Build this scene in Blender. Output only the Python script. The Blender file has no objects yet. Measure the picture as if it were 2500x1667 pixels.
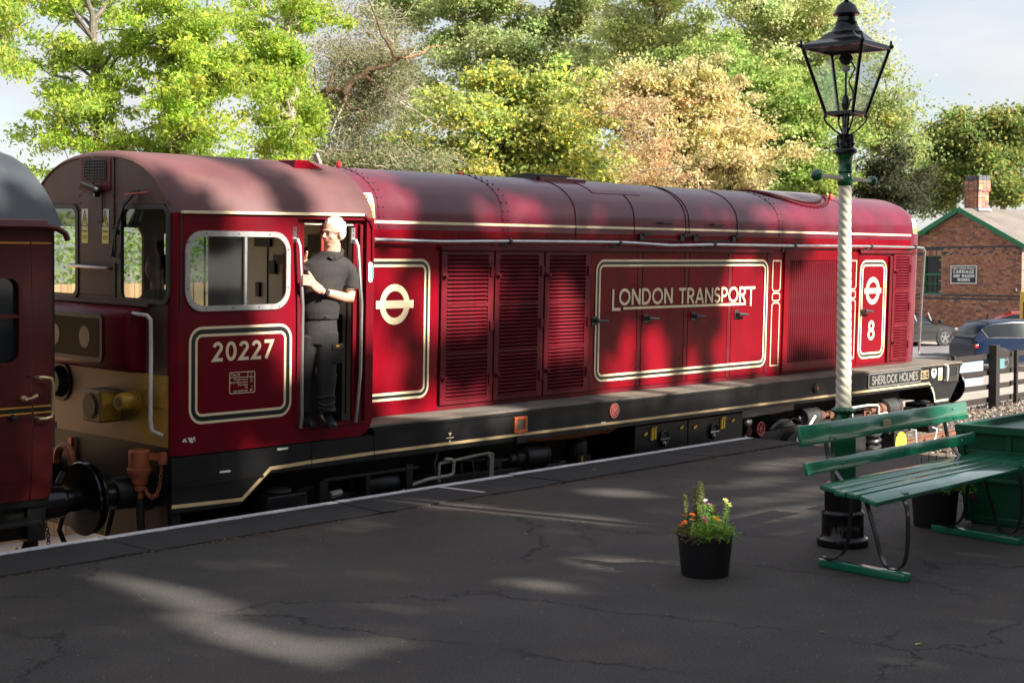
import bpy, bmesh, math, random
import numpy as np
from mathutils import Vector, Matrix, Quaternion
from mathutils.geometry import tessellate_polygon
R = math.radians
random.seed(7)
rng = np.random.default_rng(11)
scene = bpy.context.scene
col = scene.collection

# ------------------------------------------------------------------ camera
cam_d = bpy.data.cameras.new('camera')
cam = bpy.data.objects.new('camera', cam_d)
col.objects.link(cam)
scene.camera = cam
cam_d.sensor_width = 36.0
cam_d.lens = 53.5
cam_d.clip_end = 3000.0
cam_d.clip_start = 0.05
pitch, roll, yaw = R(2.863), R(-0.1955), R(47.70)
fw = Vector((math.sin(yaw) * math.cos(pitch), math.cos(yaw) * math.cos(pitch), -math.sin(pitch)))
rt = Vector((math.cos(yaw), -math.sin(yaw), 0.0))
upv = rt.cross(fw)
rt2 = math.cos(roll) * rt + math.sin(roll) * upv
up2 = -math.sin(roll) * rt + math.cos(roll) * upv
mm = Matrix((rt2, up2, -fw)).transposed().to_4x4()
mm.translation = Vector((0, 0, 1.92))
cam.matrix_world = mm
cam_d.dof.use_dof = True
cam_d.dof.focus_distance = 14.0
cam_d.dof.aperture_fstop = 5.6

# ------------------------------------------------------------------ light
SUN_AZ, SUN_EL = 170.0, 32.0          # azimuth from +Y towards +X
SUN = Vector((math.sin(R(SUN_AZ)) * math.cos(R(SUN_EL)), math.cos(R(SUN_AZ)) * math.cos(R(SUN_EL)), math.sin(R(SUN_EL))))
sl = bpy.data.lights.new('sun', 'SUN')
sl.energy = 5.0
sl.angle = R(0.53)
sl.color = (1.0, 0.93, 0.82)
so = bpy.data.objects.new('sun', sl)
so.rotation_euler = SUN.to_track_quat('Z', 'Y').to_euler()
so.location = (10, -20, 30)
col.objects.link(so)

world = bpy.data.worlds.new('World')
scene.world = world
world.use_nodes = True
wn = world.node_tree.nodes
wl = world.node_tree.links
wn.clear()
w_out = wn.new('ShaderNodeOutputWorld')
sky = wn.new('ShaderNodeTexSky')
sky.sky_type = 'NISHITA'
sky.sun_disc = False
sky.sun_elevation = R(SUN_EL)
sky.sun_rotation = R(SUN_AZ)
sky.air_density = 1.0
sky.dust_density = 1.0
bg1 = wn.new('ShaderNodeBackground')
bg1.inputs[1].default_value = 0.07
wl.new(sky.outputs[0], bg1.inputs[0])
# broken white cloud over the sky
tc = wn.new('ShaderNodeTexCoord')
mp = wn.new('ShaderNodeMapping')
mp.inputs['Scale'].default_value = (1.0, 1.0, 3.4)
mp.inputs['Location'].default_value = (0.3, 0.1, 0.0)
wl.new(tc.outputs['Generated'], mp.inputs[0])
cn = wn.new('ShaderNodeTexNoise')
cn.inputs['Scale'].default_value = 2.6
cn.inputs['Detail'].default_value = 7.0
cn.inputs['Roughness'].default_value = 0.55
wl.new(mp.outputs[0], cn.inputs['Vector'])
cr = wn.new('ShaderNodeValToRGB')
cr.color_ramp.elements[0].position = 0.40
cr.color_ramp.elements[0].color = (0.45, 0.45, 0.45, 1)
cr.color_ramp.elements[1].position = 0.60
cr.color_ramp.elements[1].color = (1.0, 1.0, 1.0, 1)
wl.new(cn.outputs[0], cr.inputs[0])
cn2 = wn.new('ShaderNodeTexNoise')
cn2.inputs['Scale'].default_value = 5.0
cn2.inputs['Detail'].default_value = 5.0
wl.new(mp.outputs[0], cn2.inputs['Vector'])
cr2 = wn.new('ShaderNodeValToRGB')
cr2.color_ramp.elements[0].position = 0.3
cr2.color_ramp.elements[0].color = (0.70, 0.71, 0.77, 1)
cr2.color_ramp.elements[1].position = 0.7
cr2.color_ramp.elements[1].color = (0.97, 0.95, 0.95, 1)
wl.new(cn2.outputs[0], cr2.inputs[0])
bg2 = wn.new('ShaderNodeBackground')
bg2.inputs[1].default_value = 0.32
wl.new(cr2.outputs[0], bg2.inputs[0])
mx = wn.new('ShaderNodeMixShader')
wl.new(cr.outputs[0], mx.inputs[0])
wl.new(bg1.outputs[0], mx.inputs[1])
wl.new(bg2.outputs[0], mx.inputs[2])
wl.new(mx.outputs[0], w_out.inputs[0])

scene.view_settings.view_transform = 'Standard'
scene.view_settings.look = 'None'
scene.view_settings.exposure = 1.6
scene.view_settings.gamma = 1.0
scene.view_settings.use_curve_mapping = False
scene.cycles.max_bounces = 8
scene.cycles.transparent_max_bounces = 16

# ------------------------------------------------------------------ materials
MATS = {}
def mat(name, base, rough=0.5, metal=0.0, var=0.0, vscale=3.0, vstretch=(1, 1, 1), bump=0.0, bscale=40.0, coat=0.0,
        dirt=None, dirt_amt=0.0, dirt_scale=2.0, rough_var=0.0, spec=0.5, obj_rand=0.0):
    m = bpy.data.materials.new(name)
    m.use_nodes = True
    nt = m.node_tree
    b = nt.nodes['Principled BSDF']
    b.inputs['Base Color'].default_value = (*base, 1)
    b.inputs['Roughness'].default_value = rough
    b.inputs['Metallic'].default_value = metal
    b.inputs['Specular IOR Level'].default_value = spec
    b.inputs['Coat Weight'].default_value = coat
    b.inputs['Coat Roughness'].default_value = 0.08
    if var or bump or dirt or rough_var:
        t = nt.nodes.new('ShaderNodeTexCoord')
        mpn = nt.nodes.new('ShaderNodeMapping')
        mpn.inputs['Scale'].default_value = vstretch
        nt.links.new(t.outputs['Object'], mpn.inputs[0])
    colsock = None
    if var:
        n = nt.nodes.new('ShaderNodeTexNoise')
        n.inputs['Scale'].default_value = vscale
        n.inputs['Detail'].default_value = 6
        n.inputs['Roughness'].default_value = 0.6
        nt.links.new(mpn.outputs[0], n.inputs['Vector'])
        r_ = nt.nodes.new('ShaderNodeValToRGB')
        r_.color_ramp.elements[0].position = 0.3
        r_.color_ramp.elements[1].position = 0.7
        r_.color_ramp.elements[0].color = (*[c * (1 - var) for c in base], 1)
        r_.color_ramp.elements[1].color = (*[min(1, c * (1 + var)) for c in base], 1)
        nt.links.new(n.outputs[0], r_.inputs[0])
        colsock = r_.outputs[0]
    if dirt:
        n2 = nt.nodes.new('ShaderNodeTexNoise')
        n2.inputs['Scale'].default_value = dirt_scale
        n2.inputs['Detail'].default_value = 8
        n2.inputs['Roughness'].default_value = 0.65
        nt.links.new(mpn.outputs[0], n2.inputs['Vector'])
        r2 = nt.nodes.new('ShaderNodeValToRGB')
        r2.color_ramp.elements[0].position = 0.45
        r2.color_ramp.elements[0].color = (0, 0, 0, 1)
        r2.color_ramp.elements[1].position = 0.75
        r2.color_ramp.elements[1].color = (dirt_amt,) * 3 + (1,)
        nt.links.new(n2.outputs[0], r2.inputs[0])
        mxn = nt.nodes.new('ShaderNodeMixRGB')
        nt.links.new(r2.outputs[0], mxn.inputs[0])
        if colsock:
            nt.links.new(colsock, mxn.inputs[1])
        else:
            mxn.inputs[1].default_value = (*base, 1)
        mxn.inputs[2].default_value = (*dirt, 1)
        colsock = mxn.outputs[0]
        if rough_var:
            ma = nt.nodes.new('ShaderNodeMath')
            ma.operation = 'MULTIPLY_ADD'
            nt.links.new(n2.outputs[0], ma.inputs[0])
            ma.inputs[1].default_value = rough_var
            ma.inputs[2].default_value = rough
            nt.links.new(ma.outputs[0], b.inputs['Roughness'])
    if obj_rand:
        oi = nt.nodes.new('ShaderNodeObjectInfo')
        hs = nt.nodes.new('ShaderNodeHueSaturation')
        mr = nt.nodes.new('ShaderNodeMapRange')
        mr.inputs[3].default_value = 1 - obj_rand
        mr.inputs[4].default_value = 1 + obj_rand
        nt.links.new(oi.outputs['Random'], mr.inputs[0])
        nt.links.new(mr.outputs[0], hs.inputs['Value'])
        if colsock:
            nt.links.new(colsock, hs.inputs['Color'])
        else:
            hs.inputs['Color'].default_value = (*base, 1)
        colsock = hs.outputs[0]
    if colsock:
        nt.links.new(colsock, b.inputs['Base Color'])
    if bump:
        nb = nt.nodes.new('ShaderNodeTexNoise')
        nb.inputs['Scale'].default_value = bscale
        nb.inputs['Detail'].default_value = 4
        nt.links.new(t.outputs['Object'], nb.inputs['Vector'])
        bp = nt.nodes.new('ShaderNodeBump')
        bp.inputs['Strength'].default_value = bump
        bp.inputs['Distance'].default_value = 0.01
        nt.links.new(nb.outputs[0], bp.inputs['Height'])
        nt.links.new(bp.outputs[0], b.inputs['Normal'])
    MATS[name] = m
    return m

def glass_mat(name, tint=(0.75, 0.8, 0.8), trans=0.8, rough=0.02):
    m = bpy.data.materials.new(name)
    m.use_nodes = True
    nt = m.node_tree
    nt.nodes.clear()
    o = nt.nodes.new('ShaderNodeOutputMaterial')
    tr = nt.nodes.new('ShaderNodeBsdfTransparent')
    tr.inputs[0].default_value = (*[c * trans for c in tint], 1)
    gl = nt.nodes.new('ShaderNodeBsdfGlossy')
    gl.inputs[0].default_value = (0.9, 0.9, 0.9, 1)
    gl.inputs[1].default_value = rough
    lw = nt.nodes.new('ShaderNodeLayerWeight')
    lw.inputs[0].default_value = 0.35
    fr = nt.nodes.new('ShaderNodeMath'); fr.operation = 'MULTIPLY_ADD'
    pw = nt.nodes.new('ShaderNodeMath'); pw.operation = 'POWER'; pw.inputs[1].default_value = 2.2
    nt.links.new(lw.outputs['Facing'], pw.inputs[0]); nt.links.new(pw.outputs[0], fr.inputs[0])
    fr.inputs[1].default_value = 0.75; fr.inputs[2].default_value = 0.07
    ad = nt.nodes.new('ShaderNodeMixShader')
    nt.links.new(fr.outputs[0], ad.inputs[0])
    nt.links.new(tr.outputs[0], ad.inputs[1])
    nt.links.new(gl.outputs[0], ad.inputs[2])
    nt.links.new(ad.outputs[0], o.inputs[0])
    MATS[name] = m
    return m

MAROON = (0.158, 0.0010, 0.0068)
mat('maroon', MAROON, 0.22, var=0.28, vscale=1.5, vstretch=(1, 1, 0.35), coat=0.05, spec=0.10, dirt=(0.07, 0.006, 0.010), dirt_amt=0.5, dirt_scale=2.4, rough_var=0.12, bump=0.05, bscale=3.0)
mat('maroon_cab', (0.135, 0.0018, 0.008), 0.28, var=0.25, vscale=1.5, vstretch=(1, 1, 0.35), coat=0.05, spec=0.12, dirt=(0.06, 0.008, 0.012), dirt_amt=0.5, dirt_scale=2.0, rough_var=0.25, bump=0.05, bscale=3.0)
mat('maroon_roof', (0.105, 0.003, 0.016), 0.22, var=0.25, vscale=2.0, coat=0.3, dirt=(0.10, 0.05, 0.06), dirt_amt=0.35, dirt_scale=1.6, rough_var=0.22)
mat('cab_roof_faded', (0.105, 0.036, 0.038), 0.48, var=0.25, vscale=1.4, dirt=(0.13, 0.082, 0.072), dirt_amt=0.6, dirt_scale=1.3, rough_var=0.25)
mat('louvre_maroon', (0.105, 0.004, 0.010), 0.34, var=0.2, vscale=4.0, spec=0.2, dirt=(0.10, 0.035, 0.032), dirt_amt=0.4, dirt_scale=3.0, rough_var=0.2)
mat('front_brown', (0.085, 0.038, 0.028), 0.5, var=0.25, vscale=2.5, vstretch=(1, 1, 0.4), dirt=(0.16, 0.10, 0.07), dirt_amt=0.6, dirt_scale=2.4, rough_var=0.2)
mat('cream', (0.80, 0.66, 0.43), 0.45, var=0.06, vscale=6)
mat('gold_line', (0.68, 0.50, 0.26), 0.45, var=0.12, vscale=6)
mat('black_line', (0.012, 0.013, 0.011), 0.35)
mat('solebar_black', (0.006, 0.006, 0.007), 0.36, var=0.3, vscale=2.0, dirt=(0.025, 0.022, 0.02), dirt_amt=0.5, dirt_scale=2.2, rough_var=0.25, spec=0.35)
mat('grime_black', (0.009, 0.008, 0.0075), 0.55, var=0.4, vscale=6, dirt=(0.035, 0.026, 0.02), dirt_amt=0.5, dirt_scale=5)
mat('void_black', (0.004, 0.004, 0.004), 0.8)
mat('walkway', (0.11, 0.095, 0.082), 0.75, var=0.3, vscale=3.0, dirt=(0.19, 0.14, 0.09), dirt_amt=0.7, dirt_scale=1.5, bump=0.3, bscale=90)
mat('aluminium', (0.55, 0.55, 0.54), 0.32, metal=0.9, var=0.15, vscale=8)
mat('frame_alloy', (0.42, 0.42, 0.41), 0.42, metal=0.55, var=0.2, vscale=10)
mat('steel', (0.42, 0.41, 0.40), 0.30, metal=0.9, var=0.25, vscale=9)
mat('dark_steel', (0.07, 0.068, 0.066), 0.42, metal=0.5, var=0.3, vscale=6)
mat('rubber', (0.012, 0.012, 0.012), 0.5)
mat('white_rail', (0.55, 0.55, 0.52), 0.4, var=0.12, vscale=12)
mat('pipe_white', (0.62, 0.60, 0.55), 0.45, var=0.15, vscale=15)
mat('receptacle_orange', (0.34, 0.085, 0.03), 0.55, var=0.25, vscale=14, dirt=(0.12, 0.05, 0.03), dirt_amt=0.6, dirt_scale=9)
mat('shaded_yellow', (0.30, 0.17, 0.01), 0.5, var=0.2, vscale=8)  # yellow paint with the shade of the cab end put into its colour
mat('panel_glass', (0.006, 0.007, 0.007), 0.15, spec=0.03)
mat('dirty_pipe', (0.26, 0.245, 0.215), 0.5, var=0.3, vscale=15)
mat('orange_paint', (0.62, 0.13, 0.035), 0.5, var=0.25, vscale=14, dirt=(0.16, 0.06, 0.03), dirt_amt=0.6, dirt_scale=9)
mat('copper_rust', (0.33, 0.11, 0.04), 0.55, var=0.3, vscale=10)
mat('yellow_paint', (0.75, 0.46, 0.02), 0.45, var=0.15, vscale=8)
mat('red_paint', (0.5, 0.03, 0.03), 0.4)
mat('pink_red', (0.62, 0.12, 0.12), 0.4)
mat('white_paint', (0.78, 0.78, 0.76), 0.45)
mat('sign_yellow', (0.80, 0.66, 0.05), 0.4)
mat('pale_label', (0.70, 0.72, 0.62), 0.45)
mat('rust', (0.14, 0.06, 0.035), 0.8, var=0.35, vscale=9)
mat('cab_cream', (0.52, 0.50, 0.40), 0.55, var=0.08, vscale=5)
mat('cab_dark', (0.014, 0.016, 0.018), 0.6)
mat('cab_floor', (0.04, 0.03, 0.025), 0.7)
mat('hi_vis', (0.30, 0.055, 0.015), 0.8)
mat('crest_line', (0.50, 0.25, 0.22), 0.5)
mat('coach_maroon', (0.085, 0.007, 0.008), 0.30, var=0.2, vscale=1.6, coat=0.12, spec=0.35, dirt=(0.08, 0.02, 0.018), dirt_amt=0.4, dirt_scale=2.2, rough_var=0.15)
mat('coach_roof', (0.040, 0.048, 0.058), 0.38, var=0.18, vscale=2.4, dirt=(0.09, 0.10, 0.10), dirt_amt=0.5, dirt_scale=2.0, rough_var=0.2)
mat('coach_line', (0.72, 0.33, 0.04), 0.45)
mat('brass', (0.48, 0.38, 0.20), 0.38, metal=0.6, var=0.15, vscale=10)
mat('bench_green', (0.006, 0.17, 0.09), 0.2, var=0.15, vscale=5, coat=1.0, bump=0.03, bscale=30, dirt=(0.012, 0.15, 0.09), dirt_amt=0.4, dirt_scale=6, rough_var=0.1)
mat('lamp_green', (0.003, 0.085, 0.03), 0.22, coat=0.5, var=0.1)
mat('planter_green', (0.005, 0.085, 0.042), 0.4, var=0.2, vscale=4)
mat('gloss_black', (0.005, 0.005, 0.006), 0.2, coat=0.12, spec=0.35, bump=0.05, bscale=25)
mat('post_white', (0.62, 0.59, 0.47), 0.48, var=0.10, vscale=7, dirt=(0.35, 0.32, 0.24), dirt_amt=0.4, dirt_scale=6, bump=0.12, bscale=40)
mat('iron_black', (0.012, 0.012, 0.013), 0.25, coat=0.3)
mat('pot_black', (0.010, 0.010, 0.012), 0.5)
mat('soil', (0.03, 0.02, 0.014), 0.95, bump=0.6, bscale=60)
mat('fence_brown', (0.020, 0.013, 0.010), 0.7, var=0.3, vscale=6, vstretch=(1, 1, 1), obj_rand=0.2)
mat('wood_board', (0.42, 0.26, 0.14), 0.75, var=0.25, vscale=7, vstretch=(1, 1, 0.15), obj_rand=0.18)
mat('sheet_blue', (0.27, 0.33, 0.42), 0.5, var=0.05)
mat('sheet_teal', (0.10, 0.22, 0.23), 0.5)
mat('sleeper', (0.10, 0.065, 0.045), 0.85, var=0.35, vscale=6)
mat('bark', (0.12, 0.10, 0.075), 0.85, var=0.35, vscale=8, bump=0.5, bscale=20)
mat('bark_pale', (0.30, 0.26, 0.20), 0.85, var=0.3, vscale=8)
mat('bark_orange', (0.20, 0.125, 0.07), 0.85, var=0.45, vscale=4, bump=0.6, bscale=12)
mat('bark_dark', (0.05, 0.043, 0.036), 0.9, var=0.3, vscale=8)
mat('green_trim', (0.01, 0.16, 0.07), 0.4)
mat('mortar', (0.26, 0.20, 0.16), 0.9, var=0.15, vscale=8)
mat('stone_sill', (0.20, 0.19, 0.18), 0.8)
mat('skin', (0.56, 0.29, 0.20), 0.5, var=0.08, vscale=40)
mat('hair_white', (0.74, 0.70, 0.64), 0.6, bump=0.5, bscale=160, var=0.08, vscale=90)
mat('polo_black', (0.022, 0.019, 0.018), 0.85, var=0.2, vscale=12, bump=0.15, bscale=30)
mat('trouser_black', (0.026, 0.023, 0.022), 0.85, var=0.2, vscale=10, bump=0.25, bscale=25)
mat('shoe_black', (0.012, 0.013, 0.016), 0.35)
mat('navy', (0.012, 0.02, 0.04), 0.4)
mat('tyre', (0.012, 0.012, 0.012), 0.8)
mat('alloy', (0.32, 0.33, 0.34), 0.3, metal=0.8)
mat('car_blue', (0.008, 0.016, 0.040), 0.25, coat=0.25, spec=0.3)
mat('car_red', (0.22, 0.012, 0.014), 0.22, coat=0.8)
mat('car_black', (0.010, 0.011, 0.013), 0.2, coat=0.8)
mat('car_trim', (0.02, 0.02, 0.022), 0.5)
mat('car_glass', (0.012, 0.016, 0.02), 0.06, spec=0.35)
mat('chrome', (0.7, 0.7, 0.7), 0.12, metal=1.0)
mat('tail_red', (0.4, 0.01, 0.01), 0.25)
mat('vest_olive', (0.03, 0.034, 0.03), 0.85)
mat('dark_hair', (0.02, 0.015, 0.012), 0.6)
glass_mat('window_glass', (0.86, 0.9, 0.88), 0.85)
glass_mat('window_dusty', (0.62, 0.70, 0.68), 0.62, 0.05)
glass_mat('lamp_glass', (0.93, 0.96, 0.96), 0.94)

def attr_mat(name, rough=0.6, trans=0.0, spec=0.3, attr='tint'):
    m = bpy.data.materials.new(name)
    m.use_nodes = True
    nt = m.node_tree
    b = nt.nodes['Principled BSDF']
    b.inputs['Roughness'].default_value = rough
    b.inputs['Specular IOR Level'].default_value = spec
    a = nt.nodes.new('ShaderNodeAttribute')
    a.attribute_name = attr
    nt.links.new(a.outputs['Color'], b.inputs['Base Color'])
    if trans:
        o = nt.nodes['Material Output']
        tl = nt.nodes.new('ShaderNodeBsdfTranslucent')
        hs = nt.nodes.new('ShaderNodeHueSaturation')
        hs.inputs['Value'].default_value = 1.45
        nt.links.new(a.outputs['Color'], hs.inputs['Color'])
        nt.links.new(hs.outputs[0], tl.inputs[0])
        mxs = nt.nodes.new('ShaderNodeMixShader')
        mxs.inputs[0].default_value = trans
        nt.links.new(b.outputs[0], mxs.inputs[1])
        nt.links.new(tl.outputs[0], mxs.inputs[2])
        nt.links.new(mxs.outputs[0], o.inputs[0])
    MATS[name] = m
    return m
attr_mat('leaf', 0.6, 0.55, 0.2)
attr_mat('brick_mat', 0.85, 0, 0.2)
attr_mat('stone_mat', 0.85, 0, 0.2)

# ------------------------------------------------------------------ tagging
def tag(o, label=None, cat=None, group=None, kind=None):
    if label: o['label'] = label
    if cat: o['category'] = cat
    if group: o['group'] = group
    if kind: o['kind'] = kind
    return o
def empty(name, loc=(0, 0, 0), rot=(0, 0, 0)):
    o = bpy.data.objects.new(name, None)
    o.empty_display_size = 0.2
    col.objects.link(o)
    o.location = loc
    o.rotation_euler = rot
    return o
def link_mesh(name, me, parent=None):
    o = bpy.data.objects.new(name, me)
    col.objects.link(o)
    if parent: o.parent = parent
    return o

# ------------------------------------------------------------------ mesh builder
class MB:
    def __init__(s):
        s.v = []; s.f = []; s.m = []; s.cm = 0
    def add(s, vs, fs):
        n = len(s.v)
        s.v += [tuple(p) for p in vs]
        s.f += [tuple(i + n for i in f) for f in fs]
        s.m += [s.cm] * len(fs)
        return s
    def box(s, x0, x1, y0, y1, z0, z1):
        vs = [(x, y, z) for z in (z0, z1) for y in (y0, y1) for x in (x0, x1)]
        s.add(vs, [(0, 2, 3, 1), (4, 5, 7, 6), (0, 1, 5, 4), (2, 6, 7, 3), (0, 4, 6, 2), (1, 3, 7, 5)])
        return s
    def obox(s, c, ax, ay, az):
        c = Vector(c); ax = Vector(ax); ay = Vector(ay); az = Vector(az)
        vs = [c + i * ax + j * ay + k * az for k in (-1, 1) for j in (-1, 1) for i in (-1, 1)]
        s.add(vs, [(0, 2, 3, 1), (4, 5, 7, 6), (0, 1, 5, 4), (2, 6, 7, 3), (0, 4, 6, 2), (1, 3, 7, 5)])
        return s
    def bar(s, a, b, w, h, up=(0, 0, 1)):
        a = Vector(a); b = Vector(b); d = (b - a)
        L = d.length; d.normalize()
        sx = d.cross(Vector(up))
        if sx.length < 1e-4: sx = d.cross(Vector((1, 0, 0)))
        sx.normalize(); sy = sx.cross(d)
        return s.obox((a + b) / 2, d * L / 2, sx * w / 2, sy * h / 2)
    def tube(s, pts, r, n=8, caps=True):
        pts = [Vector(p) for p in pts]
        if not hasattr(r, '__len__'): r = [r] * len(pts)
        k0 = len(s.v)
        prev = None
        rings = []
        for i, p in enumerate(pts):
            if i == 0: d = pts[1] - pts[0]
            elif i == len(pts) - 1: d = pts[-1] - pts[-2]
            else: d = (pts[i + 1] - pts[i]).normalized() + (pts[i] - pts[i - 1]).normalized()
            if d.length < 1e-9: d = Vector((0, 0, 1))
            d.normalize()
            if prev is None:
                a = d.cross(Vector((0, 0, 1)))
                if a.length < 1e-3: a = d.cross(Vector((1, 0, 0)))
            else:
                a = prev - d * prev.dot(d)
            a.normalize(); prev = a
            b = d.cross(a)
            rings.append([p + r[i] * (math.cos(t) * a + math.sin(t) * b) for t in [2 * math.pi * k / n for k in range(n)]])
        vs = [q for rg in rings for q in rg]
        fs = []
        for i in range(len(rings) - 1):
            for k in range(n):
                k2 = (k + 1) % n
                fs.append((i * n + k, i * n + k2, (i + 1) * n + k2, (i + 1) * n + k))
        if caps:
            fs.append(tuple(range(n - 1, -1, -1)))
            fs.append(tuple((len(rings) - 1) * n + k for k in range(n)))
        s.add(vs, fs)
        return s
    def cyl(s, a, b, r, n=20):
        return s.tube([a, b], r, n)
    def lathe(s, prof, c=(0, 0, 0), n=24, axis='Z', phase=0.0, caps=True):
        # prof: list of (radius, height)
        c = Vector(c)
        vs = []
        for (r, h) in prof:
            for k in range(n):
                t = 2 * math.pi * k / n + phase
                u, v = r * math.cos(t), r * math.sin(t)
                if axis == 'Z': p = Vector((u, v, h))
                elif axis == 'X': p = Vector((h, u, v))
                else: p = Vector((u, h, v))
                vs.append(c + p)
        fs = []
        for i in range(len(prof) - 1):
            for k in range(n):
                k2 = (k + 1) % n
                fs.append((i * n + k, i * n + k2, (i + 1) * n + k2, (i + 1) * n + k))
        if caps:
            fs.append(tuple(range(n - 1, -1, -1)))
            fs.append(tuple((len(prof) - 1) * n + k for k in range(n)))
        s.add(vs, fs)
        return s
    def sphere(s, c, rx, ry=None, rz=None, n=16, m=10, rot=None):
        ry = rx if ry is None else ry; rz = rx if rz is None else rz
        c = Vector(c)
        vs = []
        for i in range(1, m):
            ph = math.pi * i / m
            for k in range(n):
                t = 2 * math.pi * k / n
                p = Vector((rx * math.sin(ph) * math.cos(t), ry * math.sin(ph) * math.sin(t), rz * math.cos(ph)))
                if rot: p = rot @ p
                vs.append(c + p)
        top = Vector((0, 0, rz)); bot = Vector((0, 0, -rz))
        if rot: top = rot @ top; bot = rot @ bot
        vs += [c + top, c + bot]
        fs = []
        for i in range(m - 2):
            for k in range(n):
                k2 = (k + 1) % n
                fs.append((i * n + k, (i + 1) * n + k, (i + 1) * n + k2, i * n + k2))
        T = (m - 1) * n
        for k in range(n):
            k2 = (k + 1) % n
            fs.append((T, k, k2)); fs.append((T + 1, (m - 2) * n + k2, (m - 2) * n + k))
        s.add(vs, fs)
        return s
    def plate(s, outer, holes, a0, a1, axis='Y'):
        """polygon (2-D, in X,Z for axis Y; Y,Z for axis X; X,Y for axis Z) with holes, extruded from a0 to a1"""
        def P(p, a):
            if axis == 'Y': return (p[0], a, p[1])
            if axis == 'X': return (a, p[0], p[1])
            return (p[0], p[1], a)
        loops = [list(outer)] + [list(h) for h in holes]
        flat = [p for l in loops for p in l]
        tris = tessellate_polygon([[Vector((p[0], p[1], 0)) for p in l] for l in loops])
        n = len(flat)
        vs = [P(p, a0) for p in flat] + [P(p, a1) for p in flat]
        fs = [tuple(t) for t in tris] + [tuple(i + n for i in reversed(t)) for t in tris]
        k = 0
        for l in loops:
            L = len(l)
            for i in range(L):
                j = (i + 1) % L
                fs.append((k + i, k + j, k + j + n, k + i + n))
            k += L
        s.add(vs, fs)
        return s
    def grid(s, rows, close=False):
        """rows of equal-length point lists"""
        n = len(rows[0])
        vs = [p for r_ in rows for p in r_]
        fs = []
        for i in range(len(rows) - 1):
            for k in range(n if close else n - 1):
                k2 = (k + 1) % n
                fs.append((i * n + k, i * n + k2, (i + 1) * n + k2, (i + 1) * n + k))
        s.add(vs, fs)
        return s
    def strip(s, pts, w, a0, a1, axis='Y', closed=False):
        """mitred flat strip along a 2-D polyline, extruded"""
        P = [Vector((p[0], p[1])) for p in pts]
        n = len(P)
        L, Rr = [], []
        for i in range(n):
            if closed:
                d1 = (P[i] - P[i - 1]).normalized(); d2 = (P[(i + 1) % n] - P[i]).normalized()
            else:
                d1 = (P[i] - P[i - 1]).normalized() if i else None
                d2 = (P[i + 1] - P[i]).normalized() if i < n - 1 else None
                if d1 is None: d1 = d2
                if d2 is None: d2 = d1
            n1 = Vector((-d1.y, d1.x)); n2 = Vector((-d2.y, d2.x))
            mvec = (n1 + n2)
            if mvec.length < 1e-6: mvec = n1
            mvec.normalize()
            k = 1.0 / max(0.35, mvec.dot(n1))
            L.append(P[i] + mvec * (w / 2) * k); Rr.append(P[i] - mvec * (w / 2) * k)
        def Q(p, a):
            if axis == 'Y': return (p.x, a, p.y)
            if axis == 'X': return (a, p.x, p.y)
            return (p.x, p.y, a)
        vs = [Q(p, a0) for p in L] + [Q(p, a0) for p in Rr] + [Q(p, a1) for p in L] + [Q(p, a1) for p in Rr]
        fs = []
        for i in range(n if closed else n - 1):
            j = (i + 1) % n
            fs += [(i, j, n + j, n + i), (2 * n + i, 3 * n + i, 3 * n + j, 2 * n + j), (i, 2 * n + i, 2 * n + j, j), (n + i, n + j, 3 * n + j, 3 * n + i)]
        if not closed:
            fs += [(0, n, 3 * n, 2 * n), (n - 1, 3 * n - 1, 4 * n - 1, 2 * n - 1)]
        s.add(vs, fs)
        return s
    def build(s, name, m, parent=None, smooth=False, bevel=0.0, segs=2, angle=35, fix=True):
        me = bpy.data.meshes.new(name)
        me.from_pydata([tuple(v) for v in s.v], [], s.f)
        ms = m if isinstance(m, (list, tuple)) else [m]
        for k in ms: me.materials.append(MATS[k] if isinstance(k, str) else k)
        if len(ms) > 1: me.polygons.foreach_set('material_index', s.m)
        if fix or bevel:
            bm = bmesh.new(); bm.from_mesh(me)
            if fix: bmesh.ops.recalc_face_normals(bm, faces=bm.faces)
            if bevel:
                es = [e for e in bm.edges if len(e.link_faces) == 2 and e.calc_face_angle(0) > R(50)]
                bmesh.ops.bevel(bm, geom=es, offset=bevel, segments=segs, affect='EDGES', profile=0.5, clamp_overlap=True)
            bm.to_mesh(me); bm.free()
        if smooth:
            me.polygons.foreach_set('use_smooth', [True] * len(me.polygons))
            try: me.set_sharp_from_angle(angle=R(angle))
            except Exception: pass
        me.update()
        return link_mesh(name, me, parent)

def rrect(x0, x1, z0, z1, r, seg=6):
    pts = []
    for cx, cz, a0 in ((x1 - r, z1 - r, 0), (x0 + r, z1 - r, 90), (x0 + r, z0 + r, 180), (x1 - r, z0 + r, 270)):
        for k in range(seg + 1):
            a = R(a0 + 90 * k / seg)
            pts.append((cx + r * math.cos(a), cz + r * math.sin(a)))
    return pts
def circ(cx, cz, r, n=28, rz=None):
    rz = r if rz is None else rz
    return [(cx + r * math.cos(2 * math.pi * k / n), cz + rz * math.sin(2 * math.pi * k / n)) for k in range(n)]
def arc(cx, cz, rx, rz, a0, a1, n=12):
    return [(cx + rx * math.cos(R(a0 + (a1 - a0) * k / n)), cz + rz * math.sin(R(a0 + (a1 - a0) * k / n))) for k in range(n + 1)]

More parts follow.
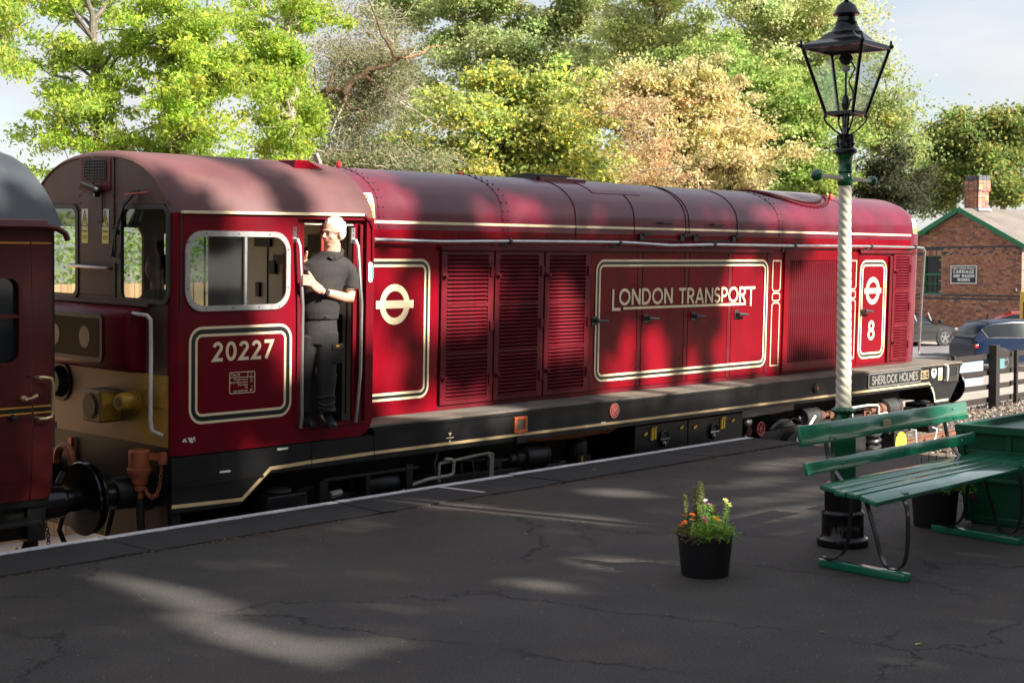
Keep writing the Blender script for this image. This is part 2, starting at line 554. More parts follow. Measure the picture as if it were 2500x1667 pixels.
# stroke lettering (unit cap height), returns (width, [polylines])
def glyph(ch):
    h = 0.5
    O = lambda w: [arc(w / 2, h, w / 2, h, 90, 450, 28)]
    g = {
        'L': (0.50, [[(0.06, 1), (0.06, 0.06), (0.50, 0.06)]]),
        'O': (0.98, [arc(0.49, h, 0.43, 0.44, 90, 450, 30)]),
        'N': (0.78, [[(0.07, 0), (0.07, 1)], [(0.09, 0.95), (0.69, 0.05)], [(0.71, 0), (0.71, 1)]]),
        'D': (0.80, [[(0.07, 0.06), (0.07, 0.94)], [(0.0, 0.94), (0.30, 0.94)] + arc(0.30, 0.5, 0.42, 0.44, 90, -90, 16)[1:] + [(0.0, 0.06)]]),
        'T': (0.66, [[(0, 0.94), (0.66, 0.94)], [(0.33, 0), (0.33, 0.9)]]),
        'R': (0.66, [[(0.07, 0), (0.07, 0.9)], [(0.0, 0.94), (0.30, 0.94)] + arc(0.30, 0.70, 0.27, 0.24, 90, -90, 12)[1:] + [(0.07, 0.46)], [(0.30, 0.46), (0.62, 0)]]),
        'A': (0.80, [[(0.05, 0), (0.39, 0.98)], [(0.41, 0.98), (0.75, 0)], [(0.17, 0.30), (0.63, 0.30)]]),
        'S': (0.58, [arc(0.29, 0.72, 0.22, 0.22, 25, 270, 14) + arc(0.29, 0.28, 0.24, 0.22, 90, -155, 14)[1:]]),
        'P': (0.60, [[(0.07, 0), (0.07, 0.9)], [(0.0, 0.94), (0.28, 0.94)] + arc(0.28, 0.68, 0.27, 0.26, 90, -90, 12)[1:] + [(0.07, 0.42)]]),
        'H': (0.74, [[(0.07, 0), (0.07, 1)], [(0.67, 0), (0.67, 1)], [(0.09, 0.52), (0.65, 0.52)]]),
        'E': (0.54, [[(0.54, 0.94), (0.07, 0.94), (0.07, 0.06), (0.54, 0.06)], [(0.09, 0.52), (0.48, 0.52)]]),
        'C': (0.78, [arc(0.47, 0.5, 0.41, 0.44, 50, 310, 22)]),
        'K': (0.68, [[(0.07, 0), (0.07, 1)], [(0.62, 1), (0.12, 0.44)], [(0.26, 0.56), (0.66, 0)]]),
        'M': (0.92, [[(0.07, 0), (0.07, 1)], [(0.09, 0.95), (0.46, 0.30), (0.83, 0.95)], [(0.85, 0), (0.85, 1)]]),
        'I': (0.14, [[(0.07, 0), (0.07, 1)]]),
        'G': (0.84, [arc(0.46, 0.5, 0.41, 0.44, 48, 345, 22), [(0.50, 0.42), (0.84, 0.42)], [(0.80, 0.40), (0.80, 0.12)]]),
        'W': (1.05, [[(0.04, 1), (0.28, 0.04)], [(0.28, 0.04), (0.52, 0.98)], [(0.52, 0.98), (0.77, 0.04)], [(0.77, 0.04), (1.01, 1)]]),
        'Y': (0.72, [[(0.05, 1), (0.36, 0.45)], [(0.67, 1), (0.36, 0.45)], [(0.36, 0), (0.36, 0.46)]]),
        '2': (0.56, [arc(0.27, 0.71, 0.21, 0.23, 170, -20, 14) + [(0.05, 0.06), (0.56, 0.06)]]),
        '0': (0.60, [arc(0.30, 0.5, 0.24, 0.44, 90, 450, 28)]),
        '7': (0.54, [[(0.0, 0.94), (0.50, 0.94), (0.10, 0)]]),
        '8': (0.58, [arc(0.29, 0.74, 0.19, 0.20, 90, 450, 22), arc(0.29, 0.28, 0.23, 0.22, 90, 450, 22)]),
    }
    return g[ch]
def word(s_, text, x0, x1, z0, h, t, a0, a1, axis='Y', flip=False, slope=0.0, gapf=0.16, spw=0.42):
    """stroke lettering fitted between x0 and x1, cap height h, baseline z0"""
    tot = 0; items = []
    for ch in text:
        if ch == ' ': tot += spw; continue
        w, st = glyph(ch)
        items.append((tot, w, st)); tot += w + gapf
    tot -= gapf
    k = (x1 - x0) / tot
    for i, (o, w, st) in enumerate(items):
        for j, pl in enumerate(st):
            pts = [(x0 + (o + p[0]) * k, z0 + p[1] * h + slope * (x0 + (o + p[0]) * k - x0)) for p in pl]
            e = 0.0003 * j * (-1 if a1 < a0 else 1)
            s_.strip(pts, t, a0, a1 + e, axis)
    return s_

def text_obj(name, body, size, m, loc, rot, parent=None, align='CENTER', extrude=0.0008, xs=1.0):
    cu = bpy.data.curves.new(name, 'FONT')
    cu.body = body; cu.size = size; cu.align_x = align; cu.align_y = 'CENTER'; cu.extrude = extrude
    cu.resolution_u = 3
    tmp = bpy.data.objects.new(name, cu)
    col.objects.link(tmp)
    me = bpy.data.meshes.new_from_object(tmp)
    bpy.data.objects.remove(tmp)
    me.materials.clear(); me.materials.append(MATS[m])
    o = link_mesh(name, me, parent)
    o.location = loc; o.rotation_euler = rot; o.scale = (xs, 1, 1)
    return o

def copy_tree(o, parent=None):
    c = o.copy(); col.objects.link(c); c.parent = parent
    for ch in list(o.children): copy_tree(ch, c)
    return c

def remeshed(mb, name, m, parent, voxel=0.008, smooth_it=3, subs=0):
    """fuse closed, overlapping pieces into one continuous skin"""
    me = bpy.data.meshes.new(name)
    me.from_pydata([tuple(v) for v in mb.v], [], mb.f)
    bm = bmesh.new(); bm.from_mesh(me); bmesh.ops.recalc_face_normals(bm, faces=bm.faces); bm.to_mesh(me); bm.free()
    tmp = bpy.data.objects.new(name + '_tmp', me)
    col.objects.link(tmp)
    md = tmp.modifiers.new('r', 'REMESH'); md.mode = 'VOXEL'; md.voxel_size = voxel; md.use_smooth_shade = True
    sm = tmp.modifiers.new('s', 'SMOOTH'); sm.iterations = smooth_it; sm.factor = 0.5
    dg = bpy.context.evaluated_depsgraph_get()
    ev = tmp.evaluated_get(dg)
    out = bpy.data.meshes.new_from_object(ev)
    bpy.data.objects.remove(tmp)
    out.materials.clear(); out.materials.append(MATS[m])
    out.polygons.foreach_set('use_smooth', [True] * len(out.polygons))
    return link_mesh(name, out, parent)
# ================================================================== GROUND
def noise_node(nt, scale, detail=4, rough=0.5, vec=None, dist=0.0):
    n = nt.nodes.new('ShaderNodeTexNoise')
    n.inputs['Scale'].default_value = scale; n.inputs['Detail'].default_value = detail
    n.inputs['Roughness'].default_value = rough; n.inputs['Distortion'].default_value = dist
    if vec is not None: nt.links.new(vec, n.inputs['Vector'])
    return n
def ramp_node(nt, sock, stops):
    r_ = nt.nodes.new('ShaderNodeValToRGB')
    e = r_.color_ramp.elements
    while len(e) < len(stops): e.new(0.5)
    for i, (p, c) in enumerate(stops):
        e[i].position = p; e[i].color = (*c, 1)
    nt.links.new(sock, r_.inputs[0])
    return r_
def mix_node(nt, a, b, f=None, fac=0.5, mode='MIX'):
    x = nt.nodes.new('ShaderNodeMixRGB'); x.blend_type = mode
    x.inputs[0].default_value = fac
    if f is not None: nt.links.new(f, x.inputs[0])
    for i, q in ((1, a), (2, b)):
        if isinstance(q, tuple): x.inputs[i].default_value = (*q, 1)
        else: nt.links.new(q, x.inputs[i])
    return x

def asphalt(name, dark, light, brown, crack=True, speck=0.5):
    m = bpy.data.materials.new(name); m.use_nodes = True
    nt = m.node_tree; b = nt.nodes['Principled BSDF']
    t = nt.nodes.new('ShaderNodeTexCoord'); v = t.outputs['Object']
    big = noise_node(nt, 0.9, 8, 0.68, v)
    c1 = ramp_node(nt, big.outputs[0], [(0.3, dark), (0.7, light)])
    br = noise_node(nt, 0.8, 4, 0.6, v, 0.4)
    bf = ramp_node(nt, br.outputs[0], [(0.52, (0, 0, 0)), (0.72, (0.55,) * 3)])
    c2 = mix_node(nt, c1.outputs[0], brown, bf.outputs[0])
    fine = noise_node(nt, 75, 5, 0.85, v)
    ff = ramp_node(nt, fine.outputs[0], [(0.36, (0.45,) * 3), (0.5, (1,) * 3), (0.64, (1 + speck,) * 3)])
    c3 = mix_node(nt, c2.outputs[0], ff.outputs[0], fac=1.0, mode='MULTIPLY')
    vz = nt.nodes.new('ShaderNodeTexVoronoi'); vz.inputs['Scale'].default_value = 150
    nt.links.new(v, vz.inputs['Vector'])
    sp = ramp_node(nt, vz.outputs['Distance'], [(0.0, (1,) * 3), (0.16, (0,) * 3)])
    spn = noise_node(nt, 30, 2, 0.5, v)
    spm = ramp_node(nt, spn.outputs[0], [(0.55, (0,) * 3), (0.68, (0.8,) * 3)])
    spf = mix_node(nt, sp.outputs[0], spm.outputs[0], fac=1.0, mode='MULTIPLY')
    c4 = mix_node(nt, c3.outputs[0], (0.28, 0.26, 0.23), spf.outputs[0])
    last = c4.outputs[0]
    hsock = fine.outputs[0]
    if crack:
        wv = noise_node(nt, 1.6, 6, 0.65, v)
        va = nt.nodes.new('ShaderNodeVectorMath'); va.operation = 'MULTIPLY_ADD'
        nt.links.new(wv.outputs['Color'], va.inputs[0]); va.inputs[1].default_value = (0.9, 0.9, 0); nt.links.new(v, va.inputs[2])
        vc = nt.nodes.new('ShaderNodeTexVoronoi'); vc.feature = 'DISTANCE_TO_EDGE'; vc.inputs['Scale'].default_value = 0.42
        nt.links.new(va.outputs[0], vc.inputs['Vector'])
        cf = ramp_node(nt, vc.outputs['Distance'], [(0.0, (1.0,) * 3), (0.006, (0.0,) * 3)])
        cg = noise_node(nt, 0.9, 3, 0.5, v)
        cgm = ramp_node(nt, cg.outputs[0], [(0.36, (0,) * 3), (0.48, (1,) * 3)])
        cfm = mix_node(nt, cf.outputs[0], cgm.outputs[0], fac=1.0, mode='MULTIPLY')
        c5 = mix_node(nt, last, (0.006, 0.005, 0.005), cfm.outputs[0])
        last = c5.outputs[0]
    nt.links.new(last, b.inputs['Base Color'])
    b.inputs['Roughness'].default_value = 0.82
    b.inputs['Specular IOR Level'].default_value = 0.35
    bp = nt.nodes.new('ShaderNodeBump'); bp.inputs['Strength'].default_value = 0.55; bp.inputs['Distance'].default_value = 0.006
    nt.links.new(hsock, bp.inputs['Height'])
    nt.links.new(bp.outputs[0], b.inputs['Normal'])
    MATS[name] = m
asphalt('asphalt', (0.034, 0.031, 0.029), (0.062, 0.057, 0.053), (0.080, 0.060, 0.050), speck=0.8)
asphalt('slab_asphalt', (0.030, 0.030, 0.030), (0.048, 0.048, 0.048), (0.050, 0.048, 0.045), crack=False)
asphalt('tarmac_pale', (0.27, 0.245, 0.22), (0.38, 0.34, 0.305), (0.26, 0.22, 0.18), crack=False, speck=0.2)

def line_paint():
    m = bpy.data.materials.new('line_paint'); m.use_nodes = True
    nt = m.node_tree; b = nt.nodes['Principled BSDF']
    t = nt.nodes.new('ShaderNodeTexCoord')
    n = noise_node(nt, 22, 6, 0.7, t.outputs['Object'])
    c = ramp_node(nt, n.outputs[0], [(0.26, (0.16, 0.16, 0.16)), (0.38, (0.50, 0.50, 0.51)), (0.6, (0.72, 0.72, 0.73))])
    nt.links.new(c.outputs[0], b.inputs['Base Color']); b.inputs['Roughness'].default_value = 0.7
    MATS['line_paint'] = m
line_paint()

GZ = -1.36
g = MB(); g.box(-600, 900, -300, 1500, GZ - 0.5, GZ)
tag(g.build('ground', 'tarmac_pale'), kind='structure')

# platform body
EDGE_Y, IN_Y, END_X = 9.33, 8.635, 14.08
p = MB()
p.box(-30, END_X, -30, IN_Y, -1.3, 0.0)
p.box(-30, END_X - 0.02, IN_Y, EDGE_Y - 0.08, -1.3, -0.06)
platform = tag(p.build('platform', 'asphalt'), kind='structure')
p = MB(); p.box(-30, END_X - 0.03, EDGE_Y - 0.08, EDGE_Y - 0.03, -1.3, -0.06)
p.build('platform_wall', 'mortar', platform)
# coping slabs, each one a piece: inner/outer joint x positions read along the edge
joints_in = [-1.2, 0.4, 2.1, 3.95, 5.88, 7.99, 10.19, 12.47, 13.50, END_X]
joints_out = [-1.2, 0.42, 2.1, 3.97, 5.91, 8.09, 10.17, 12.42, 13.46, END_X]
for i in range(len(joints_in) - 1):
    a0, a1 = joints_in[i] + 0.012, joints_in[i + 1] - 0.012
    b0, b1 = joints_out[i] + 0.010, joints_out[i + 1] - 0.010
    n = 14
    wob = [random.uniform(-0.012, 0.012) for _ in range(n + 1)]
    dz = random.uniform(0.004, 0.016)
    inner = [(a0 + (a1 - a0) * k / n, IN_Y + 0.006 + wob[k]) for k in range(n + 1)]
    poly = inner + [(b1, EDGE_Y), (b0, EDGE_Y)]
    s_ = MB(); s_.plate(poly, [], -0.055, dz + 0.008, 'Z')
    sl_ = s_.build('coping_slab', 'slab_asphalt', platform, bevel=0.006, segs=1)
    ln = MB()
    m_ = 24
    lo = [(b0 + (b1 - b0) * k / m_, EDGE_Y - 0.098 + random.uniform(-0.006, 0.006)) for k in range(m_ + 1)]
    ln.plate(lo + [(b1 - 0.003, EDGE_Y - 0.004), (b0 + 0.003, EDGE_Y - 0.004)], [], dz + 0.009, dz + 0.0125, 'Z')
    ln.build('edge_line', 'line_paint', sl_)
    if b0 < 9.2 < b1:
        ln = MB(); ln.plate([(9.195, 9.225), (9.24, 9.225), (9.272, 8.74), (9.227, 8.74)], [], dz + 0.009, dz + 0.0125, 'Z')
        ln.build('tick_line', 'line_paint', sl_)
# pale chips of stone scattered over the asphalt
N = 5200
gx, gy = rng.uniform(1.5, 14.0, N), rng.uniform(1.0, 8.6, N)
V = []; F = []; T = []
for i in range(N):
    s0 = random.choice([0.0018, 0.0022, 0.003, 0.004])
    a = random.uniform(0, 6.28); u = Vector((math.cos(a), math.sin(a), 0)) * s0; w_ = Vector((-math.sin(a), math.cos(a), 0)) * s0 * 0.7
    c = Vector((gx[i], gy[i], 0.0)); k = len(V)
    V += [c - u, c - w_, c + u, c + w_, c + Vector((0, 0, s0 * 0.6))]; F += [(k, k + 1, k + 4), (k + 1, k + 2, k + 4), (k + 2, k + 3, k + 4), (k + 3, k, k + 4)]
    f_ = random.uniform(0.12, 0.45); T += [(f_, f_ * 0.95, f_ * 0.86)] * 4
CHIPS = (V, F, T)
# orange leaf debris and moss gathered in the joint behind the slabs
N = 2600
xs = rng.uniform(3.0, 13.9, N)
keep = (np.sin(xs * 3.1) + np.sin(xs * 7.7 + 1) + rng.normal(0, 0.8, N)) > 0.1
xs = xs[keep]; N = len(xs)
ys = IN_Y - 0.012 + rng.normal(0, 0.014, N) - np.abs(rng.normal(0, 0.008, N))
V = []; F = []; T = []
for i in range(N):
    s0 = random.uniform(0.003, 0.010)
    c = Vector((xs[i], ys[i], 0.004 + random.uniform(0, 0.006)))
    a = random.uniform(0, 6.28); t_ = random.uniform(-0.6, 0.6)
    u = Vector((math.cos(a), math.sin(a), t_ * 0.5)) * s0; w_ = Vector((-math.sin(a), math.cos(a), 0.3)) * s0 * 0.6
    k = len(V); V += [c - u, c + w_, c + u, c - w_]; F.append((k, k + 1, k + 2, k + 3))
    cc = random.choice([(0.35, 0.17, 0.07), (0.26, 0.15, 0.07), (0.42, 0.24, 0.10), (0.12, 0.11, 0.04), (0.20, 0.10, 0.05)])
    T.append(cc)
def tinted(name, V, F, T, m, parent=None):
    me = bpy.data.meshes.new(name)
    me.from_pydata([tuple(v) for v in V], [], F)
    at = me.attributes.new('tint', 'FLOAT_COLOR', 'FACE')
    arr = np.ones((len(F), 4), dtype=np.float32); arr[:, :3] = np.array(T, dtype=np.float32)
    at.data.foreach_set('color', arr.ravel())
    me.materials.append(MATS[m])
    return link_mesh(name, me, parent)
tag(tinted('leaf_debris', V, F, T, 'stone_mat'), 'orange brown crumbs of leaf and moss along the joint behind the coping slabs', 'debris', kind='stuff')
tag(tinted('stone_chips', *CHIPS, 'stone_mat'), 'pale stone chips scattered over the dark platform asphalt', 'stone chips', kind='stuff')
# a few fallen leaves lying singly on the platform
leaf_spots = [((6.9, 4.1), 'small green leaf fallen on the dark platform left of the flower tub', (0.12, 0.16, 0.04)),
              ((8.05, 7.2), 'pale yellow leaf lying on the platform near the painted tick', (0.40, 0.30, 0.10)),
              ((8.7, 7.2), 'tan leaf lying on the platform towards the coping slabs', (0.36, 0.24, 0.12)),
              ((7.0, 3.6), 'yellow leaf lying on the platform in front of the bench skid', (0.42, 0.33, 0.08)),
              ((10.9, 8.9), 'yellow leaf lying on a coping slab beside the battery boxes', (0.42, 0.36, 0.10))]
for (lx, ly), lb, cc in leaf_spots:
    a = random.uniform(0, 6.28)
    u = Vector((math.cos(a), math.sin(a), 0.1)); w_ = Vector((-math.sin(a), math.cos(a), 0))
    c = Vector((lx, ly, 0.024 if ly > 8.6 else 0.006))
    vs = [c - u * 0.028, c - u * 0.008 + w_ * 0.012 + Vector((0, 0, 0.004)), c + u * 0.024, c - u * 0.008 - w_ * 0.012 + Vector((0, 0, 0.004)), c + Vector((0, 0, 0.002))]
    tag(tinted('fallen_leaf', vs, [(0, 1, 4), (1, 2, 4), (2, 3, 4), (3, 0, 4)], [cc] * 4, 'stone_mat'), lb, 'leaf')

# track bed
def track_y(x): return 10.543 + (0.0026 * (x - 14) ** 2 if x > 14 else 0.0)
b_ = MB()
rows = []
for i in range(0, 70):
    x = -12 + i * 1.2
    yc = track_y(x)
    rows.append([(x, yc - 4.2 if x > 14.1 else yc - 1.3, -1.12), (x, yc - 1.25, -1.02), (x, yc, -0.985), (x, yc + 1.5, -0.965), (x, yc + 2.9, -1.06), (x, yc + 3.9, GZ - 0.02)])
b_.grid(rows)
asphalt('ballast_bed', (0.10, 0.085, 0.07), (0.17, 0.145, 0.12), (0.13, 0.09, 0.06), crack=False, speck=0.9)
ballast = tag(b_.build('track_bed', 'ballast_bed', smooth=True), kind='structure')
for side, yy, zz in (('near', -0.72, -0.842), ('far', 0.72, -0.798)):
    prof = [(-0.035, 0.0), (-0.035, -0.035), (-0.009, -0.045), (-0.009, -0.12), (-0.065, -0.135), (-0.065, -0.15), (0.065, -0.15), (0.065, -0.135), (0.009, -0.12), (0.009, -0.045), (0.035, -0.035), (0.035, 0.0)]
    rows = []
    for i in range(0, 86):
        x = -12 + i
        rows.append([(x, track_y(x) + yy + p[0], zz + p[1]) for p in prof])
    rb = MB(); rb.grid(rows, close=True)
    ro = tag(rb.build('rail', 'rust'), kind='structure')
    rb = MB(); rb.grid([[(x_, track_y(x_) + yy - 0.03, zz + 0.0015), (x_, track_y(x_) + yy + 0.03, zz + 0.0015)] for x_ in range(-12, 74)])
    rb.build('rail_head', 'steel', ro, fix=False)
slp = MB(); slp.box(-0.12, 0.12, -1.25, 1.25, -0.12, 0)
slp0 = None
for i in range(58):
    x = 13.0 + i * 0.68
    if slp0 is None:
        slp0 = slp.build('sleeper', 'sleeper', ballast, bevel=0.01); o = slp0
    else:
        o = slp0.copy(); col.objects.link(o)
    o.location = (x, track_y(x), -0.945); o.rotation_euler = (R(1.71), 0, random.uniform(-0.02, 0.02))
# chairs and red spring clips beside the far rail
for i in range(30):
    x = 16.0 + i * 0.68
    c = MB(); c.box(-0.08, 0.08, -0.17, 0.17, 0, 0.035)
    c.tube([(0.0, 0.09, 0.03), (0.02, 0.11, 0.085), (0.0, 0.15, 0.10), (-0.03, 0.16, 0.06), (-0.02, 0.12, 0.03)], 0.012, 6)
    c.tube([(0.0, -0.09, 0.03), (0.02, -0.11, 0.085), (0.0, -0.15, 0.10), (-0.03, -0.16, 0.06), (-0.02, -0.12, 0.03)], 0.012, 6)
    o = c.build('rail_chair', 'rust', ballast); o.location = (x, track_y(x) + 0.72, -0.945)
# ballast stones
def stones(n, xr, yr, zf, smin, smax, pal):
    base = np.array([(1, 0, 0), (-1, 0, 0), (0, 1, 0), (0, -1, 0), (0, 0, 1), (0, 0, -1)], dtype=np.float64)
    tri = np.array([(0, 2, 4), (2, 1, 4), (1, 3, 4), (3, 0, 4), (2, 0, 5), (1, 2, 5), (3, 1, 5), (0, 3, 5)])
    x = rng.uniform(*xr, n); y = rng.uniform(*yr, n)
    s0 = rng.uniform(smin, smax, n)
    V = np.zeros((n, 6, 3))
    for i in range(n):
        q = Quaternion((random.gauss(0, 1), random.gauss(0, 1), random.gauss(0, 1), random.gauss(0, 1))).normalized().to_matrix()
        M_ = np.array(q)
        sc = s0[i] * np.array([random.uniform(0.7, 1.3), random.uniform(0.6, 1.1), random.uniform(0.5, 0.9)])
        V[i] = (base * sc * rng.uniform(0.75, 1.2, (6, 1))) @ M_.T + np.array([x[i], y[i], zf(x[i], y[i])])
    F = (tri[None] + 6 * np.arange(n)[:, None, None]).reshape(-1, 3)
    cols = np.array(pal)[rng.integers(0, len(pal), n)] * rng.uniform(0.6, 1.3, (n, 1))
    T = np.repeat(cols, 8, axis=0)
    return V.reshape(-1, 3), F, T
def bedz(x, y):
    d = y - track_y(x)
    return float(np.interp(d, [-4.2, -1.25, 0, 1.5, 2.9, 3.9], [-1.12, -1.02, -0.985, -0.965, -1.06, GZ]))
V, F, T = stones(11000, (13.9, 34), (6.4, 14.2), lambda x, y: bedz(x, y) + random.uniform(0, 0.03), 0.022, 0.045, [(0.30, 0.26, 0.22), (0.20, 0.17, 0.15), (0.12, 0.10, 0.09), (0.38, 0.33, 0.27), (0.17, 0.11, 0.07)])
tag(tinted('ballast_stones', V, [tuple(f) for f in F], T, 'stone_mat'), 'grey and brown broken stone ballast around the rails beyond the platform end', 'ballast', kind='stuff')

# ------------------------------------------------------------------ post and rail fence beyond the track
FY = 13.55
def fence(y0, xs_, thick):
    r0 = empty('rail_fence', (xs_[0], y0, GZ))
    tag(r0, 'dark brown wooden post and rail fence beyond the track end', 'fence')
    for i, x in enumerate(xs_):
        big = i in thick
        w = 0.085 if big else 0.038
        top = 0.27 if big else 0.13
        pb = MB(); pb.box(-w, w, -w, w, 0, top - GZ)
        o = pb.build('fence_post', 'fence_brown', r0, bevel=0.006)
        o.location = (x - xs_[0], -0.02, 0)
    for zi, z in enumerate((0.03, -0.29, -0.57, -0.85)):
        for i in range(0, len(xs_) - 1, 2):
            xa, xb = xs_[i], xs_[min(i + 2, len(xs_) - 1)]
            pb = MB(); pb.box(0, xb - xa - 0.01, 0.085, 0.12, -0.052, 0.052)
            o = pb.build('fence_rail', 'fence_brown', r0, bevel=0.004)
            o.location = (xa - xs_[0], 0, z - GZ + random.uniform(-0.012, 0.012)); o.rotation_euler = (0, random.uniform(-0.006, 0.006), 0)
    return r0
fx = [20.9, 22.1, 23.3, 24.5, 25.35, 26.5, 27.63, 29.44, 30.47, 31.9, 33.2, 34.5, 35.8, 37.1, 38.4]
fence(FY, fx, {1, 4, 7, 11})
s_ = MB(); s_.box(0, 1.12, 0, 0.02, 0, 0.60)
o = tag(s_.build('backing_board', 'sheet_blue'), 'pale blue board fixed behind the fence next to its thick post', 'board'); o.location = (28.13, FY + 0.13, -0.62)
s_ = MB(); s_.box(0, 0.62, 0, 0.02, 0, 0.56)
o = tag(s_.build('backing_board', 'sheet_blue'), 'narrower pale blue board behind the fence beside the locomotive buffer', 'board'); o.location = (26.62, FY + 0.13, -0.60)
s_ = MB(); s_.box(0, 0.62, 0, 0.02, 0, 0.30)
o = tag(s_.build('backing_board', 'sheet_teal'), 'small teal board behind the fence right of the thick post', 'board'); o.location = (29.62, FY + 0.13, -0.27)
# brown lineside post at the right edge
s_ = MB(); s_.box(-0.055, 0.055, -0.055, 0.055, 0, 1.35)
o = tag(s_.build('lineside_post', 'fence_brown', bevel=0.006), 'reddish brown wooden post standing by the track at the right edge', 'post'); o.location = (19.0, 8.1, -1.12)

# timber boundary fence on the far side of the line, seen through the cab windows
bf = tag(empty('board_fence', (-8, 16.5, GZ)), 'tan close boarded fence on the far side of the line seen through the cab windows', 'fence')
for i in range(150):
    pb = MB(); pb.box(0, 0.142, 0, 0.02, 0, 3.05 + random.uniform(-0.02, 0.02))
    if i == 0: b0 = pb.build('board', 'wood_board', bf); o = b0
    else:
        o = b0.copy(); col.objects.link(o)
    o.location = (i * 0.15, random.uniform(0, 0.012), 0)
for z in (0.5, 1.6, 2.7):
    pb = MB(); pb.box(0, 22.5, -0.06, 0.0, z, z + 0.09); pb.build('rail', 'wood_board', bf)
# ================================================================== LOCOMOTIVE
# local frame: X along the engine from the cab end, Y across (near side negative), Z above the rails
CANT = R(1.71)
loco = empty('diesel_locomotive', (6.66, 10.543, -0.817), (CANT, 0, 0))
tag(loco, 'crimson single cab diesel locomotive lettered London Transport standing at the platform', 'locomotive')
HW = 1.0; BW = 0.62
A = -HW; B = -BW
WALK = 1.425
# ---- underframe
u = MB()
outer = [(0.0, 1.335), (2.05, 1.335), (2.05, 1.40), (12.975, 1.40), (12.90, 1.155), (12.62, 0.86), (12.27, 0.865), (12.20, 1.0), (12.06, 1.135), (0.93, 1.125), (0.64, 0.91), (0.0, 0.915)]
u.plate(outer, [], A, A + 0.03, 'Y')
u.plate(outer, [], -A - 0.03, -A, 'Y')
side = u.build('underframe_side', 'solebar_black', loco)
u = MB(); u.box(0.02, 12.9, A + 0.03, -A - 0.03, 1.16, 1.34)
u.box(0.02, 0.10, A + 0.03, -A - 0.03, 0.62, 1.34); u.box(12.78, 12.84, -0.9, 0.9, 0.85, 1.2)
u.box(0.5, 12.5, -0.34, 0.34, 0.6, 1.16)
u.build('main_frame', 'grime_black', loco)
u = MB(); u.box(1.99, 13.0, A - 0.008, -A + 0.008, 1.40, WALK)
u.build('walkway', 'walkway', loco, bevel=0.006)
u = MB(); u.box(2.02, 12.99, A - 0.012, A - 0.001, 1.375, 1.399); u.build('walkway_lip', 'solebar_black', loco)
# moulding, joints and lining
u = MB(); u.box(0.0, 0.86, A - 0.012, A, 1.105, 1.122)
u.plate([(12.06, 1.15), (12.90, 1.17), (12.90, 1.152), (12.06, 1.132)], [], A - 0.012, A, 'Y')
u.build('moulding', 'solebar_black', loco)
def lining(name, path, w, y, m, parent, closed=False, th=0.002):
    s_ = MB(); s_.strip(path, w, y - th, y - 0.0005, 'Y', closed); return s_.build(name, m, parent)
lining('gold_line', [(0.0, 0.968), (0.655, 0.950), (0.935, 1.165), (1.36, 1.176)], 0.028, A, 'gold_line', loco)
lining('gold_line', [(1.365, 1.176), (2.05, 1.185)], 0.028, A, 'gold_line', loco)
lining('gold_line', [(2.055, 1.185), (6.5, 1.182), (12.05, 1.180), (12.06, 1.17)], 0.026, A, 'gold_line', loco)
lining('gold_line', [(12.07, 1.165), (12.15, 1.10), (12.205, 1.02), (12.235, 0.925), (12.62, 0.925)], 0.026, A, 'cream', loco)
s_ = MB()
for x in (1.36, 2.05):
    s_ = MB(); s_.box(x - 0.003, x + 0.003, A - 0.003, A - 0.0005, 1.14, 1.33); s_.build('joint', 'void_black', loco)
s_ = MB()
for x, z, w in ((1.0, 1.303, 0.11), (0.44, 1.178, 0.10), (5.10, 1.19, 0.07), (2.0, 1.24, 0.0)):
    if w:
        s_ = MB(); s_.box(x, x + w, A - 0.004, A, z, z + 0.016); s_.build('label', 'pale_label', loco)
def lift_mark(x, z):
    s_ = MB()
    s_.box(x - 0.045, x + 0.045, A - 0.003, A - 0.0005, z - 0.004, z + 0.004)
    s_.plate([(x - 0.02, z + 0.045), (x + 0.02, z + 0.045), (x, z + 0.015)], [], A - 0.003, A - 0.0005)
    s_.plate([(x - 0.02, z - 0.045), (x, z - 0.015), (x + 0.02, z - 0.045)], [], A - 0.003, A - 0.0005)
    s_.build('lifting_mark', 'cream', loco)
lift_mark(2.96, 1.235); lift_mark(9.85, 1.225)
# orange framed gauge
s_ = MB(); s_.plate(rrect(3.80, 3.98, 1.205, 1.355, 0.008), [rrect(3.832, 3.95, 1.232, 1.33, 0.006)], A - 0.02, A, 'Y')
fr = s_.build('gauge_frame', 'orange_paint', loco)
s_ = MB(); s_.box(3.835, 3.947, A - 0.008, A, 1.234, 1.328); s_.build('gauge_plate', 'walkway', fr)
s_ = MB(); s_.box(3.83, 3.95, A - 0.03, A - 0.002, 1.11, 1.175); s_.build('bracket', 'grime_black', loco)
# round red crest plaque
s_ = MB(); s_.plate(circ(5.30, 1.307, 0.078), [], A - 0.012, A); pq = s_.build('round_plaque', 'red_paint', loco)
s_ = MB(); s_.strip(circ(5.30, 1.307, 0.070), 0.010, A - 0.015, A - 0.0125, closed=True); s_.strip(circ(5.30, 1.307, 0.044), 0.008, A - 0.015, A - 0.0125, closed=True)
s_.bar((5.262, A - 0.0145, 1.275), (5.338, A - 0.0145, 1.34), 0.012, 0.003, (0, 1, 0)); s_.bar((5.262, A - 0.015, 1.34), (5.338, A - 0.015, 1.275), 0.012, 0.003, (0, 1, 0))
s_.build('crest', 'crest_line', pq)
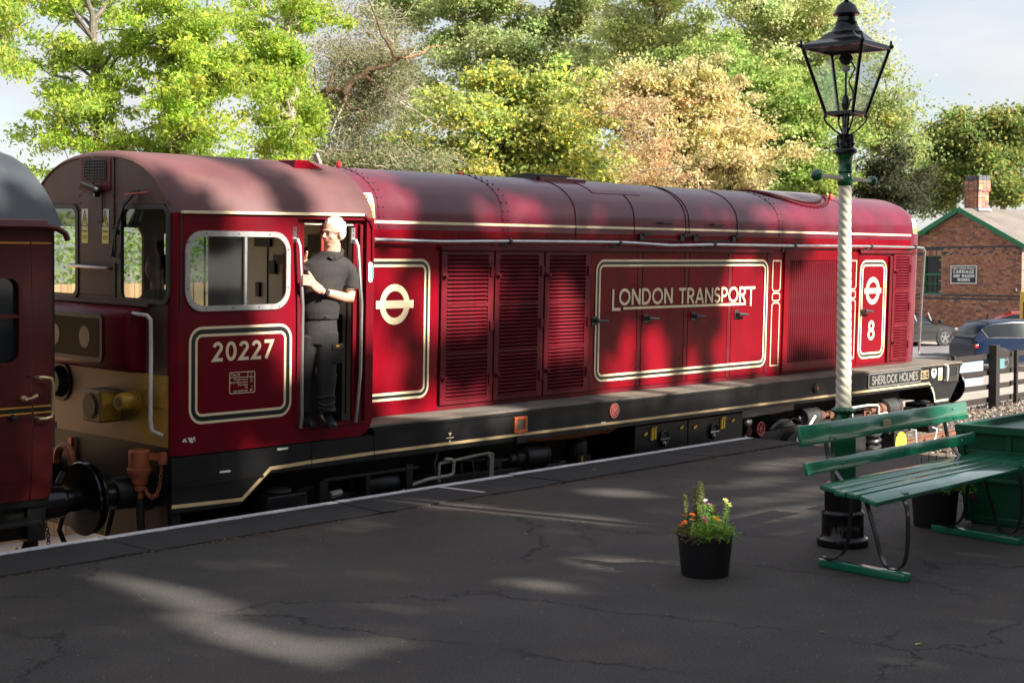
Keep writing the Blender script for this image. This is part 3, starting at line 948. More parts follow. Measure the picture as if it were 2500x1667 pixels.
# nameplate
s_ = MB(); s_.plate(rrect(10.39, 11.785, 1.212, 1.398, 0.02), [], A - 0.012, A, 'Y'); npl = s_.build('nameplate', 'black_line', loco)
s_ = MB(); s_.strip(rrect(10.40, 11.775, 1.22, 1.39, 0.02), 0.014, A - 0.018, A - 0.0125, closed=True); s_.build('rim', 'aluminium', npl)
s_ = MB(); word(s_, 'SHERLOCK HOLMES', 10.49, 11.69, 1.252, 0.106, 0.022, A - 0.0125, A - 0.018, gapf=0.13, spw=0.5); s_.build('lettering', 'aluminium', npl)
s_ = MB(); s_.plate(rrect(11.80, 12.01, 1.245, 1.36, 0.01), [], A - 0.006, A); sp = s_.build('small_plate', 'black_line', loco)
s_ = MB(); s_.strip(rrect(11.806, 12.004, 1.251, 1.354, 0.008), 0.006, A - 0.009, A - 0.0065, closed=True); s_.box(11.81, 12.0, A - 0.009, A - 0.0065, 1.293, 1.297); s_.build('rim', 'gold_line', sp)
for bz, bt in ((1.335, 'DESIGNATED'), (1.312, 'POWER'), (1.27, 'No. 8 1966')):
    text_obj('plate_text', bt, 0.024, 'gold_line', (11.905, A - 0.0075, bz), (R(90), 0, 0), sp)
s_ = MB(); s_.plate(circ(12.17, 1.316, 0.072), [], A - 0.006, A); ds = s_.build('round_disc', 'white_paint', loco)
s_ = MB(); s_.strip(circ(12.17, 1.316, 0.055), 0.006, A - 0.009, A - 0.0065, closed=True)
s_.plate([(12.14, 1.35), (12.20, 1.35), (12.195, 1.315), (12.18, 1.31), (12.18, 1.275), (12.16, 1.275), (12.16, 1.31), (12.145, 1.315)], [], A - 0.009, A - 0.0065)
s_.build('emblem', 'navy', ds)
s_ = MB(); s_.box(12.30, 12.41, A - 0.005, A, 1.205, 1.385); lb = s_.build('warning_label', 'white_paint', loco)
s_ = MB(); s_.box(12.315, 12.395, A - 0.008, A - 0.0055, 1.21, 1.265); s_.box(12.34, 12.37, A - 0.008, A - 0.0055, 1.30, 1.35); s_.build('print', 'sign_yellow', lb)
s_ = MB(); s_.tube([(12.46, A + 0.01, 1.19), (12.46, A - 0.05, 1.20), (12.46, A - 0.06, 1.24), (12.46, A - 0.06, 1.36), (12.46, A - 0.05, 1.395), (12.46, A + 0.01, 1.40)], 0.017, 8)
s_.build('step_handle', 'white_rail', loco, smooth=True)
# step opening
s_ = MB(); s_.plate(rrect(12.55, 12.87, 1.175, 1.385, 0.02), [rrect(12.58, 12.82, 1.24, 1.365, 0.015)], A - 0.012, A - 0.001); s_.build('step_frame', 'dark_steel', loco)
s_ = MB(); s_.box(12.585, 12.815, A - 0.004, A - 0.001, 1.245, 1.36); s_.build('step_opening', 'void_black', loco)
s_ = MB(); s_.box(12.57, 12.83, A - 0.035, A - 0.012, 1.222, 1.238); s_.build('step_tread', 'dark_steel', loco)
s_ = MB(); s_.lathe([(0.005, -0.03), (0.03, -0.028), (0.055, -0.018), (0.062, 0)], (9.16, A, 1.289), 20, 'Y'); pl_ = s_.build('side_lamp', 'rubber', loco, smooth=True)
s_ = MB(); s_.sphere((9.16, A - 0.03, 1.289), 0.018, 0.012, 0.018, 10, 6); s_.build('lens', 'orange_paint', pl_, smooth=True)
s_ = MB()
for x, z in ((11.2, 1.168 + 0.03),): s_.sphere((x, A - 0.004, z), 0.010, 0.006, 0.010, 8, 6)
s_.build('stud', 'white_paint', loco)

# ---- cab shell
prof_half = [(1.0, 3.165), (0.985, 3.215), (0.95, 3.285), (0.905, 3.345), (0.83, 3.425), (0.748, 3.487), (0.64, 3.548), (0.52, 3.595), (0.38, 3.625), (0.24, 3.641), (0.12, 3.648), (0.0, 3.65)]
arch = [(-y, z) for y, z in prof_half] + [(y, z) for y, z in reversed(prof_half[:-1])]
cx0, cx1 = 0.0, 2.02
# side sheet with window and door openings
win = rrect(0.135, 1.085, 2.455, 3.010, 0.13)
door_open = [(1.195, 1.453), (1.935, 1.453), (1.935, 3.145), (1.195, 3.145)]
side_outer = [(0.06, 1.345), (1.86, 1.345)] + arc(1.86, 1.505, 0.16, 0.16, -90, 0, 6)[1:] + [(2.02, 3.165), (0.06, 3.165)]
s_ = MB(); s_.plate(side_outer, [win, door_open], A, A + 0.03); s_.build('cab_side', 'maroon_cab', loco)
s_ = MB(); s_.plate([(x, z) for x, z in [(0.06, 1.345), (2.02, 1.345), (2.02, 3.165), (0.06, 3.165)]], [rrect(0.135, 1.085, 2.30, 3.05, 0.1), [(1.3, 1.6), (1.8, 1.6), (1.8, 3.0), (1.3, 3.0)]], -A - 0.03, -A)
s_.build('far_cab_side', 'maroon_cab', loco)
# rounded front corner posts
for sgn in (-1, 1):
    s_ = MB()
    rows = []
    for z in (0.93 if False else 1.345, 3.165):
        rows.append([(0.06 - 0.06 * math.sin(R(a)), sgn * (1.0 - 0.06 + 0.06 * math.cos(R(a))), z) for a in range(0, 91, 15)])
    s_.grid(rows); s_.build('corner_post', 'maroon_cab', loco, smooth=True)
# cab front (end) above the nose box, with the two windows
wr = rrect(-0.965, -0.325, 2.49, 3.215, 0.07)
wlft = rrect(0.265, 0.905, 2.49, 3.215, 0.07)
inner_arch = [(y * 0.965, 3.165 + (z - 3.165) * 0.90) for y, z in arch]
front_outer = [(-0.94, 1.345), (0.94, 1.345), (0.94, 3.165)] + [p for p in reversed(inner_arch)][0:] + [(-0.94, 3.165)]
# clean duplicates
fo = []
for p_ in front_outer:
    if not fo or (abs(p_[0] - fo[-1][0]) + abs(p_[1] - fo[-1][1])) > 1e-4: fo.append(p_)
s_ = MB(); s_.plate(fo, [wr, wlft], 0.0, 0.03, 'X'); s_.build('cab_front', 'front_brown', loco)
# roof shell with rolled front edge
rows = []
for t in range(0, 7):
    a = R(90 * t / 6)
    k = 1 - 0.035 * (1 - math.sin(a)); kz = 1 - 0.10 * (1 - math.sin(a))
    x = 0.13 * (1 - math.cos(a))
    rows.append([(x, y * k, 3.165 + (z - 3.165) * kz) for y, z in arch])
rows.append([(1.0, y, z) for y, z in arch]); rows.append([(1.98, y, z) for y, z in arch])
rows.append([(2.02, y * 0.985, 3.165 + (z - 3.165) * 0.985) for y, z in arch])
s_ = MB(); s_.grid(rows); s_.build('cab_roof', 'cab_roof_faded', loco, smooth=True, angle=60)
s_ = MB(); s_.grid([[(x, y * 0.95, 3.10 + (z - 3.165) * 0.92) for y, z in arch] for x in (0.05, 1.98)]); s_.build('ceiling', 'cab_cream', loco)
# front edge bead
s_ = MB(); s_.tube([(-0.002, y * 0.965, 3.165 + (z - 3.165) * 0.90) for y, z in arch], 0.010, 6); s_.build('roof_bead', 'front_brown', loco, smooth=True)
s_ = MB(); s_.plate(fo, [], 2.0, 2.02, 'X'); s_.build('cab_back', 'maroon_cab', loco)
# rain strip
s_ = MB(); s_.bar((0.075, A - 0.012, 3.172), (1.885, A - 0.012, 3.190), 0.03, 0.022); s_.build('rain_strip', 'cream', loco, bevel=0.003)
s_ = MB(); s_.bar((1.885, A - 0.006, 3.19), (1.965, A - 0.006, 3.14), 0.02, 0.02); s_.tube([(1.96, A - 0.01, 3.15), (1.99, A - 0.01, 3.08), (1.995, A - 0.01, 2.80)], 0.011, 6); s_.build('drain_strip', 'maroon_cab', loco)
s_ = MB(); s_.box(0.066, 0.078, A - 0.006, A, 2.45, 3.16); s_.build('side_seam', 'rubber', loco)
# cab side window
s_ = MB(); s_.plate(rrect(0.108, 1.112, 2.428, 3.037, 0.155), [rrect(0.15, 1.07, 2.47, 2.995, 0.12)], A - 0.014, A - 0.0005)
wf = s_.build('side_window', 'frame_alloy', loco)
s_ = MB(); s_.box(0.15, 0.672, A + 0.010, A + 0.014, 2.46, 3.0); s_.build('pane', 'window_dusty', wf)
s_ = MB(); s_.box(0.66, 0.684, A - 0.010, A + 0.02, 2.462, 2.998); s_.box(0.30, 0.312, A + 0.016, A + 0.022, 2.47, 2.99); s_.build('mullion', 'frame_alloy', wf)
s_ = MB()
for x, z in ((0.13, 2.95), (0.13, 2.6), (0.3, 2.448), (0.55, 2.448), (0.8, 2.448), (1.0, 2.45), (1.09, 2.6), (1.09, 2.9), (0.3, 3.017), (0.6, 3.017), (0.9, 3.017)): s_.sphere((x, A - 0.015, z), 0.007, 0.004, 0.007, 8, 5)
s_.build('screws', 'dark_steel', wf)
# door recess, frame and grab rails
s_ = MB()
s_.plate([(1.195, 1.453), (1.935, 1.453), (1.935, 3.145), (1.195, 3.145)], [[(1.30, 1.475), (1.83, 1.475), (1.83, 3.118), (1.30, 3.118)]], A + 0.045, A + 0.07)
s_.box(1.19, 1.195, A + 0.03, A + 0.07, 1.453, 3.145); s_.box(1.935, 1.94, A + 0.03, A + 0.07, 1.453, 3.145)
s_.box(1.195, 1.935, A + 0.0, A + 0.07, 1.44, 1.4525)
s_.build('door_frame', 'maroon_cab', loco, bevel=0.002, segs=1)
s_ = MB(); s_.box(1.205, 1.235, A + 0.012, A + 0.045, 1.455, 3.11); s_.box(1.875, 1.905, A + 0.012, A + 0.045, 1.455, 3.11); s_.build('door_post', 'louvre_maroon', loco, bevel=0.003)
def grab(x0, xa, xb, name='grab_rail'):
    s_ = MB(); s_.tube([(x0, A + 0.02, 2.985), (x0 + 0.004, A - 0.03, 2.975), (x0 + 0.010, A - 0.05, 2.93), (xa, A - 0.055, 2.45), (xa, A - 0.05, 1.9), (xb, A - 0.035, 1.56), (xb, A - 0.02, 1.465)], 0.0145, 10)
    s_.box(x0 - 0.02, x0 + 0.02, A + 0.0, A + 0.012, 2.955, 3.08)
    o = s_.build(name, 'aluminium', loco, smooth=True)
    s_ = MB(); s_.sphere((x0, A - 0.002, 3.06), 0.008, 0.004, 0.008, 8, 5); s_.sphere((x0, A - 0.002, 3.02), 0.008, 0.004, 0.008, 8, 5); s_.build('bolts', 'dark_steel', o)
grab(1.165, 1.205, 1.222); grab(1.785, 1.835, 1.815)
s_ = MB(); s_.box(1.25, 1.93, A - 0.006, A + 0.05, 1.4525, 1.466); s_.build('door_sill', 'louvre_maroon', loco)
# white / blue handhold patch on cab edge
s_ = MB(); s_.plate(rrect(1.955, 2.0, 2.63, 2.80, 0.02), [], A - 0.005, A - 0.0005); hp = s_.build('edge_patch', 'white_paint', loco)
s_ = MB(); s_.plate(rrect(1.985, 2.01, 2.66, 2.77, 0.01), [], A - 0.008, A - 0.0055); s_.build('patch_centre', 'sheet_teal', hp)
# chipped paint near the bottom corner
s_ = MB()
for (x, z, r) in ((0.17, 1.46, 0.022), (0.20, 1.468, 0.014), (0.115, 1.462, 0.016), (0.10, 1.455, 0.009), (0.15, 1.475, 0.008), (0.185, 1.445, 0.010), (0.21, 1.45, 0.006), (0.13, 1.45, 0.007)):
    s_.plate([(x + r * random.uniform(0.6, 1.1) * math.cos(a), z + r * random.uniform(0.6, 1.1) * math.sin(a)) for a in [k * 6.28 / 9 for k in range(9)]], [], A - 0.0015, A - 0.0003)
s_.build('bare_patch', 'pale_label', loco)

# lined panel with the running number
def lined_panel(x0, x1, z0, z1, y, parent, r=0.10, w1=0.021, gap=0.032, m=2, open_left=None):
    p = rrect(x0, x1, z0, z1, r, 8); q = rrect(x0 + w1 + gap, x1 - w1 - gap, z0 + w1 + gap, z1 - w1 - gap, max(0.02, r - w1 - gap), 8)
    bpath = rrect(x0 + w1 / 2 + gap / 2, x1 - w1 / 2 - gap / 2, z0 + w1 / 2 + gap / 2, z1 - w1 / 2 - gap / 2, r - (w1 + gap) / 2, 8)
    s_ = MB(); s_.strip(bpath, gap, y - 0.0018, y - 0.0004, closed=True); k = s_.build('black_band', 'black_line', parent)
    s_ = MB(); s_.strip(p, w1, y - 0.0026, y - 0.0004, closed=True); s_.strip(q, w1, y - 0.0026, y - 0.0004, closed=True); s_.build('cream_lining', 'cream', parent)
lined_panel(0.16, 1.13, 1.582, 2.302, A, loco, r=0.11, w1=0.020, gap=0.037)
s_ = MB(); word(s_, '20227', 0.372, 0.95, 2.045, 0.142, 0.026, A - 0.0005, A - 0.003, gapf=0.20); s_.build('running_number', 'cream', loco)
s_ = MB(); s_.strip(rrect(0.53, 0.772, 1.786, 1.948, 0.012), 0.006, A - 0.002, A - 0.0005, closed=True)
s_.box(0.533, 0.769, A - 0.002, A - 0.0005, 1.906, 1.911); s_.box(0.702, 0.706, A - 0.0025, A - 0.0005, 1.911, 1.945)
dp = s_.build('data_panel', 'cream', loco)
for tx, tz, bt, al in ((0.545, 1.928, 'Class 20', 'LEFT'), (0.737, 1.928, 'X', 'CENTER'), (0.705, 1.891, 'Weight tonnes', 'RIGHT'), (0.75, 1.893, '73', 'RIGHT'), (0.705, 1.870, 'Brake force tonnes', 'RIGHT'), (0.75, 1.872, '35', 'RIGHT'), (0.705, 1.849, 'ETH index', 'RIGHT'), (0.705, 1.828, 'RA', 'RIGHT'), (0.75, 1.830, '5', 'RIGHT'), (0.705, 1.804, 'max speed mph', 'RIGHT')):
    text_obj('data_text', bt, 0.022 if bt != 'Class 20' else 0.024, 'cream', (tx, A - 0.001, tz), (R(90), 0, 0), dp, al)
s_ = MB(); s_.box(0.727, 0.745, A - 0.002, A - 0.0005, 1.80, 1.812); s_.build('speed_box', 'cream', dp)

# ---- cab front windows, rails, headcode box
for k, (ya, yb) in enumerate(((-0.965, -0.325), (0.265, 0.905))):
    s_ = MB(); s_.plate(rrect(ya - 0.012, yb + 0.012, 2.478, 3.227, 0.085), [rrect(ya + 0.028, yb - 0.028, 2.515, 3.19, 0.055)], -0.016, 0.001, 'X')
    f_ = s_.build('front_window', 'rubber', loco)
    s_ = MB(); s_.box(0.008, 0.012, ya, yb, 2.49, 3.215); s_.build('pane', 'window_glass', f_)
s_ = MB()
s_.box(-0.010, -0.0005, -0.245, 0.24, 2.52, 3.60); cp = s_.build('centre_panel', 'front_brown', loco, bevel=0.004)
s_ = MB()
for zz in np.linspace(2.56, 3.35, 15):
    s_.sphere((-0.012, -0.235, zz), 0.006, 0.006, 0.006, 6, 4); s_.sphere((-0.012, 0.23, zz), 0.006, 0.006, 0.006, 6, 4)
tag(s_.build('rivets', 'front_brown', cp), kind='stuff')
s_ = MB(); s_.plate(rrect(-0.21, 0.20, 3.33, 3.585, 0.02), [], -0.018, -0.0105, 'X'); vp = s_.build('vent_panel', 'louvre_maroon', loco)
s_ = MB()
for i in range(11):
    a = R(180 * i / 10)
yy = np.linspace(-0.15, 0.15, 14)
for y in yy:
    hgt = 0.055 + 0.075 * math.sqrt(max(0, 1 - (y / 0.17) ** 2))
    s_.box(-0.024, -0.0185, y - 0.004, y + 0.004, 3.50 - hgt * 0.8, 3.50 + hgt * 0.62)
for z in np.linspace(3.41, 3.57, 8): s_.box(-0.026, -0.0245, -0.15, 0.15, z - 0.003, z + 0.003)
s_.build('mesh_grille', 'rubber', vp)
s_ = MB(); s_.box(-0.004, -0.001, -0.96, 0.96, 3.232, 3.252); s_.build('waist_stripe', 'cab_roof_faded', loco)
def warn(y, z, parent, axis='X', w=0.09, h=0.27):
    s_ = MB(); s_.box(-0.0135, -0.0105, y - w / 2, y + w / 2, z - h, z); o = s_.build('warning_sign', 'pale_label', parent)
    s_ = MB(); s_.box(-0.015, -0.014, y - w / 2 + 0.004, y + w / 2 - 0.004, z - h + 0.004, z - h * 0.56)
    s_.plate([(y - w * 0.42, z - h * 0.5), (y + w * 0.42, z - h * 0.5), (y, z - 0.015)], [], -0.015, -0.014, 'X'); s_.build('yellow_field', 'sign_yellow', o)
    s_ = MB(); s_.strip([(y - w * 0.42, z - h * 0.5), (y + w * 0.42, z - h * 0.5), (y, z - 0.015)], 0.006, -0.0165, -0.0152, 'X', closed=True)
    s_.strip([(y + 0.008, z - 0.05), (y - 0.010, z - 0.082), (y + 0.008, z - 0.084), (y - 0.008, z - 0.122)], 0.007, -0.0168, -0.0152, 'X')
    s_.build('symbol', 'black_line', o)
    text_obj('sign_text', 'Danger', 0.024, 'black_line', (-0.0155, y, z - h * 0.64), (R(90), 0, R(-90)), o)
    text_obj('sign_text', 'Overhead\nlive wires', 0.015, 'black_line', (-0.0155, y, z - h * 0.82), (R(90), 0, R(-90)), o)
warn(0.155, 3.19, loco); warn(-0.135, 3.19, loco)
s_ = MB(); s_.tube([(-0.002, 0.32, 2.742), (-0.05, 0.32, 2.742), (-0.055, 0.30, 2.742), (-0.055, -0.22, 2.732), (-0.05, -0.24, 2.732), (-0.002, -0.24, 2.732)], 0.014, 8); s_.build('front_handrail', 'steel', loco, smooth=True)
# bracket, cable and horn on the centre panel
s_ = MB(); s_.tube([(-0.02, -0.10, 3.33), (-0.09, -0.10, 3.34), (-0.14, 0.0, 3.38)], 0.022, 8); s_.obox((-0.06, -0.06, 3.33), (0.03, 0, 0), (0, 0.03, 0.01), (0, 0, 0.04))
s_.tube([(-0.02, -0.10, 3.31), (-0.02, -0.10, 3.09), (-0.02, -0.03, 3.09)], 0.006, 6); s_.tube([(-0.02, 0.03, 3.62), (-0.02, 0.03, 3.36)], 0.005, 6); s_.build('bracket', 'grime_black', loco)
# wiper
s_ = MB()
s_.tube([(-0.03, -0.53, 3.30), (-0.06, -0.45, 3.22), (-0.06, -0.34, 3.02), (-0.05, -0.28, 2.83)], 0.010, 6)
s_.tube([(-0.03, -0.56, 3.31), (-0.07, -0.47, 3.21), (-0.07, -0.36, 3.0), (-0.05, -0.32, 2.86)], 0.008, 6)
s_.obox((-0.05, -0.33, 2.80), (0.012, 0, 0), (0, 0.09, 0.008), (0, 0, 0.02)); s_.obox((-0.05, -0.32, 2.66), (0.008, 0, 0), (0, 0.014, 0), (0, 0, 0.15))
s_.obox((-0.06, -0.34, 3.02), (0.02, 0, 0), (0, 0.035, 0.01), (0, 0, 0.018)); s_.obox((-0.05, -0.58, 3.315), (0.03, 0, 0), (0, 0.03, 0), (0, 0, 0.018))
wp = s_.build('wiper', 'rubber', loco)
s_ = MB(); s_.bar((-0.075, -0.50, 3.30), (-0.075, -0.80, 3.315), 0.014, 0.012); s_.build('wiper_link', 'red_paint', wp)
# ledge and headcode box
s_ = MB(); s_.box(-0.03, 0.0, -0.72, 0.96, 2.452, 2.482); s_.build('front_ledge', 'front_brown', loco, bevel=0.006)
s_ = MB()
rows = []
bx = -0.17
pf = [(0.0, 2.445), (-0.10, 2.44), (-0.15, 2.41), (bx, 2.36), (bx, 2.02), (-0.15, 1.975), (-0.11, 1.955), (0.0, 1.95)]
for y, k in ((-0.66, 0.0), (-0.652, 0.6), (-0.63, 0.9), (-0.59, 1.0), (0.6, 1.0), (0.66, 0.6)):
    rows.append([(x * k, y, 2.2 + (z - 2.2) * (0.94 + 0.06 * k)) for x, z in pf])
s_.grid(rows); hb = s_.build('headcode_box', 'maroon_cab', loco, smooth=True, angle=50)
s_ = MB(); s_.plate(rrect(-0.35, 0.54, 2.015, 2.385, 0.05), [rrect(-0.315, 0.51, 2.05, 2.35, 0.03)], bx - 0.012, bx - 0.0005, 'X'); s_.build('headcode_frame', 'rubber', hb)
s_ = MB(); s_.box(bx - 0.006, bx - 0.003, -0.33, 0.52, 2.04, 2.36); s_.build('headcode_glass', 'panel_glass', hb)
for yd in (-0.10, 0.33):
    s_ = MB(); s_.plate(circ(yd, 2.20, 0.075, 24, 0.085), [], bx - 0.010, bx - 0.0065, 'X'); s_.build('marker_disc', 'dark_steel', hb)
# yellow warning panel with worn brown centre
def worn_yellow():
    m = bpy.data.materials.new('worn_yellow'); m.use_nodes = True
    nt = m.node_tree; b = nt.nodes['Principled BSDF']
    t = nt.nodes.new('ShaderNodeTexCoord')
    sx = nt.nodes.new('ShaderNodeSeparateXYZ'); nt.links.new(t.outputs['Object'], sx.inputs[0])
    mr = nt.nodes.new('ShaderNodeMapRange'); mr.inputs[1].default_value = -0.75; mr.inputs[2].default_value = -0.05
    nt.links.new(sx.outputs['Y'], mr.inputs[0])
    n = noise_node(nt, 2.5, 7, 0.65, t.outputs['Object'])
    ad = nt.nodes.new('ShaderNodeMath'); ad.operation = 'MULTIPLY_ADD'; ad.inputs[1].default_value = 1.1; ad.inputs[2].default_value = -0.55
    nt.links.new(n.outputs[0], ad.inputs[0])
    a2 = nt.nodes.new('ShaderNodeMath'); a2.operation = 'ADD'; nt.links.new(ad.outputs[0], a2.inputs[0]); nt.links.new(mr.outputs[0], a2.inputs[1])
    c = ramp_node(nt, a2.outputs[0], [(0.15, (0.27, 0.15, 0.008)), (0.5, (0.26, 0.17, 0.06)), (0.8, (0.23, 0.15, 0.085))])  # worn tones, also darkened for the shade on the cab end
    n2 = noise_node(nt, 6, 5, 0.6, t.outputs['Object'])
    f2 = ramp_node(nt, n2.outputs[0], [(0.55, (0,) * 3), (0.68, (0.7,) * 3)])
    c2 = mix_node(nt, c.outputs[0], (0.26, 0.11, 0.065), f2.outputs[0])
    nt.links.new(c2.outputs[0], b.inputs['Base Color']); b.inputs['Roughness'].default_value = 0.5
    MATS['worn_yellow'] = m
worn_yellow()
s_ = MB(); s_.box(-0.012, -0.0005, -0.955, 0.94, 1.412, 1.948); yp = s_.build('yellow_panel', 'worn_yellow', loco)
s_ = MB(); s_.box(-0.02, -0.0125, -0.955, -0.68, 1.70, 1.945); s_.build('patch_plate', 'shaded_yellow', yp, bevel=0.003)
s_ = MB()
for y, z in ((-0.70, 1.92), (-0.70, 1.82), (-0.70, 1.72), (-0.80, 1.715), (-0.9, 1.715), (-0.94, 1.80), (-0.94, 1.9)): s_.sphere((-0.021, y, z), 0.010, 0.010, 0.010, 8, 5)
s_.build('bolts', 'shaded_yellow', yp)
s_ = MB(); s_.box(-0.006, 0.02, -0.955, 0.95, 0.62, 1.411); s_.build('buffer_beam', 'solebar_black', loco)
# marker lamps
s_ = MB(); s_.box(-0.20, -0.013, -0.345, -0.10, 1.55, 1.80); lm_ = s_.build('marker_lamp', 'worn_yellow', loco, bevel=0.012)
s_ = MB(); s_.box(-0.19, -0.03, -0.375, -0.3455, 1.57, 1.78); s_.build('lamp_side', 'shaded_yellow', lm_)
s_ = MB(); s_.lathe([(0.085, -0.215), (0.085, -0.20)], (0, -0.22, 1.675), 24, 'X'); s_.lathe([(0.10, -0.209), (0.10, -0.2005)], (0, -0.22, 1.675), 24, 'X'); s_.build('lamp_lens', 'rubber', lm_)
s_ = MB(); s_.lathe([(0.095, -0.03), (0.095, -0.013)], (0, -0.53, 1.725), 20, 'X'); s_.lathe([(0.03, -0.16), (0.06, -0.158), (0.072, -0.12), (0.075, -0.03)], (0, -0.53, 1.725), 20, 'X'); l2 = s_.build('tail_lamp', 'shaded_yellow', loco, smooth=True)
s_ = MB(); s_.lathe([(0.035, -0.166), (0.035, -0.1605)], (0, -0.53, 1.725), 16, 'X'); s_.build('lamp_lens', 'rubber', l2)
s_ = MB(); s_.lathe([(0.16, -0.03), (0.16, -0.013)], (0, 0.50, 1.80), 20, 'X'); s_.lathe([(0.10, -0.10), (0.13, -0.03)], (0, 0.50, 1.80), 20, 'X'); s_.build('round_socket', 'grime_black', loco)
s_ = MB(); s_.tube([(-0.01, -0.64, 2.405), (-0.10, -0.64, 2.405), (-0.11, -0.67, 2.405), (-0.11, -0.84, 2.40), (-0.11, -0.885, 2.37), (-0.11, -0.89, 2.2), (-0.11, -0.885, 1.62), (-0.10, -0.89, 1.54), (-0.02, -0.91, 1.50)], 0.015, 8)
s_.build('corner_handrail', 'white_rail', loco, smooth=True)
# orange jumper receptacle with chain
s_ = MB(); s_.lathe([(0.075, 1.385), (0.083, 1.375), (0.083, 1.25), (0.094, 1.245), (0.094, 1.22), (0.068, 1.18), (0.060, 1.13), (0.048, 1.12), (0.048, 1.08), (0.030, 1.075), (0.030, 1.0)], (-0.12, -0.76, 0), 18, 'Z')
s_.bar((-0.08, -0.82, 1.34), (-0.03, -0.94, 1.34), 0.02, 0.05); s_.obox((-0.03, -0.93, 1.33), (0.03, 0, 0), (0, 0.02, 0), (0, 0, 0.045)); jr = s_.build('jumper_receptacle', 'receptacle_orange', loco, smooth=True)
s_ = MB()
pts = [(-0.04, -0.93 + 0.0, 1.29), (-0.05, -0.93, 1.2), (-0.06, -0.93, 1.12), (-0.07, -0.91, 1.06), (-0.09, -0.88, 1.035), (-0.11, -0.85, 1.06), (-0.12, -0.82, 1.11)]
ch = []
for i in range(len(pts) - 1):
    for k in range(3): ch.append(Vector(pts[i]).lerp(Vector(pts[i + 1]), k / 3))
for i, c in enumerate(ch):
    r_ = 0.012
    q = [(c.x + (r_ * math.cos(t) if i % 2 else 0), c.y + (0 if i % 2 else r_ * math.cos(t)), c.z + 1.3 * r_ * math.sin(t)) for t in [k * 6.283 / 8 for k in range(9)]]
    s_.tube(q, 0.0035, 5, caps=False)
s_.build('chain', 'copper_rust', jr)
s_ = MB(); s_.tube([(-0.12, -0.76, 1.02), (-0.11, -0.76, 0.75), (-0.09, -0.78, 0.45)], 0.035, 8); s_.build('hose', 'rubber', loco)
# buffers
def buffer(parent, x0, y, z, d, rad, L, mhead='gloss_black', mstock='solebar_black'):
    s_ = MB(); s_.lathe([(0.15, 0), (0.15, d * 0.02), (0.125, d * 0.03), (0.115, d * 0.20), (0.115, d * L * 0.55), (0.11, d * L * 0.58)], (x0, y, z), 24, 'X'); st = s_.build('buffer', mstock, parent, smooth=True, angle=40)
    s_ = MB(); s_.lathe([(0.085, d * L * 0.5), (0.085, d * (L - 0.05)), (rad * 0.6, d * (L - 0.035)), (rad * 0.97, d * (L - 0.022)), (rad, d * (L - 0.010)), (rad * 0.96, d * L), (0.02, d * (L + 0.006))], (x0, y, z), 32, 'X')
    s_.build('buffer_head', mhead, st, smooth=True, angle=40)
    return st
b1 = buffer(loco, -0.005, -0.66, 1.05, -1, 0.265, 0.50); buffer(loco, -0.005, 0.66, 1.05, -1, 0.265, 0.50)
s_ = MB(); s_.plate(rrect(-0.27, -0.13, -0.05, 0.05, 0.02), [], 1.16, 1.175, 'Z'); o = s_.build('casting_plate', 'grime_black', b1); o.location = (0, -0.66, 0)
buffer(loco, 12.80, -0.66, 1.05, 1, 0.25, 0.52); buffer(loco, 12.80, 0.66, 1.05, 1, 0.25, 0.52)
# coupling hook and rusty shackle
s_ = MB(); s_.tube([(-0.01, 0, 1.02), (-0.25, 0, 1.02), (-0.33, 0, 1.08), (-0.30, 0, 1.15)], [0.05, 0.045, 0.04, 0.02], 8); s_.build('coupling_hook', 'grime_black', loco)
s_ = MB(); s_.tube([(-0.26, 0.05 + 0.11 * math.cos(t), 1.22 + 0.12 * math.sin(t)) for t in [k * 3.5 / 12 - 0.2 for k in range(13)]], 0.032, 8); s_.build('coupling_link', 'copper_rust', loco, smooth=True)
s_ = MB(); s_.bar((-0.30, -0.22, 1.12), (-0.28, -0.27, 1.27), 0.02, 0.02); s_.build('coupling_lever', 'steel', loco)
s_ = MB(); s_.box(-0.05, -0.02, 0.30, 0.35, 1.18, 1.36); s_.build('valve_handle', 'red_paint', loco)
for (ya, yb) in ((-0.45, -0.2), (0.2, 0.45)):
    s_ = MB(); s_.tube([(-0.02, ya, 1.1), (-0.14, ya, 0.95), (-0.22, ya, 0.65), (-0.12, ya, 0.42)], 0.022, 8); s_.build('brake_hose', 'rubber', loco, smooth=True)

# ---- cab interior
s_ = MB(); s_.box(0.04, 1.99, A + 0.075, -A - 0.035, 1.36, 1.42); s_.build('cab_floor', 'cab_floor', loco)
s_ = MB(); s_.box(1.975, 1.995, A + 0.10, 0.95, 1.42, 3.15); bk = s_.build('bulkhead', 'cab_cream', loco)
s_ = MB(); s_.box(1.90, 1.974, -0.60, -0.28, 2.86, 3.02); s_.box(1.93, 1.974, -0.2, 0.0, 2.60, 2.90); s_.box(1.95, 1.974, 0.1, 0.25, 2.75, 2.83); s_.box(1.95, 1.974, -0.55, -0.45, 2.55, 2.68)
s_.box(1.95, 1.974, 0.30, 0.52, 2.90, 3.02); s_.box(1.94, 1.974, 0.22, 0.30, 2.66, 2.78); s_.box(1.95, 1.974, 0.45, 0.50, 2.45, 2.58)
for yy_ in (-0.72, -0.05, 0.35): s_.box(1.966, 1.974, yy_, yy_ + 0.008, 1.5, 3.1)
s_.build('instruments', 'cab_dark', bk)
s_ = MB(); s_.box(1.935, 1.974, -0.02, 0.10, 2.2, 2.85); s_.build('hanging_vest', 'hi_vis', bk)
s_ = MB(); s_.box(1.55, 1.93, -0.72, -0.50, 1.42, 2.35)
cab_h = s_.build('control_cabinet', 'cab_dark', loco, bevel=0.01)
s_ = MB()
for i in range(6): s_.box(1.66 + i * 0.028, 1.672 + i * 0.028, -0.726, -0.7205, 2.02, 2.14)
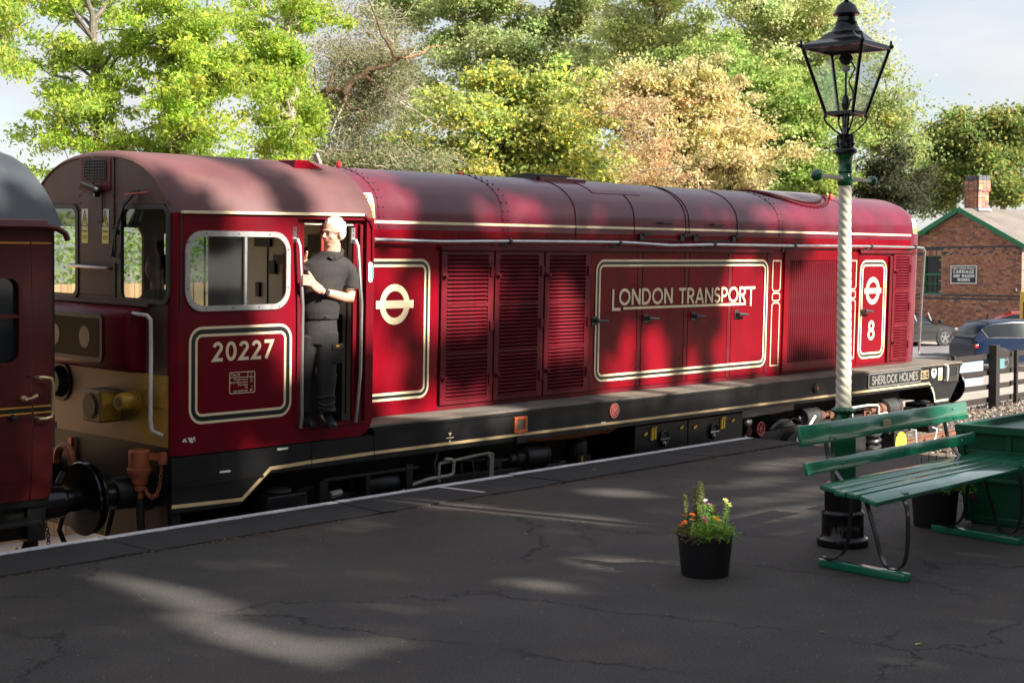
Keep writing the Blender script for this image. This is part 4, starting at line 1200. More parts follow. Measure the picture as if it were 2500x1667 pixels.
for i in range(6): s_.box(1.66 + i * 0.028, 1.672 + i * 0.028, -0.726, -0.7205, 1.52, 1.60)
s_.build('louvre_slots', 'void_black', cab_h)
s_ = MB(); s_.box(1.615, 1.638, -0.80, -0.78, 1.47, 3.10); s_.build('door_edge', 'red_paint', loco)
s_ = MB(); s_.box(0.25, 1.0, 0.42, 0.93, 1.42, 2.30); s_.box(0.3, 0.6, 0.5, 0.9, 2.30, 2.45); s_.build('driving_desk', 'cab_dark', loco, bevel=0.01)

# ---- bonnet
bprof_half = [(0.62, WALK), (0.62, 3.08), (0.618, 3.18), (0.612, 3.25), (0.598, 3.32), (0.567, 3.385), (0.52, 3.44), (0.466, 3.485), (0.40, 3.53), (0.33, 3.56), (0.24, 3.592), (0.146, 3.615), (0.07, 3.625), (0.0, 3.628)]
def bprof(k=0.0, ky=0.0, base=0.0):
    out = []
    for y, z in bprof_half:
        yy_ = max(0, y - (0.015 if z < 3.0 else 0.0)) * (1 - ky)
        zz_ = z if z < 3.0 else 3.0 + (z - 3.0) * (1 - k)
        out.append((-yy_, zz_))
    return out + [(-y, z) for y, z in reversed(out[:-1])]
rows = []
for x in (2.0, 4.0, 6.0, 8.0, 10.0, 12.1): rows.append([(x, y, z) for y, z in bprof()])
for t in range(1, 9):
    a = R(90 * t / 8)
    rows.append([(12.1 + 0.36 * math.sin(a), y, z) for y, z in bprof(0.30 * (1 - math.cos(a)) ** 1.0, 0.16 * (1 - math.cos(a)))])
s_ = MB(); s_.grid(rows)
k = len(s_.v)
s_.add(rows[-1], [tuple(range(len(rows[-1])))])
bonnet = s_.build('bonnet', 'maroon_roof', loco, smooth=True, angle=50)
# side sheets, each panel/door its own piece
def sheet(x0, x1, z0, z1, name='side_panel', m='maroon', holes=()):
    s_ = MB(); s_.plate([(x0, z0), (x1, z0), (x1, z1), (x0, z1)], holes, B, B + 0.018); return s_.build(name, m, loco)
sheet(2.0, 3.165, WALK + 0.002, 3.075); sheet(3.168, 8.685, 2.945, 3.075, m='maroon'); sheet(8.688, 12.12, 2.945, 3.075)
s_ = MB(); s_.bar((3.16, B - 0.018, 2.915), (8.70, B - 0.018, 2.915), 0.045, 0.05); s_.build('drip_moulding', 'louvre_maroon', loco, bevel=0.012)
s_ = MB(); s_.bar((10.74, B - 0.018, 2.915), (12.23, B - 0.018, 2.915), 0.045, 0.05); s_.build('drip_moulding', 'louvre_maroon', loco, bevel=0.012)
sheet(8.69, 8.975, WALK + 0.002, 2.94); sheet(10.455, 10.742, WALK + 0.002, 2.94); sheet(3.168, 8.687, WALK + 0.002, 1.468, m='louvre_maroon')
sheet(8.978, 10.452, WALK + 0.002, 1.462, m='louvre_maroon'); sheet(10.745, 12.12, WALK + 0.002, 1.462, m='louvre_maroon')
def louvre_door(x0, x1, xl0, xl1, right_hinge=True):
    banks = [(2.40, 2.852), (1.955, 2.372), (1.515, 1.927)] if x0 < 9 else [(2.425, 2.85), (1.965, 2.372), (1.50, 1.915)]
    s_ = MB()
    s_.plate([(x0, 1.473), (x1, 1.473), (x1, 2.888), (x0, 2.888)], [[(xl0, a), (xl1, a), (xl1, b), (xl0, b)] for a, b in banks], B - 0.022, B)
    d = s_.build('louvre_door', 'louvre_maroon', loco, bevel=0.003, segs=1)
    n = 12
    sl0 = None
    for a, b in banks:
        p_ = (b - a) / n
        for i in range(n):
            z = a + p_ * i
            if sl0 is None:
                q = MB()
                # hooded blade: lower lip forward
                q.plate([(B + 0.004, p_ * 0.98), (B - 0.012, p_ * 0.55), (B - 0.026, p_ * 0.16), (B - 0.030, p_ * 0.10), (B - 0.026, p_ * 0.06), (B - 0.010, p_ * 0.42), (B + 0.006, p_ * 0.80)], [], xl0 + 0.002, xl1 - 0.002, 'X')
                sl0 = q.build('slat', 'louvre_maroon', d); o = sl0; z00 = z; sl0.location.z = z; hp_ = p_
            else:
                o = sl0.copy(); col.objects.link(o); o.location.z = z; o.scale.z = p_ / hp_
    q = MB(); q.box(xl0 - 0.004, xl1 + 0.004, B + 0.0005, B + 0.003, banks[2][0], banks[0][1]); q.build('dark_backing', 'void_black', d)
    q = MB()
    for z in (2.70, 2.19, 1.68):
        xh = x1 - 0.03 if right_hinge else x1 - 0.02
        q.box(xh - 0.024, xh + 0.024, B - 0.036, B - 0.0225, z - 0.05, z + 0.05)
    q.build('hinge', 'louvre_maroon', d, bevel=0.004)
    q = MB()
    for z in (2.66, 1.72): q.lathe([(0.026, 0), (0.026, -0.01), (0.018, -0.014), (0.018, -0.034), (0.008, -0.037)], (x0 + 0.035, B - 0.0225, z), 12, 'Y')
    q.build('catch', 'louvre_maroon', d, smooth=True)
    return d
louvre_door(3.185, 3.885, 3.262, 3.808); louvre_door(3.905, 4.605, 3.972, 4.520); louvre_door(4.625, 5.330, 4.690, 5.243); louvre_door(11.635, 12.12, 11.70, 12.06, False)
s_ = MB(); s_.box(11.53, 11.60, B - 0.03, B, 1.47, 2.86); s_.box(11.605, 11.63, B - 0.008, B, 1.47, 2.86); s_.build('cover_strip', 'louvre_maroon', loco, bevel=0.004)
# lettered doors
for (xa, xb, hx) in ((5.350, 6.205, 5.40), (6.215, 7.045, 6.27), (7.055, 7.885, 7.135), (7.895, 8.683, 7.98)):
    s_ = MB(); s_.plate([(xa, 1.473), (xb, 1.473), (xb, 2.888), (xa, 2.888)], [], B - 0.006, B); d = s_.build('body_door', 'maroon', loco, bevel=0.002, segs=1)
    s_ = MB(); s_.box(xb - 0.075, xb - 0.012, B - 0.011, B - 0.0065, 1.475, 2.886); s_.build('hinge_strip', 'louvre_maroon', d)
    s_ = MB()
    for z in (2.62, 2.60 - 0.06, 1.72, 1.62): s_.sphere((xb - 0.13, B - 0.006, z), 0.010, 0.007, 0.010, 8, 5)
    tag(s_.build('rivets', 'maroon', d), kind='stuff')
    s_ = MB(); s_.box(hx - 0.03, hx + 0.05, B - 0.016, B - 0.0065, 2.14, 2.235); s_.lathe([(0.024, 0), (0.024, -0.05)], (hx + 0.01, B - 0.016, 2.19), 12, 'Y')
    s_.tube([(hx + 0.0, B - 0.055, 2.19), (hx + 0.06, B - 0.068, 2.186), (hx + 0.165, B - 0.066, 2.182)], [0.024, 0.018, 0.015], 10)
    s_.build('door_handle', 'dark_steel', d, smooth=True, angle=40)
C_ = B - 0.006
# London Transport lined panel is printed across the four doors
lined_panel(5.435, 8.615, 1.565, 2.802, B - 0.0125, loco, r=0.115, w1=0.022, gap=0.030)
s_ = MB()
word(s_, 'ONDON', 5.812, 6.745, 2.338, 0.168, 0.030, B - 0.012, B - 0.0145, gapf=0.15)
word(s_, 'TRANSPOR', 6.865, 8.165, 2.328, 0.172, 0.029, B - 0.012, B - 0.0145, gapf=0.13)
s_.strip([(5.712, 2.506), (5.712, 2.296), (5.838, 2.296)], 0.030, B - 0.012, B - 0.0145); s_.strip([(8.135, 2.487), (8.36, 2.487)], 0.030, B - 0.012, B - 0.0145); s_.strip([(8.275, 2.475), (8.275, 2.278)], 0.030, B - 0.012, B - 0.0148)
s_.box(5.885, 8.17, B - 0.0145, B - 0.012, 2.290, 2.316)
s_.build('side_lettering', 'cream', loco)
# roundel panels
def roundel(x, z, r, parent, bw):
    s_ = MB(); s_.plate(circ(x, z, r, 40), [circ(x, z, r * 0.66, 40)], B - 0.0045, B - 0.0022)
    s_.box(x - bw, x + bw, B - 0.0065, B - 0.0046, z - r * 0.195, z + r * 0.195); s_.build('roundel', 'cream', parent)
roundel(2.62, 2.414, 0.180, loco, 0.228)
lined_panel(1.70, 3.045, 1.570, 2.806, B - 0.0002, loco, r=0.10, w1=0.022, gap=0.028)
s_ = MB(); s_.plate([(10.75, 1.465), (11.52, 1.465), (11.52, 2.888), (10.75, 2.888)], [], B - 0.004, B); d = s_.build('body_door', 'maroon', loco, bevel=0.002, segs=1)
lined_panel(10.80, 11.47, 1.545, 2.795, B - 0.0045, loco, r=0.13, w1=0.024, gap=0.030)
s_ = MB(); s_.plate(circ(11.125, 2.41, 0.178, 40), [circ(11.125, 2.41, 0.116, 40)], B - 0.009, B - 0.0045); s_.box(10.912, 11.338, B - 0.011, B - 0.0092, 2.376, 2.444); s_.build('roundel', 'cream', loco)
s_ = MB(); word(s_, '8', 11.035, 11.205, 1.775, 0.245, 0.040, B - 0.0045, B - 0.008); s_.build('unit_number', 'cream', loco)
s_ = MB(); s_.lathe([(0.03, 0), (0.03, -0.06)], (10.86, B - 0.0045, 2.15), 12, 'Y'); s_.tube([(10.84, B - 0.065, 2.155), (10.93, B - 0.075, 2.15), (11.03, B - 0.075, 2.145)], [0.024, 0.018, 0.016], 10); s_.build('door_handle', 'dark_steel', loco, smooth=True, angle=40)
# slender lined boxes either side of the radiator
for x0, x1 in ((8.745, 8.915), (10.50, 10.70)):
    s_ = MB()
    s_.strip([(x0, 2.80), (x1, 2.80), (x1, 2.47), (x1 - 0.03, 2.44), (x0 + 0.03, 2.44), (x0, 2.47)], 0.013, B - 0.002, B - 0.0005, closed=True)
    s_.strip(rrect(x0 + 0.005, x1 - 0.005, 2.325, 2.415, 0.03, 3), 0.013, B - 0.002, B - 0.0005, closed=True)
    s_.strip([(x0, 1.555), (x1, 1.555), (x1, 2.27), (x1 - 0.03, 2.30), (x0 + 0.03, 2.30), (x0, 2.27)], 0.013, B - 0.002, B - 0.0005, closed=True)
    s_.build('lined_box', 'cream', loco)
# radiator
s_ = MB(); s_.plate([(8.98, 1.463), (10.452, 1.463), (10.452, 2.94), (8.98, 2.94)], [[(9.09, 1.575), (10.37, 1.575), (10.37, 2.805), (9.09, 2.805)]], B - 0.02, B); rad = s_.build('radiator_frame', 'maroon', loco, bevel=0.004)
s_ = MB(); s_.box(9.085, 10.375, B + 0.0005, B + 0.003, 1.57, 2.81); s_.build('dark_backing', 'void_black', rad)
f0 = None
nf = 26; pw = (10.37 - 9.09) / nf
for i in range(nf):
    x = 9.09 + pw * i
    if f0 is None:
        q = MB(); q.plate([(0.004, B - 0.001), (pw * 0.38, B - 0.018), (pw * 0.62, B - 0.018), (pw - 0.008, B - 0.001), (pw * 0.5, B + 0.0004)], [], 1.577, 2.803, 'Z'); f0 = q.build('fin', 'louvre_maroon', rad); o = f0
    else: o = f0.copy(); col.objects.link(o)
    o.location.x = x
# cream stripe along the bonnet, handrail, sign
s_ = MB(); s_.box(2.03, 12.12, B - 0.003, B + 0.002, 3.128, 3.152); s_.build('cream_stripe', 'cream', loco)
s_ = MB(); s_.tube([(2.25, B + 0.0, 2.985), (2.27, B - 0.075, 2.985), (2.6, B - 0.075, 2.982), (3.1, B - 0.075, 2.974), (4.04, B - 0.075, 2.986), (5.0, B - 0.075, 2.990), (5.72, B - 0.075, 2.992), (6.0, B - 0.075, 2.986), (6.6, B - 0.075, 2.966), (7.42, B - 0.075, 2.982), (9.09, B - 0.075, 2.980), (10.1, B - 0.075, 2.985), (10.92, B - 0.075, 2.985), (12.15, B - 0.075, 2.980), (12.38, B - 0.05, 2.972), (12.49, B - 0.02, 2.93), (12.52, B - 0.0, 2.83), (12.53, B + 0.02, 2.3), (12.53, B + 0.03, 1.56), (12.47, B + 0.0, 1.52)], 0.0165, 8)
hr = s_.build('bonnet_handrail', 'aluminium', loco, smooth=True)
s_ = MB()
for x in (4.04, 5.72, 7.42, 9.09, 10.92, 12.10):
    s_.lathe([(0.03, -0.012), (0.03, 0.012)], (x, B - 0.075, 2.985), 10, 'X'); s_.bar((x - 0.02, B - 0.05, 2.965), (x - 0.09, B - 0.008, 2.925), 0.03, 0.03)
    s_.box(x - 0.16, x - 0.03, B - 0.012, B - 0.0005, 2.905, 2.955)
s_.lathe([(0.035, -0.012), (0.035, 0.012)], (2.27, B - 0.075, 2.985), 10, 'X')
s_.build('rail_bracket', 'dark_steel', hr)
def on_bonnet(x, z, off=0.004):
    pr = bprof()
    pr = pr[:len(pr) // 2 + 1]
    for i in range(len(pr) - 1):
        (ya, za), (yb, zb) = pr[i], pr[i + 1]
        if za <= z <= zb:
            t = (z - za) / max(1e-6, zb - za)
            d = Vector((0, yb - ya, zb - za)).normalized(); n = Vector((0, -d.z, d.y))
            return Vector((x, ya + t * (yb - ya), z)) + n * off
    return Vector((x, 0, 3.63 + off))
def curved_patch(x0, x1, z0, z1, off, n=8):
    s_ = MB(); s_.grid([[tuple(on_bonnet(x, z0 + (z1 - z0) * k / n, off)) for x in (x0, x1)] for k in range(n + 1)]); return s_
s_ = curved_patch(2.215, 2.37, 3.165, 3.385, 0.006, 20); ws = s_.build('warning_sign', 'pale_label', loco, fix=False)
s_ = curved_patch(2.222, 2.363, 3.17, 3.245, 0.0085, 10); s_.build('yellow_field', 'sign_yellow', ws, fix=False)
s_ = MB(); pA, pB, pC = on_bonnet(2.23, 3.262, 0.010), on_bonnet(2.355, 3.262, 0.010), on_bonnet(2.292, 3.37, 0.010)
s_.add([pA, pB, pC], [(0, 1, 2)]); s_.build('yellow_triangle', 'sign_yellow', ws)
s_ = MB()
for a, b in ((pA, pB), (pB, pC), (pC, pA)): s_.bar(a, b, 0.008, 0.003, (0, -1, 0.4))
s_.bar(on_bonnet(2.30, 3.34, 0.014), on_bonnet(2.282, 3.312, 0.014), 0.008, 0.003, (0, -1, 0.4)); s_.bar(on_bonnet(2.282, 3.312, 0.014), on_bonnet(2.297, 3.275, 0.014), 0.008, 0.003, (0, -1, 0.4)); s_.build('symbol', 'black_line', ws)
o = text_obj('sign_text', 'Danger', 0.036, 'black_line', (2.292, on_bonnet(2.2, 3.228, 0.012).y, 3.228), (R(84), 0, 0), ws)
text_obj('sign_text', 'Overhead\nlive wires', 0.022, 'black_line', (2.292, on_bonnet(2.2, 3.195, 0.012).y, 3.192), (R(86), 0, 0), ws)
def nose_patch(x0, x1, z0, z1, off):
    s_ = MB(); rows = []
    for k in range(13):
        z = z0 + (z1 - z0) * k / 12; row = []
        for j in range(5):
            x = x0 + (x1 - x0) * j / 4; a = math.asin(max(0, min(1, (x - 12.1) / 0.36))); p = on_bonnet(x, z, off); row.append((x + off * 0.3, p.y * (1 - 0.16 * (1 - math.cos(a))), p.z))
        rows.append(row)
    s_.grid(rows); return s_
s_ = nose_patch(12.17, 12.31, 3.165, 3.36, 0.006); w2 = s_.build('warning_sign', 'pale_label', loco, fix=False)
s_ = nose_patch(12.18, 12.30, 3.17, 3.24, 0.009); s_.build('yellow_field', 'sign_yellow', w2, fix=False)
# roof straps with rivets, seams, hatches
def strap(x, w, rivets=True, off=0.004):
    pr = bprof()
    pts = []
    for i, (y, z) in enumerate(pr):
        if z < 3.0: continue
        n = Vector((0, y, (z - 2.9) * 1.2)).normalized()
        pts.append((y + n.y * off, z + n.z * off))
    s_ = MB(); s_.grid([[(x - w / 2, y, z) for y, z in pts], [(x - w / 2 + 0.002, y, z) for y, z in pts], [(x + w / 2, y, z) for y, z in pts]])
    st = s_.build('roof_strap', 'maroon_roof', loco, smooth=True, fix=False)
    if rivets:
        q = MB()
        z = 3.03
        acc = 0; prev = None
        P = [Vector((0, y, z)) for y, z in pts[:len(pts) // 2 + 3]]
        d_ = 0.0; nxt = 0.02
        for i in range(len(P) - 1):
            seg = (P[i + 1] - P[i]).length
            while nxt <= d_ + seg:
                c = P[i].lerp(P[i + 1], (nxt - d_) / seg)
                for dx in (-w * 0.36, w * 0.36): q.sphere((x + dx, c.y, c.z), 0.011, 0.009, 0.009, 7, 5)
                nxt += 0.085
            d_ += seg
        tag(q.build('rivets', 'rubber', st), kind='stuff')
strap(4.06, 0.10); strap(8.90, 0.10); strap(10.62, 0.10); strap(2.45, 0.07)
def seam(x, z0=3.02):
    pts = [on_bonnet(x, z, 0.002) for z in np.linspace(z0, 3.62, 22)]
    s_ = MB(); s_.tube(pts, 0.006, 5); s_.build('roof_seam', 'void_black', loco)
for x in (6.06, 6.975, 7.035, 7.975, 5.1): seam(x)
for (xa, xb) in ((6.10, 6.94), (7.07, 7.94)):
    s_ = MB()
    s_.tube([on_bonnet(xa + 0.38, 3.20, 0.002), on_bonnet(xa + 0.39, 3.20, 0.05), on_bonnet(xa + 0.57, 3.20, 0.05), on_bonnet(xa + 0.58, 3.20, 0.002)], 0.010, 6)
    for x in (xa + 0.06, xb - 0.06): s_.obox(on_bonnet(x, 3.05, 0.015), (0.035, 0, 0), (0, 0.015, 0), (0, 0, 0.03)); s_.bar(on_bonnet(x + 0.02, 3.075, 0.03), on_bonnet(x + 0.17, 3.085, 0.03), 0.02, 0.025)
    s_.bar(on_bonnet(xa, 3.025, 0.006), on_bonnet(xb, 3.025, 0.006), 0.012, 0.012)
    s_.build('hatch_fastener', 'rubber', loco)
# raised hatch and panel on the roof
def roof_slab(x0, x1, y0, y1, z, h, m, name, tilt=0.0):
    s_ = MB(); rows = []
    for x in (x0, x1):
        rows.append([(x, y, np.interp(abs(y), [0, 0.07, 0.146, 0.24, 0.33, 0.40, 0.466, 0.52], [3.628, 3.625, 3.615, 3.592, 3.56, 3.53, 3.485, 3.44]) + h) for y in np.linspace(y0, y1, 9)])
    s_.grid(rows); s_.grid([[(x, y, z_ - h - 0.002) for x, y, z_ in r_] for r_ in rows])
    s_.grid([rows[0], [(x, y, z_ - h) for x, y, z_ in rows[0]]]); s_.grid([rows[1], [(x, y, z_ - h) for x, y, z_ in rows[1]]])
    for e in (0, -1): s_.grid([[rows[0][e], rows[1][e]], [(rows[0][e][0], rows[0][e][1], rows[0][e][2] - h), (rows[1][e][0], rows[1][e][1], rows[1][e][2] - h)]])
    return s_.build(name, m, loco, fix=False)
roof_slab(5.05, 5.75, -0.20, 0.20, 3.63, 0.035, 'maroon_roof', 'roof_hatch'); roof_slab(5.55, 6.35, -0.46, -0.05, 3.63, 0.008, 'maroon_roof', 'roof_panel'); roof_slab(5.02, 5.5, -0.15, 0.3, 3.63, 0.055, 'rubber', 'exhaust_flap')
# circular fan grille
def roofz(y): return float(np.interp(abs(y), [0, 0.07, 0.146, 0.24, 0.33, 0.40, 0.466, 0.52, 0.567, 0.6], [3.628, 3.625, 3.615, 3.592, 3.56, 3.53, 3.485, 3.44, 3.385, 3.31]))
fc, frr, fry = 9.80, 0.80, 0.50
s_ = MB()
s_.tube([(fc + frr * math.cos(t), fry * math.sin(t), roofz(fry * math.sin(t)) + 0.012) for t in [k * 2 * math.pi / 48 for k in range(49)]], 0.016, 6, caps=False)
s_.tube([(fc + frr * 0.9 * math.cos(t), fry * 0.9 * math.sin(t), roofz(fry * 0.9 * math.sin(t)) + 0.02) for t in [k * 2 * math.pi / 48 for k in range(49)]], 0.010, 6, caps=False)
fg = s_.build('fan_ring', 'louvre_maroon', loco, smooth=True)
s_ = MB()
for t in [k * 2 * math.pi / 60 for k in range(60)]: s_.sphere((fc + frr * 1.04 * math.cos(t), fry * 1.04 * math.sin(t), roofz(fry * 1.04 * math.sin(t)) + 0.005), 0.009, n=6, m=4)
tag(s_.build('rivets', 'louvre_maroon', fg), kind='stuff')
s_ = MB(); s_.add([(fc + frr * 0.88 * math.cos(t), fry * 0.88 * math.sin(t), roofz(fry * 0.88 * math.sin(t)) + 0.004) for t in [k * 2 * math.pi / 48 for k in range(48)]], [tuple(range(48))]); s_.build('fan_opening', 'void_black', fg)
s_ = MB()
for i in range(-14, 15):
    x = i * 0.05
    if abs(x) < frr * 0.88:
        h = fry * 0.88 * math.sqrt(1 - (x / (frr * 0.88)) ** 2); P_ = np.linspace(-h, h, 7)
        s_.tube([(fc + x, y, roofz(y) + 0.022) for y in P_], 0.0035, 4)
for j in range(-10, 11):
    y = j * 0.042
    if abs(y) < fry * 0.88:
        h = frr * 0.88 * math.sqrt(1 - (y / (fry * 0.88)) ** 2); s_.tube([(fc - h, y, roofz(y) + 0.024), (fc + h, y, roofz(y) + 0.024)], 0.0035, 4)
s_.build('mesh_grille', 'aluminium', fg)
s_ = MB(); s_.lathe([(0.03, 0), (0.03, 0.05), (0.02, 0.07), (0.005, 0.075)], (10.55, -0.30, roofz(0.30)), 12, 'Z'); s_.build('roof_fitting', 'red_paint', loco, smooth=True)
# cab roof vent box and horn
s_ = MB(); s_.plate([(1.47, 3.52), (1.77, 3.52), (1.79, 3.53), (1.79, 3.575), (1.63, 3.635), (1.50, 3.635)], [], -0.60, -0.36); vb = s_.build('roof_vent', 'maroon', loco, bevel=0.01)
vb.location = (0.0, 0.0, 0.0)
s_ = MB(); s_.box(1.66, 1.78, -0.613, -0.6005, 3.528, 3.570); s_.build('vent_mouth', 'rubber', vb)
s_ = MB(); s_.bar((2.32, 0.05, 3.62), (2.26, 0.05, 3.74), 0.05, 0.03, (1, 0, 0)); s_.build('horn', 'frame_alloy', loco)
s_ = MB(); s_.lathe([(0.025, 0), (0.025, 0.05), (0.01, 0.055)], (2.45, -0.05, 3.62), 10, 'Z'); s_.lathe([(0.02, 0), (0.02, 0.03), (0.01, 0.035)], (4.06, 0.0, 3.62), 10, 'Z'); s_.build('roof_lug', 'red_paint', loco)

# ---- under the frame
s_ = MB(); s_.box(5.74, 6.66, A + 0.06, -0.3, 0.30, 1.105); s_.box(6.675, 7.72, A + 0.06, -0.3, 0.30, 1.105); bat = s_.build('battery_box', 'solebar_black', loco, bevel=0.008)
Yb = A + 0.06
for x, z in ((6.225, 0.94), (7.135, 0.94)):
    s_ = MB(); s_.lathe([(0.085, 0.0), (0.085, -0.02), (0.075, -0.028), (0.068, -0.02), (0.06, -0.008), (0.005, -0.004)], (x, Yb, z), 24, 'Y'); g_ = s_.build('filler_cap', 'gloss_black', bat, smooth=True, angle=45)
    s_ = MB(); s_.bar((x - 0.08, Yb - 0.028, z), (x + 0.08, Yb - 0.028, z), 0.014, 0.012); s_.sphere((x, Yb - 0.015, z - 0.05), 0.024, n=10, m=6); s_.build('cap_bar', 'steel', g_)
for x, z in ((6.02, 1.0), (6.07, 1.005), (7.29, 1.01), (7.335, 1.015)):
    s_ = MB(); s_.box(x - 0.014, x + 0.014, Yb - 0.018, Yb, z - 0.06, z + 0.06); s_.sphere((x, Yb - 0.018, z + 0.06), 0.015, n=8, m=5); s_.build('lock_handle', 'yellow_paint', bat)
for x, z in ((5.90, 1.01), (6.53, 1.03), (6.78, 1.015), (7.50, 1.03)):
    s_ = MB(); s_.bar((x - 0.02, Yb - 0.012, z - 0.012), (x + 0.03, Yb - 0.012, z + 0.012), 0.018, 0.014, (0, 1, 0)); s_.sphere((x + 0.025, Yb - 0.012, z + 0.01), 0.012, n=8, m=5); s_.build('catch', 'yellow_paint', bat)
s_ = MB(); s_.tube([(4.3, -0.7, 1.07), (4.9, -0.75, 1.06), (5.5, -0.78, 1.075)], [0.03, 0.032, 0.03], 10); s_.tube([(5.45, -0.78, 1.073), (5.62, -0.79, 1.08)], [0.04, 0.008], 10); s_.lathe([(0.042, 0), (0.042, 0.04)], (5.05, -0.752, 1.062), 12, 'X'); s_.build('air_pipe', 'copper_rust', loco, smooth=True)
s_ = MB(); s_.lathe([(0.10, 0.85), (0.10, 0.98), (0.05, 1.05), (0.05, 1.15)], (5.1, -0.7, 0), 14, 'Z'); s_.box(5.0, 5.2, -0.8, -0.6, 0.78, 0.85); s_.build('drain_pot', 'grime_black', loco)
s_ = MB(); s_.tube([(5.06, -0.8, 0.85), (5.06, -0.8, 0.6)], 0.012, 6); s_.build('drain_tap', 'yellow_paint', loco)
s_ = MB(); s_.bar((7.74, -0.88, 1.08), (8.85, -0.86, 1.10), 0.08, 0.10); s_.build('cross_beam', 'dark_steel', loco)
def hand_wheel(x, z, r, m='pink_red'):
    s_ = MB(); s_.tube([(x + r * math.cos(t), -0.86, z + r * math.sin(t)) for t in [k * 6.2832 / 24 for k in range(25)]], 0.010, 6, caps=False)
    for k in range(3): 
        t = k * math.pi / 3; s_.bar((x - r * math.cos(t), -0.86, z - r * math.sin(t)), (x + r * math.cos(t), -0.86, z + r * math.sin(t)), 0.008, 0.008)
    s_.build('valve_wheel', m, loco)
hand_wheel(8.22, 0.87, 0.075); hand_wheel(7.98, 0.86, 0.045, 'rust')
s_ = MB(); s_.tube([(7.95, -0.84, 0.82), (7.86, -0.84, 0.62), (7.84, -0.84, 0.4)], 0.014, 6); s_.build('pipe', 'pipe_white', loco)
s_ = MB(); s_.sphere((8.0, -0.82, 0.96), 0.07, 0.05, 0.05, 10, 6); s_.build('valve_body', 'frame_alloy', loco)
s_ = MB(); s_.tube([(8.5, -0.7, 1.08), (9.3, -0.72, 1.12), (9.6, -0.5, 1.13)], 0.022, 8); s_.tube([(8.55, -0.74, 1.02), (8.85, -0.74, 1.03)], 0.03, 8); s_.build('air_pipe', 'copper_rust', loco)
